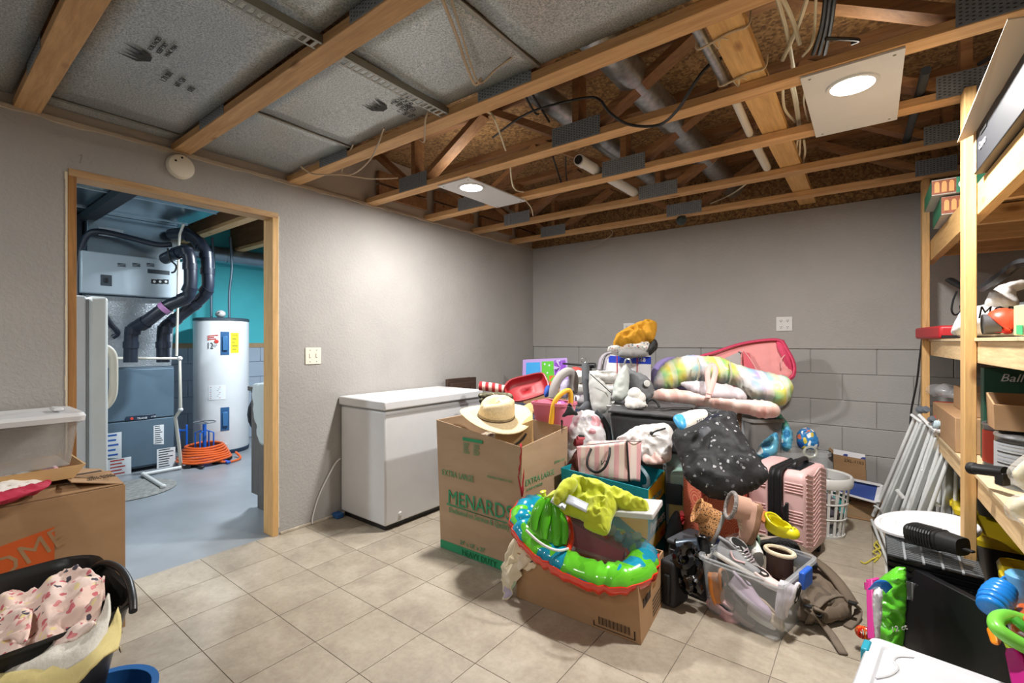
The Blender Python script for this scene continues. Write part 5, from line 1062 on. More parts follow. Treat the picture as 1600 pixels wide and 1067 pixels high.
b = B(); b.tube(cat_rom([P(1009, 634, 3.02), P(1012, 627, 3.03), P(1019, 624, 3.03), P(1026, 628, 3.02), P(1030, 636, 3.0)], 5), .008, 8); b.build('handle', M_blackm, t, smooth=True)
ribbon('strap', [P(1030, 638, 2.96), P(1050, 637, 2.98), P(1075, 637, 3.0), P(1100, 640, 3.05), P(1125, 650, 3.05)], .03, M_blackm, t, up=(0, 0, 1))
# --- blue & white package
t = thing('wipes_pack', 'blue and white soft package wedged against the patterned black bag', 'package', tuple(P(1075, 655, 2.6)))
ppuff('pack', [(1050, 651), (1062, 645), (1090, 638), (1106, 640), (1106, 652), (1090, 662), (1066, 672), (1058, 668)], 2.5, .018, .015, mat('cream_pack', '#dcd8cf', .4, bmp=.3), parent=t, wr=(.005, 20), pitch=45)
ppuff('blue_end', [(1050, 651), (1064, 645), (1072, 655), (1074, 668), (1064, 672), (1056, 667)], 2.47, .02, .015, mat('sky_blue_pack', '#3f9ad0', .4, bmp=.3), parent=t, wr=(.004, 20), pitch=45)
text('HUGGIES', .03, mat('navy_print', '#26345f', .5), P(1084, 655, 2.44), RT + UP * .3, UP - VW * .6, t, off=.03)
# --- black patterned bag draped over the coral case
M_bpat = spots('black_bag_with_small_prints', '#1d1d20', ['#8d8d90', '#1d1d20', '#a5a5a8', '#5a5a5e', '#1d1d20'], 36, .26, .7, .5, dist=.03)
t = thing('patterned_bag', 'large black bag with small grey prints lying over the coral suitcase', 'bag', tuple(P(1125, 720, 2.6)))
ppuff('body', [(1049, 690), (1052, 675), (1075, 660), (1105, 648), (1130, 643), (1150, 650), (1160, 675), (1178, 702), (1192, 722), (1204, 742), (1196, 755), (1172, 768), (1156, 778), (1136, 782), (1110, 778), (1092, 766), (1070, 748), (1062, 720)], 2.52, .10, .10, M_bpat, parent=t, wr=(.026, 7), pitch=40, res=.017, seed=2)
puff('black_label', [P(1090, 671, 2.43), P(1105, 664, 2.44), P(1115, 673, 2.40), P(1098, 684, 2.38)], plane_n(1100, 0, 40), .004, .004, mat('slate_label', '#3a3c42', .6), t, wr=(0, 1), smooth=1)
ppuff('black_cover', [(1122, 646), (1135, 640), (1152, 645), (1152, 660), (1140, 668)], 2.62, .02, .02, M_blackm, parent=t, wr=(.004, 12), pitch=40)
# --- coral suitcase with spiral print
def spiral_mat():
    m, nt, b, N, L = new_mat('coral_spiral_print'); b.inputs['Roughness'].default_value = .6; co = coords(N, L, (1, 1, 1))
    vo = N.new('ShaderNodeTexVoronoi'); vo.inputs['Scale'].default_value = 11; vo.inputs['Randomness'].default_value = .6; L.new(co, vo.inputs['Vector'])
    s = math_n(N, L, 'SINE', math_n(N, L, 'MULTIPLY', vo.outputs['Distance'], 62.)); L.new(ramp(N, L, s, [(.45, '#d4604c'), (.75, '#eda07c')]), b.inputs['Base Color']); return m
t = thing('suitcase', 'coral red suitcase printed with pale spirals under the black patterned bag', 'suitcase', tuple(P(1115, 860, 2.65))); M_cor = spiral_mat()
a0_, a1_, a2_ = P(1066, 745, 2.72), P(1097, 770, 2.55), P(1166, 770, 2.62); 
bt = [V(a1_.x, a1_.y, .02), V(a2_.x, a2_.y, .02)]; bk_ = VW * .28
hq = [V(a1_.x, a1_.y, .03), V(a2_.x, a2_.y, .03), V(a2_.x, a2_.y, .03) + bk_, V(a0_.x, a0_.y, .03)]; hz = [p + V(0, 0, .50) for p in hq]
B().hexa(hq + hz).build('body', M_cor, t, bevel=.02, seg=3)
b = B(); e_ = V(a1_.x, a1_.y, .03)
b.tube([e_ + V(0, 0, .01), e_ + V(0, 0, .49)], .006, 8).tube([hq[1], hz[1]], .006, 8).build('piping', mat('coral_piping', '#b8483e', .5), t, smooth=True)
# --- dark luggage behind between the suitcases
tag(B().hexa([P(1166, 800, 2.85) * 1, P(1185, 800, 2.85), P(1190, 790, 3.05), P(1172, 790, 3.05), P(1164, 735, 2.85), P(1184, 735, 2.85), P(1190, 728, 3.05), P(1172, 728, 3.05)]).build('dark_case', M_blackm, bevel=.01), 'dark upright case in the gap between the coral and pink suitcases', 'suitcase')
# --- pink hard-shell suitcase
M_pk = mat('pink_shell', '#d9b3b0', .42, bmp=.0); t = thing('suitcase', 'pale pink hard-shell cabin suitcase with black zip and wheels', 'suitcase', (2.69, 3.26, 0), rz=-12)
hxs, hys, zb, ztop = .155, .19, .055, .535   # thickness along x, width along y
def shell(x0, x1, nm):
    rows = []
    for (x, s) in ((x0, .92), (x0 + .012, .985), (x0 + .03, 1.0), (x1 - .03, 1.0), (x1 - .012, .985), (x1, .92)): rows.append([V(x, p.x, zb + (ztop - zb) / 2 + p.y) for p in rrect(0, 0, hys * s, (ztop - zb) / 2 * s, .05, 0, 6)])
    b = B(); b.grid(rows, False, True); k = len(rows[0]); b.f.append(tuple(range(k))); b.m.append(0); b.f.append(tuple(len(b.v) - 1 - q for q in range(k))); b.m.append(0); return b.build(nm, M_pk, t, world=False, smooth=True, angle=50)
shell(-hxs, -.035, 'left_shell'); sh = shell(.035, hxs, 'right_shell')
rows = [[V(x, p.x, zb + (ztop - zb) / 2 + p.y) for p in rrect(0, 0, hys - i_, (ztop - zb) / 2 - i_, .05, 0, 6)] for x, i_ in ((-.036, .0), (-.03, -.004), (-.02, .003), (-.01, .003), (0, -.005), (.01, .003), (.02, .003), (.03, -.004), (.036, 0))]
B().grid(rows, False, True).build('zip_band', mat('black_zip', '#131316', .55), t, world=False, smooth=True, angle=30)
b = B()
for grp in (.47, .315, .155):           # ridges on the narrow side facing the room
    for k in range(5 if grp < .4 else 4):
        z = grp - k * .016
        for (xa, xb) in ((-.145, -.05), (.05, .145)): B().bar(V(xa, -hys - .001, z), V(xb, -hys - .001, z), .007, .007).build('ridge', M_pk, t, world=False, bevel=.002)
b = B()
for col in range(3):                      # slanting ridges on the broad face
    for k in range(17):
        z = .10 + k * .025; y0 = -.17 + col * .115
        if z > .50: continue
        B().bar(V(hxs + .001, y0, z + (0 if col % 2 else .03)), V(hxs + .001, y0 + .10, z + (.0 if col % 2 == 0 else .03)), .007, .007, (1, 0, 0)).build('ridge', M_pk, t, world=False)
B().tube(cat_rom([(.07, -.10, ztop - .005), (.072, -.085, ztop + .028), (.072, 0, ztop + .034), (.072, .085, ztop + .028), (.07, .10, ztop - .005)], 5), .014, 10, flat=1).build('top_handle', M_black, t, world=False, smooth=True)
B().box((.04, -.13, ztop - .008), (.11, .13, ztop + .004)).build('handle_tray', M_black, t, world=False, bevel=.006)
B().box((.058, -hys - .02, .20), (.075, -hys + .002, .36)).build('side_handle', M_black, t, world=False, bevel=.006)
ribbon('dangling_strap', [t.matrix_world @ V(0, 0, 0) + V(2.70, 3.055, .34), V(2.705, 3.045, .25), V(2.715, 3.05, .13)], .02, M_black, t, up=(0, -1, 0))
for (sx, sy) in ((-.11, -.15), (.11, -.15), (-.11, .15), (.11, .15)):
    wh = B().lathe([(.001, -.022), (.022, -.022), (.028, -.016), (.028, -.005), (.02, -.003), (.02, .003), (.028, .005), (.028, .016), (.022, .022), (.001, .022)], (sx, sy, .028), 18, axis=(1, .3, 0)).build('wheel', M_black, t, world=False, smooth=True)
    B().box((sx - .022, sy - .018, .04), (sx + .022, sy + .018, .066)).build('wheel_fork', M_black, t, world=False, bevel=.005)
# --- clear tote with patterned things right of diaper carton
t = thing('storage_tote', 'tall clear plastic tote with yellow lidded things beside the diaper carton', 'storage tote', (2.16, 2.98, 0), rz=15)
tub(t, 'body', M_cl2, .10, .16, .52, .03, .92); 
for (a, c, m) in (((-.08, -.14, .01), (.08, .13, .18), mat('navy_stuff', '#27303f', .7, var=.4)), ((-.08, -.14, .19), (.08, .02, .38), mat('mustard_stuff', '#cfae2a', .6, var=.3)), ((-.07, .03, .19), (.08, .14, .42), mat('teal_stuff', '#5f9aa0', .6, var=.3)), ((-.07, -.13, .39), (.075, .1, .47), mat('mint_cloth', '#9fc6b6', .9, bmp=.4))): B().box(a, c).build('contents', m, t, world=False, bevel=.015)
B().box((-.09, -.17, .30), (.0, -.155, .42)).build('dark_latch', mat('dark_translucent', '#2a3640', .3), t, world=False, bevel=.005)
ppuff('dark_cloth', [(1040, 828), (1050, 800), (1062, 798), (1066, 830), (1050, 845), (1038, 842)], 2.62, .03, .03, mat('slate_cloth', '#30343c', .8, bmp=.4), label='dark slate cloth between diaper carton and coral suitcase', cat='cloth')
ppuff('red_scrap', [(1062, 800), (1067, 798), (1070, 812), (1066, 820)], 2.58, .01, .01, M_red, label='small red thing between the tote and the coral suitcase', cat='scrap')

# --- black camera bags on the floor
M_nyl = mat('black_nylon', '#26272b', .6, bmp=.4, bs=30, var=.15)
t = thing('camera_bag', 'square black nylon bag on the floor behind the low box', 'bag', (2.37, 2.5, 0), rz=-12)
B().box((-.10, -.10, 0), (.11, .12, .225)).build('body', M_nyl, t, world=False, bevel=.02, seg=3); B().box((-.105, -.105, .225), (.115, .125, .25)).build('lid', mat('dark_grey_nylon', '#3b3d42', .65, bmp=.4, bs=30), t, world=False, bevel=.012, seg=3)
B().tube(cat_rom([(-.05, -.1, .24), (-.04, -.11, .265), (.02, -.105, .265), (.04, -.1, .245)], 5), .008, 8).build('handle', M_nyl, t, world=False, smooth=True)
B().tube(cat_rom([(-.08, -.105, .20), (.0, -.115, .205), (.09, -.105, .2)], 5), .005, 6).build('zip', M_black, t, world=False, smooth=True)
t = thing('black_case', 'upright black soft case beside the low box corner', 'case', tuple(P(1048, 935, 2.25)[:2]) + (0,), rz=-12)
B().box((-.05, -.02, 0), (.03, .12, .22)).build('body', M_nyl, t, world=False, bevel=.018, seg=3); B().box((-.02, -.035, .02), (.01, -.015, .16)).build('pocket', M_blackm, t, world=False, bevel=.008)
t = thing('headphones', 'pair of glossy black goggles and straps beside the shoe bin', 'goggles', tuple(P(1075, 900, 2.2)[:2]) + (0,))
gp = P(1078, 888, 2.2)
for k, (u, v, r) in enumerate([(1068, 872, .05), (1080, 890, .055), (1070, 910, .05), (1084, 915, .045), (1076, 860, .04)]):
    p = P(u, v, 2.22); B().lathe([(r * .6, -.016), (r, -.01), (r, .01), (r * .6, .016), (r * .45, .008), (r * .45, -.008), (r * .6, -.016)], p, 18, axis=(math.sin(k * 2), -1, .4 * math.cos(k))).build('ring', mat('gloss_black', '#0e0f12', .15, coat=.5), t, smooth=True)
tag(B().lathe([(.001, -.05), (.03, -.05), (.034, 0), (.03, .05), (.001, .05)], P(1075, 852, 2.28), 14, axis=(1, .2, .3)).build('steel_canister', mat('blue_grey_metal', '#4a545f', .3, .6), smooth=True), 'blue-grey canister on the black things beside the shoe bin', 'canister')

# ================================================================ shoe bin
t = thing('storage_bin', 'clear plastic bin on the floor heaped with shoes', 'storage bin', (2.665, 2.455, 0), rz=-13)
tub(t, 'body', clear('clear_shoe_bin', '#cfd4d8', .5, .3), .178, .20, .262, .03, .88, lip=.014)
def latch(x, lab): B().box((x - .012, -.05, .20), (x + .012, .05, .275)).build('latch', mat('blue_latch', '#2560c8', .35), t, world=False, bevel=.006)
latch(.205, ''); latch(-.205, '')
SB = Matrix.Translation(V(2.66, 2.47, 0)) @ Matrix.Rotation(math.radians(-9), 4, 'Z')
def shoe(name, lab, loc, rot, upper, sole, L_=.24, W_=.088, H_=.085, boot=0., lining=None, cat='shoe', laces=None, clog=False, shaft=None, group='shoes heaped in the clear bin', stripe=None, sole_t=.022, cuff=None):
    """toe along +x; heel at x=0"""
    t = thing(name, lab, cat, tuple(loc), rot=tuple(math.radians(a) for a in rot), group=group); n = 12
    def half(u): return (W_ / 2) * (.74 + .26 * math.sin(min(1, max(0, (u - .25) / .6)) * math.pi)) * min(1, (1 - abs(2 * u - 1) ** 5)) ** .5 if 0 < u < 1 else .004
    def ol(s, z, m_=0): return [V(L_ * u, -half(u) * s, z) for u in [k / 20 for k in range(21)]] + [V(L_ * u, half(u) * s, z) for u in [k / 20 for k in range(19, 0, -1)]]
    b = B(); b.grid([ol(.9, 0), ol(1.03, .006), ol(1.06, sole_t * .6), ol(1.03, sole_t)], False, True); k = len(ol(1, 0)); b.f.append(tuple(range(k))); b.m.append(0); b.f.append(tuple(3 * k + q for q in reversed(range(k)))); b.m.append(0)
    b.build('sole', sole, t, world=False, smooth=True, angle=50)
    rows = []
    for i in range(n + 1):
        u = .02 + .96 * i / n; w_ = half(u); tall = H_ * (1.0 if u < .35 else 1 - .52 * min(1, (u - .35) / .35) ** .8) * (1 - .75 * max(0, (u - .86) / .12) ** 1.6); tall = max(tall, .012)
        rows.append([V(L_ * u, w_ * math.cos(a) * (1 if math.sin(a) < .5 else 1 - .25 * (math.sin(a) - .5)), sole_t * .7 + tall * math.sin(a) ** .75) for a in [math.pi * q / 12 for q in range(13)]])
    b = B(); b.grid(rows); b.f.append(tuple(range(13))); b.m.append(0); b.build('upper', upper, t, world=False, smooth=True, angle=80)
    top = sole_t * .7 + H_; cx = L_ * .19
    if boot:
        b = B(); S = shaft or upper; prof = [(1.0, -.03), (.98, boot * .4), (1.04, boot)]
        b.lathe([(.052 * r, top - .02 + z) for r, z in prof] + [(.047, top - .018 + boot), (.044, top - .02 + boot * .3), (.001, top - .03)], (cx + .008, 0, 0), 20, 1.15, .82); b.build('shaft', S, t, world=False, smooth=True, angle=60)
        zc = top - .018 + boot; cr = .010 if cuff else .005; b = B(); b.tube([V(cx + .008 + .056 * 1.12 * math.cos(a), .045 * math.sin(a), zc) for a in [2 * math.pi * q / 20 for q in range(20)]], cr, 8, closed=True).build('cuff', cuff or lining or S, t, world=False, smooth=True)
    else:
        b = B(); b.tube([V(cx + .046 * math.cos(a), .031 * math.sin(a), top - .004 - .016 * (math.cos(a) > 0) * math.cos(a)) for a in [2 * math.pi * q / 20 for q in range(20)]], .007, 8, closed=True).build('collar', lining or upper, t, world=False, smooth=True)
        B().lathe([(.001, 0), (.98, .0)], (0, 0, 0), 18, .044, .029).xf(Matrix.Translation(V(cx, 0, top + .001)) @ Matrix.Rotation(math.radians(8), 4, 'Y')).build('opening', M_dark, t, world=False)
    if laces:
        b = B()
        for q in range(5):
            u = .36 + q * .065; z = sole_t * .7 + H_ * (1 - .52 * min(1, (u - .35) / .35) ** .8) + .003; w_ = .02; b.tube([V(L_ * u, -w_, z - .006), V(L_ * u + .004, 0, z), V(L_ * u, w_, z - .006)], .0028, 6); b.tube([V(L_ * u, -w_, z - .006), V(L_ * (u + .03), 0, z), V(L_ * (u + .065), w_, z - .014)], .0028, 6)
        b.build('laces', laces, t, world=False, smooth=True)
    if stripe:
        b = B()
        for sg in (-1, 1): b.tube(cat_rom([V(L_ * .3, sg * W_ * .47, sole_t + .035), V(L_ * .42, sg * W_ * .50, sole_t + .012), V(L_ * .62, sg * W_ * .47, sole_t + .022), V(L_ * .72, sg * W_ * .40, sole_t + .03)], 4), [.001] + [.004] * 11 + [.001], 6, flat=.6) if False else b.tube(cat_rom([V(L_ * .3, sg * W_ * .45, sole_t + .035), V(L_ * .42, sg * W_ * .48, sole_t + .012), V(L_ * .62, sg * W_ * .46, sole_t + .022)], 4), .004, 6)
        b.build('side_mark', stripe, t, world=False, smooth=True, kind='stuff') if True else b.build('side_mark', stripe, t, world=False, smooth=True)
    return t
M_sw = mat('white_sole', '#dcdad4', .5); M_tan = mat('tan_suede', '#c9a08c', .8, bmp=.3, bs=60); M_leo = spots('leopard_print', '#c48f5a', ['#3a2418', '#5c3a22', '#6a4428', '#2c1a12'], 105, .36, .7, .1, dist=.01, base2='#b57f4c')
M_fur = mat('grey_fur', '#8c8784', .95, var=.4, vs=60, bmp=1, bs=90, bd=.01); M_blks = mat('black_fuzzy_sole', '#2b2a2b', .95, var=.5, vs=120, bmp=1, bs=120, bd=.008)
def yaw_at(u): return 0
fw = math.degrees(math.atan2(RT.y, RT.x))   # world angle of 'right in the picture'
shoe('boot', 'leopard print boot with grey sole at the left of the shoe heap', P(1133, 802, 2.36), (0, 66, fw + 172), M_leo, mat('grey_sole', '#9a9894', .6), .21, .10, .11, boot=.02, cat='boot')
shoe('boot', 'tan lace-up hiking boot with fluffy grey cuff at the top of the heap', P(1190, 787, 2.30), (0, 74, fw + 180), M_tan, mat('brown_lug_sole', '#8d6a50', .7, bmp=.6, bs=40), .215, .09, .09, boot=.05, cat='boot', laces=mat('cream_lace', '#d9c4a8', .8), cuff=M_fur, sole_t=.03)
shoe('sneaker', 'black sneaker with white sole in the left corner of the shoe bin', P(1099, 873, 2.24), (0, 12, fw + 70), M_black, M_sw, .22, .095, .085, lining=mat('shiny_black', '#0d0d10', .3), stripe=M_sw)
shoe('sneaker', 'grey running shoe with pink side mark pointing down to the right', P(1114, 866, 2.25), (-22, 18, fw - 40), mat('grey_mesh', '#8b8c8e', .7, bmp=.4, bs=120), M_sw, .22, .085, .075, laces=mat('pale_lace', '#cfcfcf', .8), stripe=mat('pink_mark', '#d9b8b8', .5))
shoe('sneaker', 'small silvery grey shoe behind the grey running shoe', P(1138, 862, 2.30), (10, 25, fw - 50), mat('silver_grey', '#9c9a98', .45, .2), MATS['grey_sole'], .17, .07, .065, laces=mat('mauve_strap', '#a89aa0', .7))
shoe('slipper', 'grey fuzzy slipper lying sideways in the middle of the heap', P(1143, 856, 2.40), (50, 0, fw + 8), mat('heather_cloth', '#9b8f88', .95, bmp=.6, bs=70), M_blks, .16, .09, .05)
shoe('slipper', 'slipper turned to show its fuzzy black sole below the yellow clog', P(1186, 858, 2.34), (-78, 0, fw - 4), mat('taupe_suede', '#a39486', .85), M_blks, .20, .10, .06, sole_t=.03)
shoe('boot', 'dark brown ankle boot with cream fleece lining at the right of the heap', P(1208, 905, 2.20), (0, 0, fw - 60), mat('dark_brown_leather', '#43291e', .55, bmp=.4, bs=30), mat('brown_sole', '#2e1d16', .6), .12, .08, .07, boot=.075, lining=M_dark, cuff=mat('cream_fleece', '#d9c9ac', .95, bmp=.8, bs=90), cat='boot')
shoe('shoe', 'pale mint canvas shoe standing beside the brown boot', P(1186, 862, 2.24), (0, 62, fw + 82), mat('mint_canvas', '#d5e0d8', .8), M_sw, .15, .075, .07, lining=mat('mint_lining', '#a8cdb8', .8))
shoe('sandal', 'white and pink sandal behind the front rim of the shoe bin', P(1176, 902, 2.16), (0, 4, -18), mat('pale_rose_strap', '#d9c2bc', .6), M_sw, .15, .06, .03)
shoe('shoe', 'navy shoe at the right back corner of the shoe bin', P(1226, 872, 2.36), (0, 5, fw - 40), mat('navy_cloth', '#23243a', .8), mat('dark_sole', '#1b1b22', .7), .14, .07, .05)
tag(B().lathe([(.001, -.03), (.028, -.028), (.032, 0), (.028, .028), (.001, .03)], P(1194, 808, 2.42), 16, axis=(.4, -.8, .4)).build('orange_toy', mat('soft_orange', '#d98a4a', .5), smooth=True), 'round orange toy between the tan boot and the yellow clog', 'toy')
# yellow clog
t = thing('clog', 'bright yellow rubber clog on top of the shoe heap', 'shoe', tuple(P(1218, 835, 2.3))); M_yc = mat('yellow_rubber', '#dcd21c', .4)
CM = Matrix.Translation(P(1216, 832, 2.27)) @ Matrix.Scale(.82, 4) @ Matrix.Rotation(math.radians(18), 4, RT) @ Matrix.Rotation(math.radians(fw - 42), 4, 'Z')
b = B(); rows = []
for (s, z, xo) in ((.86, 0, 0), (1.0, .012, 0), (1.03, .03, 0), (.98, .055, .0), (.80, .072, -.004), (.72, .068, -.006), (.78, .03, 0), (.74, .016, 0)):
    rows.append([V(xo + .075 * s * math.cos(a) * (1.0), .044 * s * math.sin(a), z + (.0 if z < .05 else .018 * max(0, -math.cos(a)))) for a in [2 * math.pi * q / 28 for q in range(28)]])
b.grid(rows, False, True); b.f.append(tuple(7 * 28 + q for q in range(28))); b.m.append(0); b.f.append(tuple(reversed(range(28)))); b.m.append(0); b.xf(CM).build('body', M_yc, t, smooth=True, angle=60)
b = B(); b.ball((.062, 0, .035), (.046, .044, .034), 18, 10); b.xf(CM).build('toe', M_yc, t, smooth=True)
b = B(); b.tube(cat_rom([(-.005, .044, .06), (-.05, .046, .078), (-.082, 0, .088), (-.05, -.046, .078), (-.005, -.044, .06)], 5), .007, 8, flat=1.4); b.xf(CM).build('heel_strap', M_yc, t, smooth=True)
b = B()
for (x, y) in ((.06, .012), (.06, -.012), (.075, 0), (.045, .02), (.045, -.02)): b.lathe([(.005, 0), (.001, .001)], (x, y, .069), 8)
b.xf(CM).build('vent_holes', mat('olive_hole', '#6a6410', .8), t)
# shoes seen through the plastic
for k, (u, v, d, ln, rx, ry, rz, c1, c2, lab) in enumerate([
    (1108, 893, 2.30, .15, 0, 75, 0, '#b07a52', '#e08a3a', 'tan shoe with orange sole pressed against the inside of the bin at left'),
    (1103, 942, 2.28, .13, -85, -5, 0, '#d9aeb0', '#dca9ac', 'pink slipper showing its sole inside the bin, lower left'),
    (1138, 912, 2.18, .20, -15, 24, 0, '#b9a8bc', '#cfc6d2', 'lavender sneaker inside the middle of the bin'),
    (1166, 955, 2.15, .13, -10, 10, 0, '#c9c2c4', '#e3e0da', 'white trainer inside the bin low in the middle'),
    (1220, 905, 2.10, .17, 0, 95, 0, '#d9d3da', '#cfcad2', 'pale sandal inside the bin along the right edge'),
    (1180, 958, 2.08, .12, -30, 14, 0, '#b9a48c', '#c9b8a2', 'beige shoe in the lower right corner of the bin'),
    (1142, 955, 2.2, .11, -20, 20, 0, '#8f8a8a', '#b9a2a2', 'small grey and pink shoe at the bottom of the bin'),
    (1126, 960, 2.2, .09, 10, 10, 0, '#c9a2a6', '#b98a90', 'small rose shoe at the bottom left of the bin')]):
    p = P(u, v, 2.18 - (u - 1098) * .00159 + .055)
    shoe('shoe', lab, p, (rx, ry, rz - 15), mat('packed_' + c1[1:], c1, .7), mat('packed_sole_' + c2[1:], c2, .6), ln, .075, .055)
B().box((-.15, -.13, .08), (.14, .16, .20)).build('dark_lining', mat('slate_stuffing', '#4f5660', .9, bmp=.6, bs=14), bpy.data.objects['storage_bin.002'] if False else t, world=False) if False else None
ppuff('slate_garment', [(1125, 880), (1170, 905), (1215, 922), (1222, 950), (1205, 965), (1160, 935), (1130, 915)], 2.24, .03, .05, mat('slate_cloth', '#30343c', .8, bmp=.4), pitch=15, label='dark slate cloth packed among the shoes inside the bin', cat='cloth')

# ================================================================ backpack on the floor
M_bp = mat('olive_brown_canvas', '#6d5f50', .85, bmp=.5, bs=24, var=.12); M_bp2 = mat('brown_webbing', '#75685a', .8, bmp=.4, bs=160)
t = thing('backpack', 'brown canvas backpack lying on the floor beside the shoe bin', 'backpack', tuple(FZ(1280, 915)))
def floor_outline(pts, z=.03): return [FZ(u, v, z) for u, v in pts]
puff('body', floor_outline([(1238, 925), (1240, 895), (1258, 878), (1275, 886), (1300, 908), (1325, 932), (1333, 945), (1326, 958), (1298, 966), (1262, 964), (1240, 958)], .04), (.0, 0, 1), .075, .035, M_bp, t, wr=(.014, 10), res=.016, seed=5)
puff('back_panel', floor_outline([(1250, 905), (1265, 892), (1290, 912), (1312, 930), (1300, 945), (1270, 942), (1252, 930)], .09), (0, 0, 1), .025, .02, mat('dark_canvas_mesh', '#5a4f44', .9, bmp=.6, bs=120), t, wr=(.004, 10), seed=6)
puff('front_pocket', floor_outline([(1240, 950), (1262, 952), (1290, 948), (1322, 943), (1333, 950), (1326, 962), (1296, 970), (1262, 968), (1242, 962)], .04), (0, 0, 1), .045, .03, M_bp, t, wr=(.006, 14), seed=7)
def fr(pts, wd, zs, nm='strap', m=M_bp2, th=.008): return ribbon(nm, [FZ(u, v, z) for (u, v), z in zip(pts, zs)], wd, m, t, th=th)
fr([(1243, 852), (1262, 868), (1285, 885), (1305, 905), (1322, 928), (1334, 945)], .05, [.20, .19, .16, .13, .10, .07], 'shoulder_strap', M_bp, .016)
fr([(1334, 943), (1341, 952), (1338, 966), (1324, 980)], .032, [.07, .04, .015, .006])
fr([(1262, 955), (1280, 970), (1298, 990), (1318, 1022)], .032, [.10, .05, .02, .006])
fr([(1240, 905), (1252, 925), (1262, 945), (1270, 960), (1262, 975)], .03, [.14, .12, .11, .08, .01])
fr([(1275, 948), (1288, 936), (1305, 930), (1322, 932), (1332, 945)], .03, [.10, .11, .10, .09, .07])
fr([(1272, 950), (1284, 955), (1290, 962), (1280, 970)], .022, [.11, .10, .06, .03])
for (u, v, z) in ((1262, 947, .12), (1278, 962, .06), (1332, 942, .09), (1256, 880, .17)): p = FZ(u, v, z); B().box((p.x - .016, p.y - .012, p.z - .004), (p.x + .016, p.y + .012, p.z + .006)).build('buckle', M_blackm, t, bevel=.003)

# ================================================================ floats, tent, mat, tote at the back right of the pile
M_plaid = None
def plaid_mat(name, cols, scale, base):
    m, nt, b, N, L = new_mat(name); b.inputs['Roughness'].default_value = .3; b.inputs['Coat Weight'].default_value = .2
    co = coords(N, L, (1, 1, 1), (0, .25, -.65)); sx = N.new('ShaderNodeSeparateXYZ'); L.new(co, sx.inputs[0])
    def band(ax, off): return ramp(N, L, math_n(N, L, 'FRACT', math_n(N, L, 'ADD', math_n(N, L, 'DIVIDE', sx.outputs[ax], scale), off)), [(k / len(cols), c) for k, c in enumerate(cols)] + [(1, cols[0])])
    c = mixc(N, L, .42, band(0, 0.), band(2, .35)); bl = math_n(N, L, 'GREATER_THAN', math_n(N, L, 'FRACT', math_n(N, L, 'DIVIDE', sx.outputs[0], scale / 3)), .62)
    c = mixc(N, L, math_n(N, L, 'MULTIPLY', bl, .4), c, base); L.new(c, b.inputs['Base Color']); bump(N, L, b, tex_noise(N, L, coords(N, L), 14), .25, .008); return m
M_plaid = plaid_mat('pastel_plaid_vinyl', ['#86cf80', '#f4e468', '#f4f0e6', '#9cc0ee', '#b48ade', '#a2dca6', '#f4dc5c'], .30, '#f6f4ec')
M_pplaid = plaid_mat('pink_plaid_vinyl', ['#f0cfc4', '#e9a79c', '#f2dccf', '#f0c8bf'], .22, '#f2e2d8')
t = thing('pool_float', 'long pastel plaid inflatable float across the top of the pile', 'pool float', tuple(P(1130, 610, 3.4)))
ppuff('tube', [(1022, 607), (1024, 590), (1036, 573), (1055, 563), (1080, 558), (1103, 560), (1125, 561), (1147, 570), (1170, 578), (1188, 582), (1215, 588), (1233, 593), (1241, 605), (1237, 622), (1226, 634), (1208, 630), (1178, 624), (1166, 616), (1150, 603), (1132, 599), (1104, 595), (1080, 597), (1062, 603), (1045, 609)], 3.35, .11, .08, M_plaid, parent=t, wr=(.007, 9), pitch=30, lim=.08)
for (u, v0, v1) in ((1090, 560, 596), (1140, 566, 603)): B().tube(cat_rom([P(u, v0, 3.28), P(u + 3, (v0 + v1) / 2, 3.22), P(u - 1, v1, 3.28)], 4), .006, 6).build('crease', mat('seam_shadow', '#b9b8a0', .6), t, smooth=True)
ppuff('pool_float', [(1062, 600), (1068, 597), (1085, 596), (1110, 598), (1140, 603), (1160, 610), (1168, 618), (1166, 627), (1140, 626), (1110, 623), (1088, 616), (1072, 608)], 3.22, .05, .04, mat('pearl_vinyl', '#d8d2d8', .25, coat=.4, bmp=.2, bs=14), wr=(.006, 14), pitch=40, label='deflated pearl white float below the plaid one', cat='pool float', lim=.05)
ppuff('pool_float', [(1013, 624), (1022, 612), (1040, 609), (1075, 612), (1110, 622), (1150, 625), (1185, 627), (1210, 631), (1221, 642), (1219, 650), (1202, 653), (1170, 648), (1130, 640), (1090, 634), (1050, 632), (1018, 630)], 3.1, .07, .06, M_pplaid, wr=(.007, 11), pitch=35, label='flat pink and cream plaid float under the pearl white one', cat='pool float', lim=.06)
b = B(); b.tube(cat_rom([P(1106, 622, 3.06), P(1108, 610, 3.08), P(1106, 595, 3.12), P(1106, 580, 3.15), P(1111, 569, 3.2), P(1118, 575, 3.16), P(1116, 590, 3.12), P(1112, 605, 3.08), P(1108, 616, 3.06)], 6), .018, 8, flat=.5).build('pink_strap', mat('pink_terry', '#e2b4ac', .9, bmp=.5), smooth=True); tag(bpy.data.objects['pink_strap'], 'pink cloth strap loop standing up over the floats', 'strap')
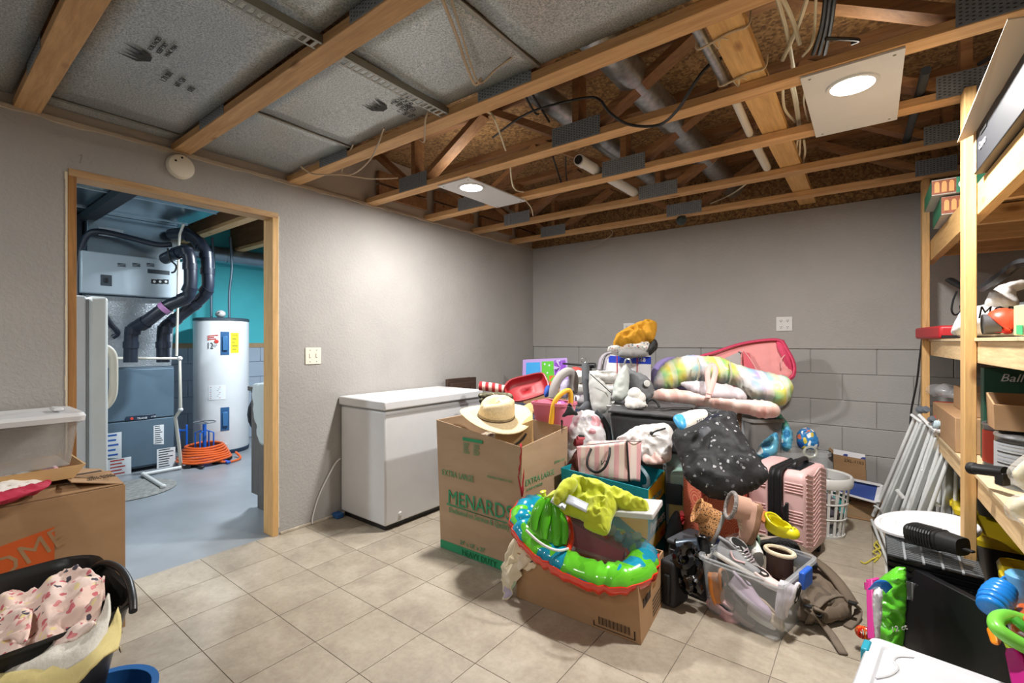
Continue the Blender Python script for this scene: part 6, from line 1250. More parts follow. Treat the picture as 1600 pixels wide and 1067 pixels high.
# pop-up tent
t = thing('play_tent', 'folded pink mesh pop-up tent leaning on the back wall over the floats', 'tent', tuple(P(1170, 570, 3.6))); M_tp = mat('hot_pink_cloth', '#d84468', .7, bmp=.3); ol = [(1085, 563), (1118, 550), (1155, 538), (1190, 532), (1219, 532), (1231, 548), (1240, 566), (1241, 582), (1234, 592), (1205, 600), (1150, 602), (1100, 590)]
ppuff('mesh_panel', ol, 3.72, .03, .02, mat('pink_mesh', '#e79a98', .75, bmp=.3, bs=40), parent=t, wr=(.006, 8), pitch=12)
nn = plane_n(1165, 0, 12); p0 = P(1165, 566, 3.72); op = [on_plane(u, v, p0, nn) + nn * .006 for u, v in ol]
b = B(); b.tube(cat_rom(op, 4, True), .016, 8, closed=True, flat=.6).build('border', M_tp, t, smooth=True)
b = B(); b.tube(cat_rom([P(1219, 532, 3.66), P(1222, 545, 3.62), P(1230, 560, 3.6), P(1236, 578, 3.6), P(1232, 590, 3.6)], 5), [.03, .032, .03] + [.03] * 15 + [.035, .03, .02], 8, flat=.5).build('gathered_edge', M_tp, t, smooth=True)
puff('window', [on_plane(u, v, p0, nn) + nn * .035 for u, v in ((1132, 560), (1158, 549), (1159, 576), (1134, 572))], nn, .003, .003, mat('grey_mesh_window', '#b0aaa8', .8), t, smooth=1, wr=(0, 1))
puff('pink_patch', [on_plane(u, v, p0, nn) + nn * .035 for u, v in ((1160, 549), (1172, 553), (1180, 578), (1161, 577))], nn, .003, .003, mat('rose_patch', '#d8606c', .8), t, smooth=1, wr=(0, 1))
b = B(); b.tube([on_plane(u, v, p0, nn) + nn * .04 for u, v in ((1160, 546), (1172, 562), (1183, 580))], .004, 6).tube(cat_rom([P(1228, 553, 3.6), P(1221, 562, 3.58), P(1221, 575, 3.58)], 4), .004, 6).build('cords', mat('pink_cord', '#f0b0b0', .6), t)
tb_ = tag(B().ball(P(1050, 590, 3.72), .165, 32, 18).build('exercise_ball', mat('lavender_rubber', '#8d80b4', .4), smooth=True), 'lavender rubber ball at the back of the pile left of the floats', 'ball')
# grey tote and post below the floats
t = thing('storage_tote', 'translucent grey tote below the pink plaid float', 'storage tote', tuple(P(1186, 700, 3.42)[:2]) + (.36,), rz=37); tub(t, 'body', mat('smoky_tote', '#7f7b78', .4, bmp=.1), .115, .12, .36, .03, .92)
tag(B().hexa([P(1148, 720, 3.05), P(1158, 720, 3.05), P(1158, 720, 3.1), P(1148, 720, 3.1), P(1152, 645, 3.05), P(1159, 645, 3.05), P(1159, 645, 3.1), P(1152, 645, 3.1)]).build('wooden_post', wood('old_brown_wood', '#4a3626', '#6e543c', 2)), 'short brown wooden post beside the grey tote', 'post')
sup('storage_tote', 'grey tote on the floor carrying the translucent grey one', 'storage tote', tuple(P(1186, 700, 3.42)[:2]), .12, .13, .355, M_gtub, 37, lidm=None)
ppuff('teal_bag', [(1214, 640), (1224, 650), (1236, 668), (1240, 690), (1228, 700), (1216, 690), (1212, 662)], 3.35, .04, .04, mat('sea_green_film', '#5fae9c', .35, bmp=.4), label='sea green plastic bag right of the grey tote', cat='bag')
# clear tote with diaper packs
t = thing('storage_tote', 'wide clear tote behind the pink suitcase holding blue diaper packs', 'storage tote', tuple(P(1228, 800, 3.25)[:2]) + (.14,), rz=38)
tub(t, 'body', M_cl2, .235, .12, .385, .03, .92)
tt = tag(B().hexa([Vector(p) for p in [(2.45, 3.55, 0), (2.72, 3.76, 0), (2.6, 3.92, 0), (2.33, 3.7, 0), (2.45, 3.55, .135), (2.72, 3.76, .135), (2.6, 3.92, .135), (2.33, 3.7, .135)]]).build('flat_carton', M_kraft, bevel=.003), 'low kraft carton under the wide clear tote', 'box')
M_dp1 = spots('blue_white_pack_print', '#5fb0cf', ['#e8eef0', '#2f7fb0', '#a8d4e0', '#e8eef0', '#3f93bf'], 14, .46, .3, .6, dist=.05); M_dp2 = spots('multicolour_pack_print', '#2f80c0', ['#e8eef0', '#d9c24a', '#e07a5a', '#1f4f9a', '#e8eef0'], 22, .46, .3, .6, dist=.05)
for k, (ol, d, m, lab) in enumerate([([(1180, 712), (1186, 695), (1200, 682), (1214, 674), (1218, 690), (1214, 710), (1196, 722)], 3.12, M_dp1, 'slanting blue and white diaper pack at the left of the clear tote'), ([(1219, 690), (1222, 672), (1230, 664), (1238, 672), (1240, 690), (1236, 706), (1222, 704)], 3.3, M_dp1, 'upright blue striped pack in the middle of the clear tote'), ([(1244, 690), (1246, 674), (1256, 668), (1270, 670), (1278, 682), (1280, 698), (1268, 704), (1250, 702)], 3.3, M_dp2, 'round blue and orange printed pack at the right of the clear tote')]):
    ppuff('diaper_pack', ol, d, .06, .05, m, wr=(.012, 16), pitch=20, res=.014, label=lab, cat='package', group='diaper packs in the wide clear tote', seed=k)
tag(B().tube([P(1266 + 10 * math.cos(a), 706 + 8 * math.sin(a), 3.12) for a in [2 * math.pi * q / 16 for q in range(16)]], .008, 6, closed=True).build('clear_ring', clear('clear_ring_plastic', '#e6e8d8', .7, .2), smooth=True), 'clear plastic ring hanging on the tote rim', 'ring')

# ================================================================ far-left of the pile
t = thing('game_board', 'purple children game board with coloured squares leaning in the corner', 'game board', tuple(P(850, 590, 4.4)))
a, c = P(816, 602, 4.55), P(889, 602, 4.25); a2, c2 = P(817, 562, 4.58), P(886, 559, 4.30)
B().slab([a, c, c2, a2], VW * .015).build('board', mat('lilac_board', '#b79ad6', .5), t)
def bq_(s, u): return a.lerp(c, s).lerp(a2.lerp(c2, s), u) - VW * .004
for (s0, s1, u0, u1, col) in ((.08, .40, .08, .88, '#3fa0e0'), (.44, .70, .15, .90, '#5fc03a'), (.72, .96, .38, .92, '#8a4ac0'), (.6, .74, .0, .36, '#e06a3a')):
    B().add([bq_(s0, u0), bq_(s1, u0), bq_(s1, u1), bq_(s0, u1)], [(0, 1, 2, 3)]) if False else None
    b = B(); b.add([bq_(s0, u0), bq_(s1, u0), bq_(s1, u1), bq_(s0, u1)], [(0, 1, 2, 3)]); b.build('colour_field', spots('field_' + col[1:], col, [col, '#cfd8e8'], 24, .22, .5, 0), t)
b = B(); cc = bq_(.84, .65) - VW * .002
for k in range(6): an = k * math.pi / 3; b.add([cc, cc + RT * .06 * math.cos(an - .2) + UP * .08 * math.sin(an - .2), cc + RT * .06 * math.cos(an + .2) + UP * .08 * math.sin(an + .2)], [(0, 1, 2)])
b.build('star_mark', mat('pale_lilac', '#d0b8ec', .5), t)
tag(B().hexa([P(818, 700, 4.35).xy.to_3d(), P(885, 700, 4.12).xy.to_3d(), P(885, 700, 4.45).xy.to_3d() , P(818, 700, 4.62).xy.to_3d(), P(818, 700, 4.35).xy.to_3d() + V(0, 0, .84), P(885, 700, 4.12).xy.to_3d() + V(0, 0, .84), P(885, 700, 4.45).xy.to_3d() + V(0, 0, .84), P(818, 700, 4.62).xy.to_3d() + V(0, 0, .84)]).build('tall_carton', M_kraft, bevel=.004), 'tall kraft carton in the corner carrying the purple board', 'box')
# red sled
t = thing('sled', 'red plastic sled lying tilted on the pile near the corner', 'sled', tuple(P(825, 612, 3.7)))
ol = [(790, 604), (800, 594), (822, 588), (845, 584), (852, 592), (856, 604), (853, 612), (840, 618), (815, 625), (802, 624), (792, 612)]
p0 = P(824, 605, 3.5); nn = plane_n(824, 0, 38); o3 = cat_rom([on_plane(u, v, p0, nn) for u, v in ol], 4, True); cen_ = sum(o3, Vector()) / len(o3)
def ringat(s, dz): return [cen_ + (p - cen_) * s + nn * dz for p in o3]
b = B(); b.grid([ringat(1.04, -.012), ringat(1.06, 0), ringat(1.0, .004), ringat(.93, -.03), ringat(.80, -.045), ringat(.4, -.05), ringat(.01, -.05)], False, True).build('shell', mat('sled_red', '#96161f', .5), t, smooth=True, solid=.004, angle=70)
b = B(); b.tube([cen_ + (p - cen_) * 1.05 for p in o3], .008, 6, closed=True).build('rim', mat('dark_red_rim', '#8a1820', .4), t, smooth=True)
# candy striped roll, camouflage cloth
tag(B().tube([P(750, 603, 3.55), P(770, 605, 3.52), P(788, 609, 3.5)], .034, 16).build('striped_roll', stripes('red_white_knit', ['#a5242c', '#e0b9ac'], 0, .05, .85, rot=(0, .0, -.6)), smooth=True), 'red and white striped rolled cloth beside the sled', 'cloth')
for k, ol in enumerate([[(748, 614), (770, 612), (800, 616), (800, 626), (770, 624), (748, 622)], [(750, 622), (775, 622), (802, 626), (800, 634), (770, 632), (750, 630)]]):
    ppuff('camouflage_cloth', ol, 3.45, .03, .05, spots('camouflage', '#5f5a48', ['#2c2e26', '#8a8470', '#4a4a38', '#b0a890'], 30, .46, .9, .4, dist=.04), pitch=40, label=['upper folded camouflage cloth under the striped roll', 'lower folded camouflage cloth behind the straw hat'][k], cat='cloth', group='camouflage cloths', seed=k)
ppuff('cardboard_flap', [(812, 636), (830, 628), (845, 634), (845, 645), (820, 648)], 3.2, .01, .01, M_kin, pitch=60, label='small cardboard piece behind the hat', cat='cardboard', smooth=1)
# pink basket with things
t = thing('pink_basket', 'pink plastic basket behind the moving box with a yellow tube in it', 'basket', tuple(P(868, 650, 3.1)))
pc = P(866, 632, 3.05); b = B(); b.grid([[p + pc for p in rrect(0, 0, .12 * s, .09 * s, .03, z)] for s, z in ((.8, -.20), (.9, -.10), (1, 0), (1.06, .004), (1.06, .018), (1.0, .02))], False, True).build('basket', mat('pink_basket_plastic', '#cf6e86', .4), t, smooth=True, solid=.005)
B().ball(pc + V(-.05, -.03, .0), (.06, .05, .035), 14, 7).jit(.01, 12).build('rose_cloth', mat('rose_cloth_soft', '#d4566a', .85, bmp=.4), t, smooth=True); B().ball(pc + V(.05, .0, -.005), (.05, .06, .035), 14, 7).jit(.01, 14).build('purple_cloth', spots('purple_print', '#a05a9a', ['#d9b0d0', '#7a3f80'], 50, .3), t, smooth=True)
tag(B().tube(cat_rom([P(861, 662, 2.95), P(863, 645, 2.95), P(866, 630, 2.95), P(874, 618, 2.96), P(884, 611, 2.98), P(890, 611, 2.99), P(892, 620, 2.99), P(891, 634, 2.99)], 6), .016, 12).build('yellow_tube', mat('yellow_foam', '#e6ad2c', .5), smooth=True), 'bent yellow tube rising from the pink basket', 'tube')
t = thing('folding_fan', 'black triangular plastic piece standing at the moving box corner', 'plastic piece', tuple(P(880, 650, 2.8)))
B().slab([P(877, 652, 2.80), P(905, 648, 2.76), P(889, 628, 2.84)], VW * .006).build('blade', M_black, t) if False else puff('blade', [P(877, 652, 2.80), P(905, 648, 2.78), P(889, 629, 2.84)], plane_n(890, 0, 15), .005, .005, M_black, t, wr=(.001, 5), smooth=1)
puff('tip', [P(876, 655, 2.79), P(880, 655, 2.79), P(878, 680, 2.76)], plane_n(880, 0, 5), .003, .003, mat('dark_brown_tip', '#3a2a22', .6), t, wr=(0, 1), smooth=1, res=.01)
# grey neck pillow arch
tag(B().tube(cat_rom([P(864, 622, 3.3), P(866, 606, 3.3), P(874, 590, 3.32), P(886, 581, 3.35), P(895, 585, 3.38), P(897, 600, 3.38), P(895, 614, 3.36)], 6), [.02] + [.032] * 35 + [.02], 14).build('neck_pillow', mat('fuzzy_grey', '#a09c98', .95, var=.1, bmp=.5, bs=80), smooth=True), 'fuzzy grey arched pillow next to the red sled', 'pillow')
ppuff('lilac_cloth', [(874, 606), (880, 594), (888, 592), (892, 606), (888, 622), (876, 622)], 3.42, .03, .03, mat('pale_lilac_cloth', '#b0aabf', .9, bmp=.4), label='pale lilac cloth inside the grey pillow arch', cat='cloth')
ppuff('blue_cloth', [(850, 606), (857, 600), (862, 606), (860, 618), (850, 622)], 3.4, .02, .02, mat('royal_blue', '#2f56b0', .8), label='royal blue cloth beside the red sled end', cat='cloth')
# rolled pillows
M_eye = spots('white_eyelet', '#dcdad4', ['#b9b8b4', '#dcdad4'], 60, .25, .85, .4); M_flp = spots('white_floral_pillow', '#dcd8d2', ['#d0a0a0', '#a8b8c0', '#dcd8d2'], 30, .3, .85, .4)
for k, (v, m, lab) in enumerate(((590, M_eye, 'white eyelet pillow, topmost of the stack'), (609, M_flp, 'white floral pillow under the eyelet pillow'), (624, spots('purple_dot_pillow', '#dcd8dc', ['#a890b0', '#dcd8dc'], 30, .3, .85, .4), 'white pillow with purple prints, lowest of the stack'))):
    ppuff('pillow', [(893 + k * 2, v - 8), (900, v - 12), (925, v - 12), (960, v - 11), (968, v), (960, v + 10), (925, v + 11), (900, v + 11), (892 + k * 2, v + 3)], 3.5, .10, .10, m, pitch=10, label=lab, cat='pillow', group='rolled white pillows at the back', seed=k, lim=.05)
tag(B().ball(P(900, 581, 3.6), (.06, .05, .04), 12, 7).build('red_cushion', mat('brick_red_cloth', '#a8403a', .9), smooth=True), 'brick red cushion edge behind the eyelet pillow', 'cushion')
# dark grey strap hanging from a hook, rod
t = thing('umbrella', 'closed dark grey umbrella standing upright with a metal ring on top', 'umbrella', tuple(P(917, 620, 3.3)))
B().tube([P(915, 568, 3.3), P(915, 590, 3.28), P(917, 610, 3.26), P(918, 635, 3.24)], [.026, .028, .026, .02], 12).build('canopy', mat('dark_grey_cloth', '#5b5e62', .85, bmp=.4, bs=30), t, smooth=True)
puff('folded_cloth', [P(903, 640, 3.2), P(914, 626, 3.22), P(922, 628, 3.22), P(926, 644, 3.2), P(936, 655, 3.15), P(915, 646, 3.18)], plane_n(915, 0, 20), .02, .02, mat('dark_grey_cloth', '#5b5e62', .85), t)
B().tube([P(912 + 4 * math.cos(a), 563 + 4 * math.sin(a), 3.3) for a in [2 * math.pi * q / 14 for q in range(14)]], .003, 6, closed=True).build('ring', M_galv, t, smooth=True)
tag(B().tube([P(880, 568, 4.0), P(905, 570, 3.9), P(930, 571, 3.8)], .008, 8).tube([P(918, 571, 3.84), P(930, 571, 3.8)], .022, 10).tube([P(923, 571, 3.82), P(922, 640, 3.82)], .010, 8).build('black_rod', M_black, smooth=True), 'black metal rod with a joint behind the pillows', 'rod')
ppuff('grey_bag', [(921, 580), (935, 588), (952, 606), (957, 622), (953, 640), (940, 648), (925, 640), (919, 610)], 3.15, .05, .05, mat('pale_grey_fabric', '#b4b5b2', .8, bmp=.4, bs=12), wr=(.01, 9), pitch=15, label='pale grey fabric bag right of the grey umbrella', cat='bag')
tag(B().tube([P(922, 584, 3.10), P(940, 600, 3.08), P(955, 614, 3.08)], .003, 6).build('black_cable', M_black), 'dark cord across the pale grey bag', 'cord')
# grey sack with button
t = thing('grey_sack', 'grey gathered sack with pale front panel and white button', 'bag', tuple(P(990, 620, 3.2)))
ppuff('dark_half', [(980, 572), (990, 578), (1005, 584), (1018, 594), (1023, 608), (1018, 625), (1000, 630), (985, 625), (978, 600)], 3.2, .06, .06, mat('charcoal_grey_fabric', '#6a6c6e', .8, bmp=.6, bs=14, bd=.01), parent=t, wr=(.014, 10), pitch=20, seed=3)
ppuff('pale_half', [(956, 624), (957, 605), (963, 588), (972, 571), (980, 568), (984, 580), (984, 600), (982, 618), (970, 628)], 3.14, .05, .05, mat('pale_green_grey_fabric', '#b3b9b4', .7, bmp=.6, bs=12, bd=.01), parent=t, wr=(.012, 11), pitch=20, seed=4)
B().tube(cat_rom([P(975, 570, 3.15), P(978, 562, 3.15), P(984, 562, 3.15), P(987, 571, 3.15)], 4), .006, 8).build('drawcord', M_galv, t, smooth=True); B().lathe([(.022, 0), (.02, .006), (.001, .008)], P(1011, 599, 3.12), 16, axis=-VW).build('button', M_whitep, t, smooth=True)
t = thing('white_toy', 'white plush toy lumps lying in front of the grey sack', 'toy', tuple(P(993, 628, 3.0))); 
for (u, v, r) in ((992, 616, .045), (998, 622, .045), (985, 626, .035), (1002, 630, .03)): B().ball(P(u, v, 3.02), r, 14, 9).build('lump', mat('white_plush', '#dddbd6', .95, bmp=.5, bs=90), t, smooth=True)
ppuff('white_fabric', [(975, 630), (985, 620), (1005, 628), (1012, 634), (1000, 638), (980, 638)], 2.98, .03, .03, mat('white_plush', '#dddbd6', .95), pitch=50, label='white cloth spread over the back of the black case', cat='cloth')
# --- Huggies-type carton with clothes
t = thing('white_carton', 'white carton with a blue top band carrying the mustard clothes', 'box', tuple(P(985, 600, 3.6)))
fl_, fr_ = P(951, 555, 3.60), P(1017, 557, 3.42); d_ = VW * .26; hh = .40
bo = [fl_ - V(0, 0, hh), fr_ - V(0, 0, hh), fr_ + d_ - V(0, 0, hh), fl_ + d_ - V(0, 0, hh)]; to = [fl_, fr_, fr_ + d_, fl_ + d_]
B().hexa(bo + to).build('carton', mat('white_box_card', '#e4e4e6', .6), t, bevel=.003)
fq = (bo[0], bo[1], to[1], to[0]); rq = (bo[1], bo[2], to[2], to[1]); M_rb = mat('royal_blue_print', '#1f3fb8', .5)
dec(fq, 0, 1, .86, .995, M_rb, t, 'blue_band'); dec(rq, 0, 1, .86, .995, M_rb, t, 'blue_band')
for s in (.2, .68): dec(fq, s, s + .02, .60, .995, M_inkr, t, 'red_ribbon', .003)
dec(rq, .2, .26, .60, .995, M_inkr, t, 'red_ribbon', .003)
text('168', .04, M_whitep, qpt(fq, .70, .90, .004), fr_ - fl_, UP, t)
sup('storage_tote', 'navy tote raised on the pile under the white carton', 'storage tote', (1.50, 3.66), .26, .18, .02, M_navyp, 10, z=.72)
ppuff('mustard_garment', [(958, 540), (961, 528), (971, 519), (982, 513), (992, 509), (1000, 506), (1012, 503), (1020, 505), (1027, 508), (1025, 524), (1019, 536), (1008, 534), (998, 540), (980, 541), (968, 545)], 3.5, .08, .06, mat('mustard_cloth', '#b9851a', .85, bmp=.7, bs=22, bd=.008), wr=(.03, 13), pitch=35, res=.012, seed=9, label='mustard yellow garment on top of the clothes stack', cat='garment')
M_pcl = spots('white_multicolour_print', '#d6d2cc', ['#4a7a9a', '#b05a5a', '#3a3a44', '#d6d2cc', '#8aa06a'], 60, .32, .9, .4, dist=.02)
ppuff('printed_garment', [(948, 548), (956, 543), (970, 541), (998, 538), (1012, 533), (1016, 546), (1002, 550), (985, 549), (965, 552)], 3.48, .05, .05, M_pcl, wr=(.016, 18), pitch=45, res=.013, label='white printed garment under the mustard one', cat='garment')
ppuff('grey_garment', [(965, 552), (975, 545), (995, 546), (1010, 549), (1012, 556), (990, 558), (968, 557)], 3.42, .03, .04, mat('mid_grey_cloth', '#7d7c7a', .9, bmp=.4), wr=(.008, 16), pitch=45, label='grey garment lowest in the clothes stack', cat='garment')
ppuff('black_garment', [(1013, 540), (1020, 530), (1027, 531), (1029, 542), (1022, 552), (1013, 556)], 3.42, .04, .04, M_blackm, wr=(.008, 20), pitch=25, label='black garment at the right of the clothes stack', cat='garment')
tag(B().tube(cat_rom([P(955, 551, 3.45), P(945, 554, 3.44), P(939, 562, 3.42), P(936, 578, 3.4)], 5), [.02] * 16, 10, flat=.5).tube(cat_rom([P(951, 555, 3.44), P(946, 562, 3.42), P(943, 578, 3.4)], 5), .018, 8, flat=.5).build('bag_strap_loop', mat('grey_mauve_strap', '#8f8a90', .8), smooth=True), 'grey curved strap hanging left of the white carton', 'strap')
# ================================================================ wooden shelving along the right side
def sx(y): return 3.357 + .032 * (4.11 - y)          # front line of the shelving
def SP(y, dx, z): return V(sx(y) + dx, y, z)
t = thing('shelving_unit', 'rough lumber shelving along the right wall with three shelves', 'shelves', (3.8, 2.4, 0))
def sbox(ya, yb, d0, d1, z0, z1): 
    return [SP(ya, d0, z0), SP(ya, d1, z0), SP(yb, d1, z0), SP(yb, d0, z0), SP(ya, d0, z1), SP(ya, d1, z1), SP(yb, d1, z1), SP(yb, d0, z1)]
for y in (4.16, 2.80, 1.45): B().hexa(sbox(y - .089, y, 0, .038, 0, ZC - .002)).build('post', M_lumz, t, bevel=.003)
for y in (4.16, 2.80, 1.45): B().hexa(sbox(y - .089, y, .66, .70, 0, ZC - .002)).build('post', M_lumz, t, bevel=.003)
for (zt, nm) in ((.725, 'lower'), (1.285, 'middle'), (1.925, 'upper')):
    h = .105 if nm != 'upper' else .13
    B().hexa(sbox(.9, 4.30, .040, .078, zt - h, zt - (.014 if nm != 'upper' else 0))).build('front_beam', M_pine if nm != 'upper' else M_pineb, t, bevel=.002)
    B().hexa(sbox(.9, 4.30, .62, .655, zt - h, zt - .014)).build('rear_beam', M_pineb, t, bevel=.002)
    for y in (1.1, 1.6, 2.1, 2.6, 3.1, 3.6, 4.1): B().hexa(sbox(y, y + .038, .083, .62, zt - .10, zt - .016)).build('cross_rail', M_lum, t, bevel=.002)
    if nm != 'upper':
        for (ya, yb) in ((.9, 2.1), (2.103, 3.3), (3.303, 4.40)): B().hexa(sbox(ya, yb, .03, .70, zt - .013, zt)).build('shelf_board', mat('pale_board', '#cfb891', .7, var=.1, bmp=.1), t)
    else:
        for (ya, yb) in ((.9, 2.1), (2.103, 3.3), (3.303, 4.40)): B().hexa(sbox(ya, yb, .09, .70, zt - .012, zt)).build('shelf_board', M_osb, t)
# --- middle shelf
def MS(y, dx, z=1.286): return SP(y, dx, z)
M_redt = mat('tool_red', '#b8222a', .45); M_gtool = mat('tool_grey', '#4a4a4c', .5)
t = thing('red_toolbox', 'flat red tool case on the middle shelf against the back post', 'case', tuple(MS(4.0, .1)))
B().hexa([MS(3.55, .02), MS(3.55, .25), MS(4.14, .22), MS(4.14, -.03), MS(3.55, .02, 1.36), MS(3.55, .25, 1.36), MS(4.14, .22, 1.36), MS(4.14, -.03, 1.36)]).build('case', M_redt, t, bevel=.015, seg=3)
B().hexa([MS(3.54, .03, 1.29), MS(3.54, .24, 1.29), MS(4.12, .21, 1.29), MS(4.12, -.02, 1.29), MS(3.54, .03, 1.305), MS(3.54, .24, 1.305), MS(4.12, .21, 1.305), MS(4.12, -.02, 1.305)]).build('dark_base', M_black, t)
M_wb = mat('white_carrier_film', '#dcdad8', .35, bmp=.9, bs=14, bd=.012)
t = thing('carrier_bag', 'white plastic carrier bag with green print on the middle shelf', 'bag', tuple(MS(3.0, .2)))
ppuff('body', [(1487, 524), (1488, 508), (1494, 495), (1510, 480), (1530, 478), (1552, 470), (1580, 472), (1590, 490), (1590, 525), (1540, 527)], 2.25, .10, .10, M_wb, parent=t, wr=(.014, 10), pitch=10, res=.014)
ppuff('gathered_top', [(1538, 478), (1542, 462), (1556, 448), (1580, 440), (1610, 436), (1612, 448), (1590, 456), (1594, 470), (1590, 482), (1560, 484)], 2.15, .06, .06, M_wb, parent=t, wr=(.016, 14), pitch=10, res=.013, seed=4)
text('MORE!', .075, M_ink, P(1527, 497, 2.03), RT, UP, t, shear=.2, bold=.002, name='lettering'); text('Q', .055, M_green, P(1500, 513, 2.12), RT, UP, t, shear=.2)
B().tube([P(1500, 516, 2.10), P(1512, 512, 2.08)], .003, 6).build('green_line', M_green, t)
t = thing('power_tool', 'orange-red and grey power tool lying on the middle shelf', 'power tool', tuple(MS(2.5, .1)))
M_ort = mat('tool_orange_red', '#d8442a', .4)
B().tube([P(1535, 507, 1.95), P(1562, 506, 1.92)], .042, 14).build('grey_body', M_gtool, t, smooth=True); B().tube(cat_rom([P(1560, 506, 1.92), P(1568, 502, 1.91), P(1580, 503, 1.90), P(1584, 512, 1.90)], 4), [.042, .052, .055, .055, .055, .055, .05, .05, .048, .045, .045, .04, .03][:13], 14).build('motor', M_ort, t, smooth=True)
B().hexa([P(1538, 520, 1.93), P(1583, 520, 1.88), P(1583, 518, 2.05), P(1538, 518, 2.08), P(1538, 513, 1.93), P(1583, 514, 1.88), P(1583, 512, 2.05), P(1538, 512, 2.08)]).build('red_base', M_redt, t, bevel=.005)
t = thing('seed_packet_box', 'green and cream printed box at the right end of the middle shelf', 'box', tuple(P(1595, 525, 1.7)))
B().hexa([P(1584, 524, 1.80), P(1612, 525, 1.66), P(1612, 522, 2.0), P(1590, 522, 2.0), P(1584, 478, 1.80), P(1612, 474, 1.66), P(1612, 476, 2.0), P(1590, 480, 2.0)]).build('carton', mat('cream_green_card', '#b9b48a', .6, var=.2), t, bevel=.003)
B().hexa([P(1588, 522, 1.77), P(1598, 523, 1.72), P(1598, 523, 1.73), P(1588, 522, 1.78), P(1588, 508, 1.77), P(1598, 508, 1.72), P(1598, 508, 1.73), P(1588, 508, 1.78)]).build('green_label', M_green, t)
t = thing('wire_rack', 'metal wire basket with black cables on the middle shelf', 'basket', tuple(MS(3.6, .35)))
for k in range(7): B().tube([MS(3.3 + k * .09, .25, 1.287), MS(3.3 + k * .09, .26, 1.50)], .003, 6).build('wire', M_galv, t)
for z in (1.30, 1.40, 1.50): B().tube([MS(3.28, .25, z), MS(3.86, .26, z)], .003, 6).build('wire', M_galv, t)
tag(B().tube(cat_rom([P(1484, 437, 2.9), P(1496, 444, 2.85), P(1508, 450, 2.8)], 3), .03, 8, flat=.5).build('black_bar', M_blackm), 'short flat black bar end sticking out on the middle shelf', 'bar')
cable([P(1495, 455, 2.7), P(1489, 470, 2.7), P(1487, 485, 2.7), P(1492, 492, 2.7), P(1500, 488, 2.7), P(1506, 478, 2.7)], .005, M_cabk, 'thin black cable hanging at the back of the middle shelf', group=None)
cable([P(1612, 408, 1.9), P(1590, 412, 1.95), P(1568, 428, 2.0), P(1548, 442, 2.1), P(1536, 450, 2.2)], .02, M_cabk, 'thick black hose arching over the white carrier bag', 'hose', None)
cable([P(1500, 478, 2.55), P(1502, 490, 2.5), P(1498, 497, 2.45)], .004, M_cabk, 'short black wire over the carrier bag handle', group=None)
tag(B().lathe([(.001, 0), (.07, 0), (.07, .17), (.066, .175), (.066, .01), (.001, .01)], MS(3.35, .34), 24).build('glass_jar', clear('jar_glass', '#cfd8da', .25, .08), smooth=True), 'clear straight glass jar behind the carrier bag', 'jar')
cable([P(1441, 528, 3.10), P(1437, 560, 3.12), P(1432, 600, 3.14), P(1424, 640, 3.16), P(1422, 668, 3.15)], .006, M_cabk, 'black cord hanging on the back wall beside the shelf post', 'cord', None)
cable([P(1446, 540, 3.18), P(1441, 580, 3.19), P(1434, 640, 3.2)], .004, mat('grey_cord', '#5c5c5a', .6), 'thin grey cord beside the black cord on the back wall', 'cord', None)
# --- upper shelf
M_brown = mat('photo_brown_print', '#8a4a2c', .5, var=.3, vs=30); M_cardg = mat('green_card', '#2c7a58', .55)
def jarbox(lab, x0, x1, y0, y1, z0, z1):
    t = thing('jar_box', lab, 'box', ((x0 + x1) / 2, y0, z0), group='canning jar boxes on the upper shelf')
    p = [V(x0, y0, z0), V(x1, y0, z0), V(x1, y1, z0), V(x0, y1, z0), V(x0, y0, z1), V(x1, y0, z1), V(x1, y1, z1), V(x0, y1, z1)]
    B().hexa(p).build('carton', mat('grey_white_card', '#c2c0b8', .7), t, bevel=.002)
    q = (p[0], p[1], p[5], p[4]); dec(q, 0, .38, .05, .95, M_brown, t, 'photo_panel'); dec(q, .37, 1, .0, 1, M_cardg, t, 'green_panel', .0022); dec((p[3], p[0], p[4], p[7]), 0, 1, 0, 1, M_cardg, t, 'green_panel')
    b = B(); c = qpt(q, .53, .5, .004); b.add([c + V(.034 * math.cos(a), 0, .026 * math.sin(a)) for a in [2 * math.pi * k / 18 for k in range(18)]], [tuple(range(18))]); b.build('white_oval', M_white, t)
    for k in range(3):
        cc = qpt(q, .08 + k * .11, .5, .004); g = B(); g.add([cc + V(dx * .010, 0, dz * .028) for dx, dz in ((-1, -1), (1, -1), (1, .6), (.5, 1), (-.5, 1), (-1, .6))], [tuple(range(6))]); g.build('printed_jar', mat('amber_print', '#d89a5a', .5), t)
    text('Ball', .034, M_ink, qpt(q, .425, .36, .006), V(1, 0, 0), UP, t, shear=.3); return t
jarbox('upper canning jar box with brown photo and green end', 3.345, 3.60, 3.30, 3.70, 2.035, 2.115)
jarbox('lower canning jar box mostly green, under the other', 3.385, 3.64, 3.33, 3.73, 1.935, 2.03)
bx = thing('jar_box', 'dark green box lettered on its side behind the front post', 'box', tuple(SP(2.9, .3, 1.93))); p = sbox(2.92, 3.15, .17, .5, 1.93, 2.06); B().hexa(p).build('carton', mat('dark_green_card', '#1f4a38', .6), bx, bevel=.003); text('MASON JARS', .05, M_white, qpt((p[3], p[0], p[4], p[7]), .1, .6, .003), (Vector(p[0]) - Vector(p[3])), UP, bx)
t = thing('printer_box', 'black printer carton with open pale flap on the upper shelf', 'box', tuple(SP(2.1, .3, 1.93))); p = sbox(1.75, 2.59, .01, .45, 1.93, 2.09)
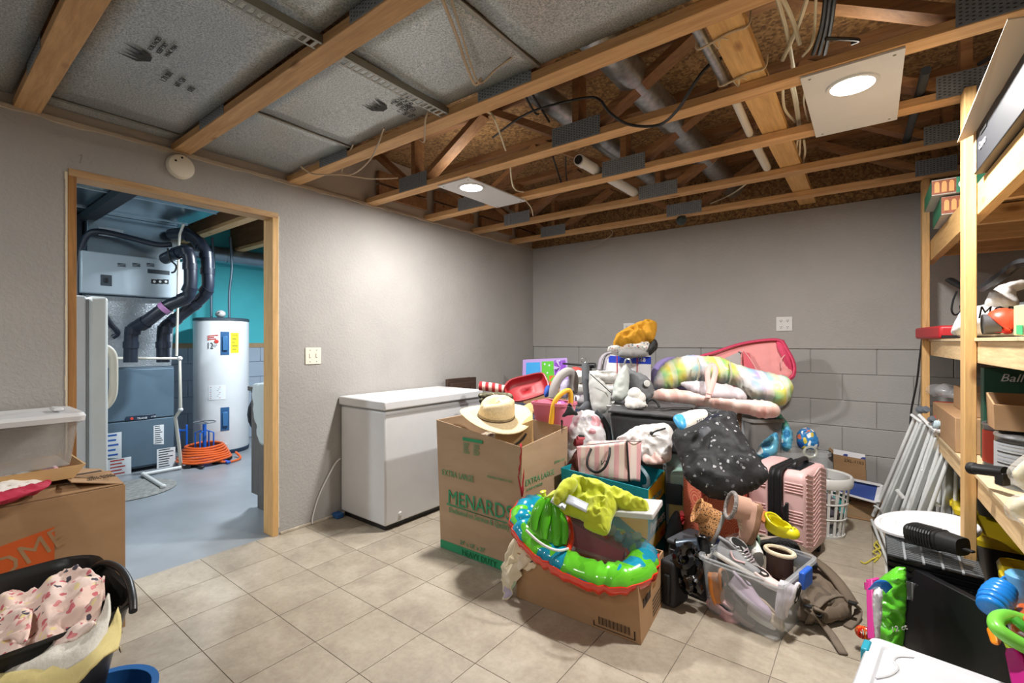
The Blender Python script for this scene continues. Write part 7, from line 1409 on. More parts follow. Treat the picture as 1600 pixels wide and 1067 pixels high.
B().hexa(p).build('carton', mat('black_box_card', '#26272b', .55), t, bevel=.003); B().slab([p[7], p[4], Vector(p[4]) + V(-.07, 0, .015), Vector(p[7]) + V(-.045, .03, -.01)], (0, 0, .004)).build('flap', mat('pale_flap', '#c9bba6', .8), t)
q = (p[3], p[0], p[4], p[7]); text('Canon', .04, M_white, qpt(q, .12, .40, .003), (Vector(p[0]) - Vector(p[3])), UP, t); dec(q, .14, .26, .72, .84, M_dark, t, 'hand_hole', .003); dec(q, 0, .06, .0, 1, M_kraft, t, 'kraft_edge', .002)
# --- lower shelf
def LS(y, dx, z=.726): return SP(y, dx, z)
t = thing('can', 'red tin can at the back end of the lower shelf', 'can', tuple(LS(4.02, .10))); B().lathe([(.001, 0), (.05, 0), (.052, .004), (.05, .008), (.05, .152), (.052, .158), (.046, .16), (.001, .155)], LS(4.02, .10), 28).build('tin', mat('can_red', '#c8382c', .4), t, smooth=True); B().lathe([(.0505, .05), (.0505, .10)], LS(4.02, .10), 28).build('pale_label', mat('can_label', '#d9a08c', .5), t, smooth=True)
def kbox(lab, y0, y1, d0, d1, z, h, m=M_kraft, open_=True):
    t = thing('carton', lab, 'box', tuple(SP((y0 + y1) / 2, d0, z)), group='kraft boxes on the lower shelf'); p = sbox(y0, y1, d0, d1, z, z + h)
    if open_: wallbox(B(), p[:4], p[4:], .005).build('body', m, t, bevel=.002)
    else: B().hexa(p).build('body', m, t, bevel=.003)
    return t, p
kbox('tall kraft box on the lower shelf behind the front post', 3.14, 3.88, .03, .40, .727, .17, open_=False)
t_, p_ = kbox('small closed kraft box stacked on the tall kraft box', 3.2, 3.7, .10, .40, .898, .12, open_=False)
t_ = thing('carton', 'open kraft box with white papers on the paint tins', 'box', (3.62, 2.74, .925), group='kraft boxes on the lower shelf'); wallbox(B(), [(3.475, 2.60, .925), (3.80, 2.60, .925), (3.80, 2.745, .925), (3.475, 2.745, .925)], [(3.47, 2.60, 1.025), (3.81, 2.60, 1.02), (3.81, 2.745, 1.06), (3.47, 2.745, 1.06)], .005).build('body', M_kraft, t_, bevel=.002)
tag(B().hexa([V(3.56, 2.62, .95), V(3.78, 2.62, .95), V(3.78, 2.66, .95), V(3.56, 2.66, .95), V(3.58, 2.64, 1.045), V(3.78, 2.64, 1.06), V(3.78, 2.68, 1.06), V(3.58, 2.68, 1.06)]).build('papers', mat('white_paper', '#dcdad4', .7), bevel=.003), 'white papers standing in the open kraft box', 'papers')
bx = thing('jar_box', 'black canning jar box with white lettering under the middle shelf', 'box', tuple(SP(2.5, .3, 1.0))); p = [V(3.50, 3.02, .727), V(4.02, 3.02, .727), V(4.02, 3.09, .727), V(3.50, 3.09, .727), V(3.50, 3.02, 1.15), V(4.02, 3.02, 1.15), V(4.02, 3.09, 1.15), V(3.50, 3.09, 1.15)]; B().hexa(p).build('carton', mat('dark_green_card', '#1f4a38', .6), bx, bevel=.003)
q = (p[0], p[1], p[5], p[4]); dec(q, .34, 1, .83, .96, M_black, bx, 'black_band', .002); text('MASON JARS', .045, M_white, qpt(q, .38, .865, .004), V(1, 0, 0), UP, bx); text('Ball', .05, M_white, qpt(q, .10, .86, .004), V(1, 0, 0), UP, bx, shear=.3)
def tin(lab, y, dx, r, h, m):
    t = thing('paint_tin', lab, 'paint tin', tuple(LS(y, dx)), group='paint tins on the lower shelf'); B().lathe([(.001, 0), (r, 0), (r, .004), (r - .002, .01), (r - .002, h - .012), (r + .002, h - .008), (r, h), (r - .012, h), (r - .016, h - .01), (.001, h - .01)], LS(y, dx), 36).build('can', m, t, smooth=True, angle=50)
    a0 = math.atan2(-1, -.8); b = B(); b.grid([[LS(y, dx) + V((r + .0005) * math.cos(a0 + a), (r + .0005) * math.sin(a0 + a), z) for z in (.02, h - .03)] for a in [(-.9 + 1.8 * k / 12) for k in range(13)]]); return t, b
M_tin = mat('tin_steel', '#9fa2a5', .3, .8); t_, b = tin('large paint tin with silver-grey text label on the lower shelf', 2.56, .175, .115, .195, M_tin); l_ = b.build('label', mat('grey_label', '#a8abae', .5), t_, smooth=True)
c0 = LS(2.56, .175)
for k in range(11):
    bq = B(); a0 = math.atan2(-1, -.8); z = .045 + k * .014; bq.grid([[c0 + V(.1162 * math.cos(a0 + a), .1162 * math.sin(a0 + a), zz) for zz in (z, z + .005)] for a in [(-.6 + (1.1 + .2 * math.sin(k * 3)) * q / 8) for q in range(9)]]); bq.build('print_line', mat('grey_print', '#9aa0a8', .6) if k % 3 else M_ink, l_)
t_, b = tin('paint tin with orange-red label half hidden by the front post', 2.90, .17, .085, .19, M_tin); b.build('label', mat('orange_red_label', '#b5402c', .5), t_, smooth=True)
for k, (u, v, d, r) in enumerate([(1468, 605, 3.0, .055), (1484, 607, 2.9, .06), (1500, 612, 2.8, .05)]):
    tag(B().ball(P(u, v + 4, d), (r * 1.2, r, r * .6), 12, 7).jit(.022, 22).build('film_bundle', M_film, smooth=True, angle=80), ['left crumpled clear film bundle on the shelf boxes', 'middle crumpled clear film bundle on the shelf boxes', 'right crumpled clear film bundle behind the front post'][k], 'plastic film', 'clear film bundles')
cart = thing('tube_tool', 'black tubular handle sticking out past the front post', 'handle', tuple(P(1540, 735, 1.75))); B().tube([P(1514, 731, 1.78), P(1545, 735, 1.72), P(1572, 738, 1.66)], .020, 14).build('grip', M_black, cart, smooth=True); B().lathe([(.021, 0), (.0225, .002), (.0225, .018), (.021, .02)], P(1515, 731, 1.78), 14, axis=(P(1545, 735, 1.72) - P(1514, 731, 1.78))).build('end_ring', M_blackm, cart, smooth=True)
B().lathe([(.001, -.006), (.012, -.006)], P(1514, 731, 1.78), 12, axis=(P(1545, 735, 1.72) - P(1514, 731, 1.78))).build('bore', M_dark, cart); B().bar(P(1566, 738, 1.67), P(1567, 758, 1.67), .03, .03).build('stem', M_black, cart, bevel=.004)
M_clam = clear('clamshell', '#e6e2da', .4, .15)
for k, (ol, d, lab) in enumerate([([(1570, 735), (1582, 720), (1602, 708), (1630, 705), (1630, 775), (1600, 768), (1580, 755)], 1.50, 'upper clear clamshell pack jutting off the lower shelf'), ([(1566, 790), (1574, 776), (1600, 768), (1630, 770), (1630, 825), (1598, 820), (1570, 808)], 1.42, 'lower clear clamshell pack jutting off the lower shelf')]):
    ppuff('clamshell_pack', ol, d, .05, .05, M_clam, wr=(.006, 16), pitch=15, res=.014, label=lab, cat='package', group='clear clamshell packs', seed=k)
    ppuff('yellow_contents', [(u + 8, v + 2) for u, v in ol], d + .03, .02, .02, mat('pale_contents', '#cfc8a8', .7, var=.2, vs=12), pitch=15, res=.02, label=['pale contents of the upper clamshell pack', 'pale contents of the lower clamshell pack'][k], cat='contents')
# --- black totes with yellow lids under the shelf
M_ylid = mat('yellow_lid', '#d8bf22', .42); M_btote = mat('black_tote', '#1f2022', .5)
tote0 = thing('black_tote', 'black tote with yellow lid on the floor under the shelves, nearest the back wall', 'storage tote', (sx(3.9) + .40, 3.75, 0), rz=-2, group='black totes with yellow lids'); tub(tote0, 'body', M_btote, .27, .20, .32, .04, .86); lid(tote0, 'lid', M_ylid, .30, .23, .36, .04, .045, inset=.035, drop=.012)
for sy in (-1, 1): B().box((-.31, sy * .06 - .03, .322), (-.285, sy * .06 + .03, .35)).build('lid_lug', M_ylid, tote0, world=False, bevel=.006)
for k, (y, z, lab) in enumerate([(3.28, 0, 'second black tote from the back wall under the shelves'), (2.60, 0, 'third black tote from the back wall, behind the front post'), (2.12, 0, 'black tote with yellow lid nearest the camera under the shelves'), (3.55, .37, 'upper black tote with yellow lid behind the white tubular frames')]):
    r = dup(tote0, (sx(y) + .40, y, z), -2, lab)
# --- clear tray bin front right corner
t = thing('storage_bin', 'clear grey bin standing behind the toys at right', 'storage bin', (3.66, 2.22, 0), rz=-2); tub(t, 'body', clear('grey_clear_bin', '#b9bec4', .5, .25), .20, .11, .36, .04, .9)

# ================================================================ folded white tubular chairs
M_tube = mat('white_tube', '#dfe2e2', .3); M_gcap = mat('grey_rubber_cap', '#6a7078', .6); M_flat = mat('pale_flat_rail', '#ccd0cf', .35)
def rails(lab, segs, caps, group='folded white tubular frames leaning on the shelves', cross=()):
    t = thing('folding_chair', lab, 'folding chair', tuple(V(segs[0][0][0][0], segs[0][0][0][1], 0) if False else (P(segs[0][0][0], segs[0][0][1], segs[0][0][2]).xy.to_3d())), group=group)
    for (a, c, r, fl) in segs:
        pa, pc = P(*a), P(*c)
        if fl: B().bar(pa, pc, r * 2.7, r * 1.1, -VW).build('rail', M_flat, t, bevel=.004)
        else: B().tube([pa, pc], r * 1.15, 12).build('tube', M_tube, t, smooth=True)
    for (u, v, d, r) in caps: B().lathe([(.001, -.012), (r, -.012), (r, .012), (.001, .014)], P(u, v, d), 16, axis=(.4, -.7, .5)).build('rubber_cap', M_gcap, t, smooth=True)
    for (a, c, r) in cross: B().tube([P(*a), P(*c)], r, 8).build('cross_bar', M_tube, t, smooth=True)
    return t
rails('white tubular frame leaning furthest left', [((1364, 806, 3.25), (1430, 652, 3.0), .0095, 0), ((1371, 812, 3.2), (1437, 656, 2.95), .0095, 0)], [(1438, 640, 2.95, .022)], cross=[((1366, 790, 3.2), (1376, 796, 3.15), .007), ((1424, 648, 3.0), (1440, 660, 2.92), .009)])
rails('second white frame from the left with wide flat rails', [((1378, 815, 3.15), (1443, 660, 2.92), .014, 1), ((1388, 820, 3.1), (1449, 664, 2.90), .013, 1)], [(1446, 640, 2.9, .02)], cross=[((1436, 648, 2.95), (1456, 668, 2.86), .010)])
rails('third white frame from the left with thin round tubes', [((1400, 825, 3.05), (1456, 668, 2.86), .0095, 0), ((1408, 828, 3.0), (1461, 674, 2.84), .0095, 0)], [], cross=[((1401, 765, 2.95), (1412, 778, 2.93), .012), ((1446, 658, 2.9), (1466, 680, 2.8), .010)])
rails('fourth white frame from the left ending in printed end caps', [((1413, 832, 2.95), (1465, 684, 2.80), .013, 1), ((1425, 836, 2.9), (1472, 690, 2.76), .011, 0)], [(1456, 655, 2.8, .018), (1462, 662, 2.78, .016)], cross=[((1450, 662, 2.85), (1478, 684, 2.72), .014)])
rails('white frame crossing in front of the others with a bent tube', [((1424, 838, 2.8), (1487, 688, 2.66), .016, 1), ((1437, 842, 2.75), (1486, 705, 2.64), .0095, 0), ((1486, 705, 2.64), (1488, 690, 2.66), .0095, 0)], [(1502, 675, 2.62, .034), (1497, 690, 2.6, .028)], cross=[((1475, 670, 2.72), (1495, 690, 2.62), .016), ((1455, 780, 2.75), (1468, 792, 2.72), .012)])
rails('white frame standing almost upright behind the crossing one', [((1454, 842, 2.85), (1452, 720, 2.85), .009, 0), ((1464, 846, 2.82), (1469, 735, 2.80), .009, 0), ((1446, 840, 2.88), (1442, 730, 2.88), .009, 0)], [], cross=[((1440, 735, 2.88), (1470, 738, 2.8), .008)])
rails('rightmost white frame with a wide flat rail next to the post', [((1478, 850, 2.76), (1482, 715, 2.74), .018, 1), ((1490, 852, 2.70), (1496, 700, 2.68), .009, 0)], [(1490, 668, 2.7, .02)], cross=[((1478, 705, 2.74), (1497, 702, 2.68), .009)])
rails('white frame tucked between the second and third frames', [((1384, 818, 3.2), (1446, 662, 2.97), .010, 0), ((1394, 822, 3.15), (1453, 666, 2.94), .011, 1)], [], cross=[((1440, 655, 2.97), (1455, 668, 2.92), .008)])
rails('white frame tucked behind the fourth frame', [((1406, 826, 3.1), (1459, 672, 2.93), .010, 0), ((1418, 832, 3.05), (1468, 686, 2.88), .011, 1), ((1432, 838, 3.0), (1476, 696, 2.84), .010, 0)], [], cross=[((1455, 668, 2.93), (1478, 690, 2.84), .008)])
rails('white frame standing upright behind the rightmost one', [((1458, 838, 2.95), (1460, 720, 2.93), .012, 1), ((1470, 842, 2.92), (1476, 725, 2.9), .010, 0), ((1484, 842, 2.9), (1488, 715, 2.86), .010, 0)], [], cross=[((1456, 722, 2.93), (1490, 716, 2.86), .008)])
for k, (u, v, r) in enumerate(((1466, 664, .03), (1478, 660, .034), (1486, 668, .03), (1470, 676, .028))):
    tag(B().ball(P(u, v, 2.68), (r, r * .8, r * .7), 10, 6).jit(.02, 30).build('plastic_joint', [mat('pale_blue_film', '#b9cfd8', .3), M_tube, M_tube, mat('white_label_film', '#dcdcdc', .4)][k], smooth=True, angle=60), ['pale blue wrapped joint on top of the white frames', 'white plastic joint on top of the frames, centre', 'white plastic joint on top of the frames, right', 'crumpled white label wrapped on the frame tops'][k], 'joint')
tag(B().ball(P(1461, 655, 2.8), (.018, .014, .02), 10, 6).build('red_tag', M_red, smooth=True), 'small red tag among the white frame tops', 'tag')
tag(B().tube([P(1362, 812, 3.2), P(1376, 850, 2.9), P(1390, 885, 2.62)], .008, 8).tube([P(1370, 815, 3.1), P(1384, 850, 2.85), P(1396, 880, 2.6)], .008, 8).build('tubes_on_floor', M_tube, smooth=True), 'pair of white rods lying on the floor left of the seed trays', 'rod')

# ================================================================ by the back wall: basket, tub, cartons
t = thing('laundry_basket', 'white round slotted laundry basket behind the pink suitcase', 'laundry basket', (2.80, 3.80, 0)); R0 = .15
bc_ = P(1285, 800, 3.12); bx0, by0 = bc_.x, bc_.y; t.location = (bx0, by0, 0); MW[t.name] = Matrix.Translation((bx0, by0, 0))
B().lathe([(.150, .325), (.165, .33), (.17, .345), (.17, .385), (.162, .395), (.150, .385), (.146, .33)], (0, 0, 0), 40).build('rim', M_whitep, t, world=False, smooth=True)
for k in range(20):
    a = 2 * math.pi * k / 20; B().bar(V(.115 * math.cos(a), .115 * math.sin(a), .01), V(.150 * math.cos(a), .150 * math.sin(a), .33), .016, .004, (math.cos(a), math.sin(a), 0)).build('slat', M_whitep, t, world=False)
for z, r in ((.12, .13), (.22, .140)): B().lathe([(r, z), (r + .004, z + .006), (r, z + .012), (r - .003, z + .006)], (0, 0, 0), 30).build('hoop', M_whitep, t, world=False, smooth=True)
B().lathe([(.001, 0), (.12, 0), (.125, .02), (.118, .02), (.115, .006), (.001, .006)], (0, 0, 0), 30).build('base', M_whitep, t, world=False, smooth=True)
B().ball((0, 0, .16), (.09, .09, .12), 14, 9).jit(.03, 12).build('contents', spots('dark_white_things', '#55505a', ['#d9d6d2', '#3a3a42', '#8a6a6a'], 18, .45, .8, .3), t, world=False, smooth=True)
tb = P(1305, 790, 3.50); t = thing('teal_tub', 'teal plastic tub on the floor behind the laundry basket', 'tub', (tb.x, tb.y, 0)); B().lathe([(.001, .0), (.10, .0), (.115, .01), (.10, .09), (.07, .14), (.001, .155)], (0, 0, 0), 32).build('shell', M_teal, t, world=False, smooth=True)
# taped carton, blue tray, kraft carton standing on it
t = thing('carton', 'kraft parcel with shiny tape on the floor by the back wall', 'box', (3.02, 4.30, 0)); B().box((2.90, 4.16, 0), (3.16, 4.42, .10)).build('body', M_kraft, t, bevel=.006); B().box((2.95, 4.156, .02), (3.15, 4.16, .075)).build('tape', clear('shiny_tape', '#e0c8a0', .5, .1), t)
t = thing('blue_tray', 'shallow white-rimmed carton lid lined blue standing on edge by the back wall', 'tray', (3.02, 4.28, .10))
q = [P(1303, 766, 3.44), P(1368, 784, 3.22), P(1374, 757, 3.27), P(1299, 742, 3.50)]
B().slab(q, VW * .02).build('blue_floor', mat('deep_blue_card', '#1c3c86', .5), t)
for a, c in ((0, 1), (1, 2), (2, 3), (3, 0)): B().bar(q[a] - VW * .012, q[c] - VW * .012, .008, .04, VW).build('rim', mat('white_box_card', '#e4e4e6', .6), t)
t = thing('carton', 'open kraft carton with blue and white flaps against the back wall', 'box', (2.98, 4.34, .20)); 
bo = [P(1303, 747, 3.60), P(1354, 748, 3.42), P(1354, 748, 3.42) + V(0, .12, 0), P(1303, 747, 3.60) + V(0, .12, 0)]; to = [P(1302, 709, 3.60), P(1352, 711, 3.42), P(1352, 711, 3.42) + V(0, .12, 0), P(1302, 709, 3.60) + V(0, .12, 0)]
z0 = min(p.z for p in bo); bo = [V(p.x, p.y, z0) for p in bo]; z1 = to[0].z; to = [V(p.x, p.y, z1) for p in to]
wallbox(B(), bo, to, .004).build('body', M_kraft, t, bevel=.002); B().slab([to[0], to[1], to[1] + V(0, .04, .03), to[0] + V(0, .04, .03)], (0, .003, 0)).build('printed_flap', spots('blue_white_flap', '#e0e0e4', ['#2c3f8a', '#e0e0e4'], 22, .42, .6, 0), t)
B().slab([to[0], to[3], to[3] + V(-.03, 0, .03), to[0] + V(-.03, 0, .03)], (.003, 0, 0)).build('side_flap', M_kraft, t); text('2XL-1183', .032, M_mk, qpt((bo[0], bo[1], to[1], to[0]), .35, .78, .002), bo[1] - bo[0], UP, t)
tag(B().box((2.90, 4.27, .101), (3.10, 4.40, z0 - .002)).build('shoe_carton', M_kraft2, bevel=.003), 'small pale carton hidden behind the blue tray', 'box')
# yellow strap on the floor
tag(B().tube(cat_rom([FZ(1345, 877, .006), FZ(1352, 880, .006), FZ(1362, 874, .006), FZ(1372, 868, .02), FZ(1364, 862, .012), FZ(1375, 856, .02), FZ(1370, 848, .012), FZ(1374, 843, .006), FZ(1366, 852, .02), FZ(1376, 865, .006), FZ(1366, 878, .006)], 5), .0045, 6).build('yellow_twine', mat('yellow_twine', '#cfc24a', .7), smooth=True), 'tangle of pale yellow twine on the floor', 'twine')

# ================================================================ right foreground: seed trays, plate, panel, bags, toys
TC = [V(3.147, 2.56, 0), V(3.437, 2.52, 0), V(3.452, 2.92, 0), V(3.146, 2.95, 0)]
def lev(z): return [V(p.x, p.y, z) for p in TC]
gt = thing('green_tote', 'dark green tote under the black seed trays', 'storage tote', (3.29, 2.74, 0)); wallbox(B(), [p.lerp(V(3.29, 2.74, p.z), .12) for p in lev(0)], [p.lerp(V(3.29, 2.74, p.z), .03) for p in lev(.275)], .004).build('body', mat('dark_green_plastic', '#20352f', .5), gt, bevel=.01)
for k in range(3):
    z = .278 + k * .026; t = thing('seed_tray', ['lowest black seed tray of the stack', 'middle black seed tray of the stack', 'top black seed tray of the stack, with rows of cells'][k], 'seed tray', (3.29, 2.74, z), group='stacked seed trays')
    wallbox(B(), [p.lerp(V(3.29, 2.74, p.z), .05) for p in lev(z)], lev(z + .03), .003, .003).build('tray', mat('glossy_black_tray', '#141517', .25, coat=.2), t)
    if k == 2:
        q = lev(z + .031); nx, ny = 5, 9
        for i in range(1, nx): B().bar(q[0].lerp(q[1], i / nx), q[3].lerp(q[2], i / nx), .008, .006).build('divider', mat('tray_highlight', '#8d9194', .3), t)
        for j in range(1, ny * 2): B().bar(q[0].lerp(q[3], j / (ny * 2)), q[1].lerp(q[2], j / (ny * 2)), .003, .005).build('divider', MATS['tray_highlight'], t)
t = thing('clear_dome', 'clear ribbed plastic dome tray under the black seed trays', 'tray', (3.29, 2.74, .19)); q0 = [p.lerp(V(3.29, 2.74, p.z), -.02) for p in lev(.20)]; q1 = [p.lerp(V(3.29, 2.74, p.z), -.05) for p in lev(.275)]
wallbox(B(), q0, q1, .002).build('dome', clear('clear_dome_plastic', '#dfe6ea', .25, .1), t)
for i in range(16): a = q0[0].lerp(q0[1], (i + .5) / 16); c = q1[0].lerp(q1[1], (i + .5) / 16); B().bar(a + V(0, -.002, 0), c + V(0, -.002, 0), .005, .004, (0, 1, 0)).build('rib', clear('clear_rib', '#eef3f6', .6, .1), t)
# plate
pc = P(1445, 821, 2.2); ax1 = (P(1519, 836, 2.05) - P(1371, 808, 2.38)); u1 = ax1.normalized(); ra = .192; nrm = V(.10, -.16, 1).normalized(); u2 = nrm.cross(u1).normalized()
t = thing('round_platter', 'large white round lid lying on the seed trays', 'lid', tuple(pc)); b = B(); rows = []
for (r, z) in ((.001, 0), (.55, 0), (.57, .003), (.86, .003), (.9, .010), (.97, .011), (1.0, .004), (1.0, -.006), (.95, -.008), (.001, -.008)): rows.append([pc + (u1 * math.cos(a) + u2 * math.sin(a)) * ra * r + nrm * z for a in [2 * math.pi * k / 48 for k in range(48)]])
b.grid(rows, False, True).build('disc', M_white, t, smooth=True, angle=30)
t = thing('black_holster', 'long black ribbed plastic case lying across the white lid', 'case', tuple(P(1460, 850, 2.0)))
e0, e1 = P(1424, 838, 2.06), P(1506, 862, 1.87); dd = (e1 - e0).normalized(); sd_ = dd.cross(UP).normalized(); up_ = sd_.cross(dd)
def ell(c, a_, b_, n=16): return [c + sd_ * a_ * (abs(math.cos(q)) ** .6 * (1 if math.cos(q) > 0 else -1)) + up_ * b_ * (abs(math.sin(q)) ** .6 * (1 if math.sin(q) > 0 else -1)) for q in [2 * math.pi * k / n for k in range(n)]]
b = B(); rows = [ell(e0 + up_ * .02, .001, .001), ell(e0 + up_ * .02, .045, .036), ell(e0.lerp(e1, .04) + up_ * .02, .05, .042), ell(e0.lerp(e1, .6) + up_ * .02, .047, .040), ell(e0.lerp(e1, .62) + up_ * .02, .050, .043), ell(e0.lerp(e1, .64) + up_ * .02, .046, .038), ell(e1 + up_ * .018, .040, .034), ell(e1 + up_ * .018, .001, .001)]; b.grid(rows, False, True).build('case', M_blackm, t, smooth=True, angle=40)
for k in range(9): c = e0.lerp(e1, .08 + k * .055) + up_ * .02; B().grid([ell(c, .0515, .0435), ell(c + dd * .006, .0515, .0435)], False, True).build('rib', M_black, t)
B().bar(e1 + up_ * .01, e1 + up_ * .01 + dd * .035, .02, .01).build('hook', M_blackm, t, bevel=.003)
# black flat panel standing on its edge
a, c = P(1418, 886, 1.97), P(1575, 962, 1.60); a = V(a.x, a.y, .33); c = V(c.x, c.y, .33); ex = (c - a).normalized(); nn = V(ex.y, -ex.x, 0); nn = nn if nn.dot(CO - a) > 0 else -nn
t = thing('screen_board', 'large flat black panel standing on its edge behind the white lid bin', 'panel', (a.x, a.y, 0)); w_ = .62
B().slab([V(a.x, a.y, .005) + nn * .03, V(a.x, a.y, .005) + ex * w_ + nn * .03, V(a.x, a.y, .33) + ex * w_, V(a.x, a.y, .33)], -nn * .03).build('panel', mat('satin_black', '#131417', .35), t, bevel=.004)
B().slab([V(a.x, a.y, .0) + nn * .04 - ex * .012, V(a.x, a.y, 0) + nn * .04 + ex * .012, V(a.x, a.y, .335) + nn * .01 + ex * .012, V(a.x, a.y, .335) + nn * .01 - ex * .012], -nn * .05).build('edge_frame', mat('dark_grey_plastic', '#2c2e31', .45), t, bevel=.004)
# green bag, pink frame, red scribble
M_gbag = mat('lime_green_film', '#5cc02c', .28, var=.05, bmp=.5, bs=18, coat=.3)
t = thing('package', 'bright green and white plastic pack with a blue strip beside the black panel', 'package', tuple(V(*P(1390, 1000, 1.85).xy, 0)))
ppuff('body', [(1363, 925), (1368, 908), (1383, 895), (1401, 883), (1417, 886), (1419, 930), (1414, 1000), (1409, 1035), (1385, 1025), (1368, 1005), (1364, 965)], 1.86, .045, .05, M_gbag, parent=t, wr=(.022, 15), pitch=14, res=.011, smooth=1)
ppuff('white_side', [(1362, 932), (1372, 915), (1380, 920), (1380, 955), (1376, 1000), (1370, 1010), (1365, 985)], 1.80, .025, .02, mat('white_film_print', '#d3d2d6', .3, bmp=.5), parent=t, wr=(.006, 18), pitch=14, res=.012)
ribbon('blue_strip', [P(1363, 920, 1.80), P(1372, 914, 1.77), P(1382, 914, 1.77), P(1389, 922, 1.785)], .035, mat('blue_strip_print', '#1f6fc0', .35), t, up=-VW)
text('12 ct', .03, M_whitep, P(1389, 985, 1.765), RT + UP * .2, UP, t, off=.012); 
t = thing('magenta_rack', 'thin magenta plastic frame edge standing left of the green pack', 'frame', tuple(V(*P(1360, 990, 1.95).xy, 0))); M_mag = mat('magenta_plastic', '#c8388c', .4)
B().bar(P(1361, 906, 1.98), P(1364, 1000, 1.86), .022, .03, VW).build('upright', M_mag, t, bevel=.004); B().bar(P(1356, 910, 1.98), P(1374, 906, 1.98), .014, .02).build('top_rail', M_mag, t, bevel=.003); B().bar(P(1353, 910, 1.98), P(1354, 922, 1.97), .012, .012).build('clip', M_mag, t)
t = thing('red_ribbon', 'shiny red and orange ribbon bow on the floor by the magenta frame', 'ribbon', tuple(FZ(1350, 1000)))
for k in range(7): a_ = k * .9; p = P(1349, 988, 1.93); B().tube([p + V(.028 * math.cos(q) * math.cos(a_), .028 * math.cos(q) * math.sin(a_), .02 * math.sin(q)) for q in [2 * math.pi * j / 14 for j in range(14)]], .005, 6, closed=True, flat=.4).build('loop', mat('shiny_red', '#d83a24', .2, coat=.4) if k % 2 else mat('shiny_orange', '#e8702c', .2, coat=.4), t, smooth=True)
# white lid bin in the foreground
t = thing('storage_bin', 'low bin with white lid and teal latch in the right foreground', 'storage bin', (3.30, 1.75, 0))
c0, c1 = V(3.089, 2.215, 0), V(3.50, 2.16, 0); ex = (c1 - c0).normalized(); ey = V(-ex.y, ex.x, 0) * -1; ey = ey if ey.y < 0 else -ey
MB_ = Matrix.Translation(c0 + ex * .33 + ey * .215) @ Matrix((ex, -ey, V(0, 0, 1))).transposed().to_4x4()
tub(t, 'body', clear('bin_body_clear', '#dfe2e4', .5, .3), .29, .18, .135, .03, .94, M=MB_); lid(t, 'lid', mat('bright_white_lid', '#cfd1d6', .35), .33, .215, .17, .035, .035, M=MB_, inset=.04, drop=.006)
b = B(); b.box((-.342, .09, .115), (-.318, .165, .175)); b.xf(MB_).build('latch', mat('teal_latch', '#2a9db5', .35), t, bevel=.006)
b = B(); b.tube(cat_rom([(-.20, .175, .166), (-.24, .14, .166), (-.25, .10, .166), (-.235, .06, .166), (-.25, .0, .166), (-.28, -.05, .166)], 6), .004, 6).xf(MB_).build('moulded_line', mat('soft_grey', '#d0d1d4', .4), t, smooth=True)
# toys at the right edge
def toy(name, lab, cat='toy'): return lab, cat
M_bt = mat('toy_blue', '#1f80d8', .3); M_lg = mat('toy_lime', '#7ad04a', .32); M_ot = mat('toy_orange', '#ee8a1e', .32); M_lb = mat('toy_light_blue', '#6fb4e4', .35); M_dor = mat('toy_burnt_orange', '#dc6422', .35)
t = thing('toy_barrel', 'bright blue ribbed plastic toy barrel at the right', 'toy', tuple(P(1557, 935, 1.62))); axb = P(1570, 915, 1.62) - P(1545, 955, 1.56)
rows = [(.001, -.062), (.028, -.06)]
for k in range(6): z = -.055 + k * .02; rr = .036 + .010 * math.sin(math.pi * (k + .5) / 6); rows += [(rr - .002, z), (rr, z + .004), (rr, z + .014), (rr - .002, z + .018)]
rows += [(.030, .064), (.001, .066)]; B().lathe(rows, P(1557, 935, 1.60), 24, axis=axb).build('barrel', M_bt, t, smooth=True, angle=40)
t = thing('toy_ring', 'lime green rounded plastic toy frame at the right edge', 'toy', tuple(P(1580, 990, 1.5)))
B().tube(cat_rom([P(1630, 985, 1.50), P(1600, 970, 1.50), P(1575, 963, 1.50), P(1560, 966, 1.48), P(1556, 975, 1.46), P(1562, 985, 1.44), P(1580, 998, 1.42), P(1605, 1012, 1.40), P(1640, 1030, 1.38)], 5), .021, 14).build('loop', M_lg, t, smooth=True)
B().tube(cat_rom([P(1585, 966, 1.46), P(1600, 980, 1.44), P(1620, 992, 1.43)], 4), .014, 10).build('inner_bar', mat('toy_green', '#4fae3a', .35), t, smooth=True)
tag(B().hexa([P(1540, 980, 1.55), P(1552, 978, 1.53), P(1556, 980, 1.60), P(1544, 982, 1.62), P(1548, 1006, 1.50), P(1563, 1010, 1.46), P(1567, 1006, 1.54), P(1554, 1004, 1.58)]).build('toy_block', M_ot, bevel=.008, seg=3), 'orange plastic toy block below the lime frame', 'toy')
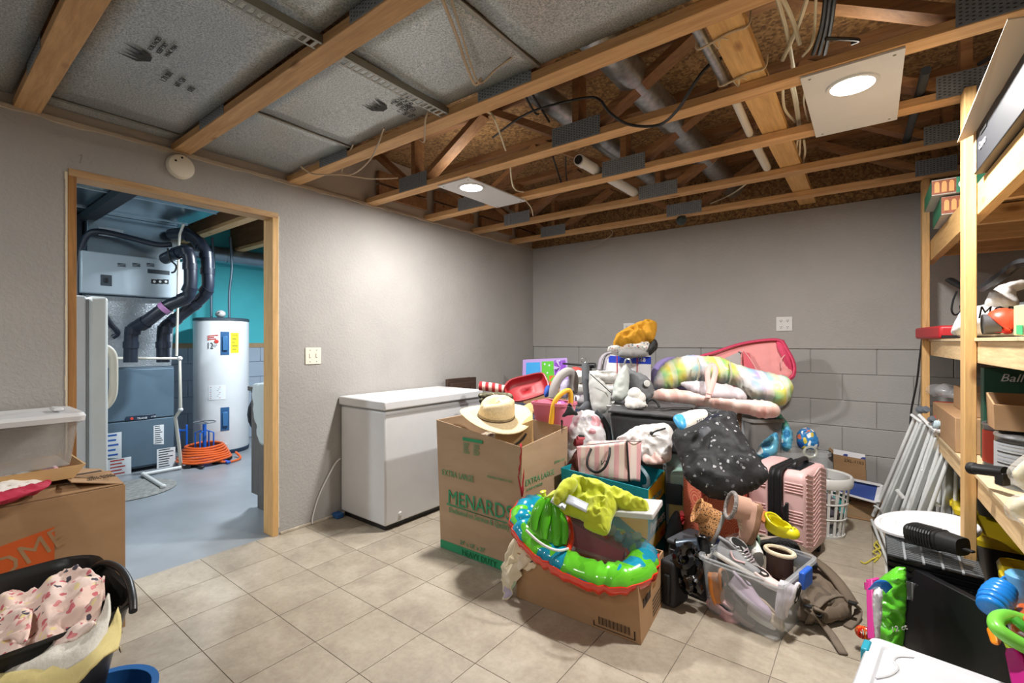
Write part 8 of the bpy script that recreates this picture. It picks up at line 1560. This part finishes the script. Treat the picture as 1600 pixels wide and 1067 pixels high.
tag(B().tube(cat_rom([P(1556, 976, 1.46), P(1563, 990, 1.44), P(1572, 1000, 1.43), P(1578, 1012, 1.42)], 4), .009, 8).build('toy_lever', mat('toy_yellow_green', '#b8d83a', .35), smooth=True), 'yellow-green jointed toy arm beside the orange block', 'toy')
tag(B().hexa([P(1578, 992, 1.50), P(1630, 1000, 1.45), P(1630, 985, 1.65), P(1585, 975, 1.68), P(1580, 972, 1.50), P(1630, 950, 1.45), P(1630, 935, 1.65), P(1592, 935, 1.68)]).build('toy_wedge', M_dor, bevel=.01, seg=3), 'burnt orange plastic toy wedge at the right edge', 'toy')
tag(B().lathe([(.001, -.05), (.04, -.05), (.045, -.04), (.045, .045), (.035, .055), (.001, .056)], P(1598, 920, 1.66), 24).lathe([(.0455, -.02), (.0455, .02)], P(1598, 920, 1.66), 24).build('toy_cup', M_lb, smooth=True), 'light blue toy cup in the right corner behind the barrel', 'toy')
tag(B().tube(cat_rom([P(1570, 925, 1.64), P(1563, 912, 1.66), P(1568, 902, 1.68), P(1580, 905, 1.68)], 5), .004, 6).build('toy_loop', M_bt, smooth=True), 'thin blue plastic loop above the toy barrel', 'toy')
tag(B().hexa([P(1568, 1020, 1.46), P(1580, 1075, 1.36), P(1620, 1095, 1.30), P(1600, 1020, 1.42), P(1572, 1000, 1.50), P(1590, 1060, 1.42), P(1630, 1075, 1.36), P(1606, 1000, 1.48)]).build('magenta_box', mat('dark_magenta_plastic', '#a01c6c', .25, coat=.3), bevel=.006), 'shiny magenta plastic piece at the lower right corner', 'toy')
tag(B().hexa([P(1574, 1006, 1.44), P(1630, 1040, 1.36), P(1630, 1036, 1.42), P(1578, 1002, 1.50), P(1576, 1000, 1.44), P(1632, 1032, 1.36), P(1632, 1028, 1.42), P(1580, 997, 1.50)]).build('red_strip', M_redt, bevel=.003), 'red and orange plastic strip under the lime frame', 'toy')
tag(B().hexa([V(3.50, 1.95, 0), V(3.75, 1.90, 0), V(3.78, 2.20, 0), V(3.52, 2.24, 0), V(3.50, 1.95, .26), V(3.75, 1.90, .26), V(3.78, 2.20, .26), V(3.52, 2.24, .26)]).build('toy_crate', clear('toy_crate_plastic', '#c9ccd4', .6, .3), bevel=.01), 'pale plastic crate on the floor holding up the bright toys', 'crate')
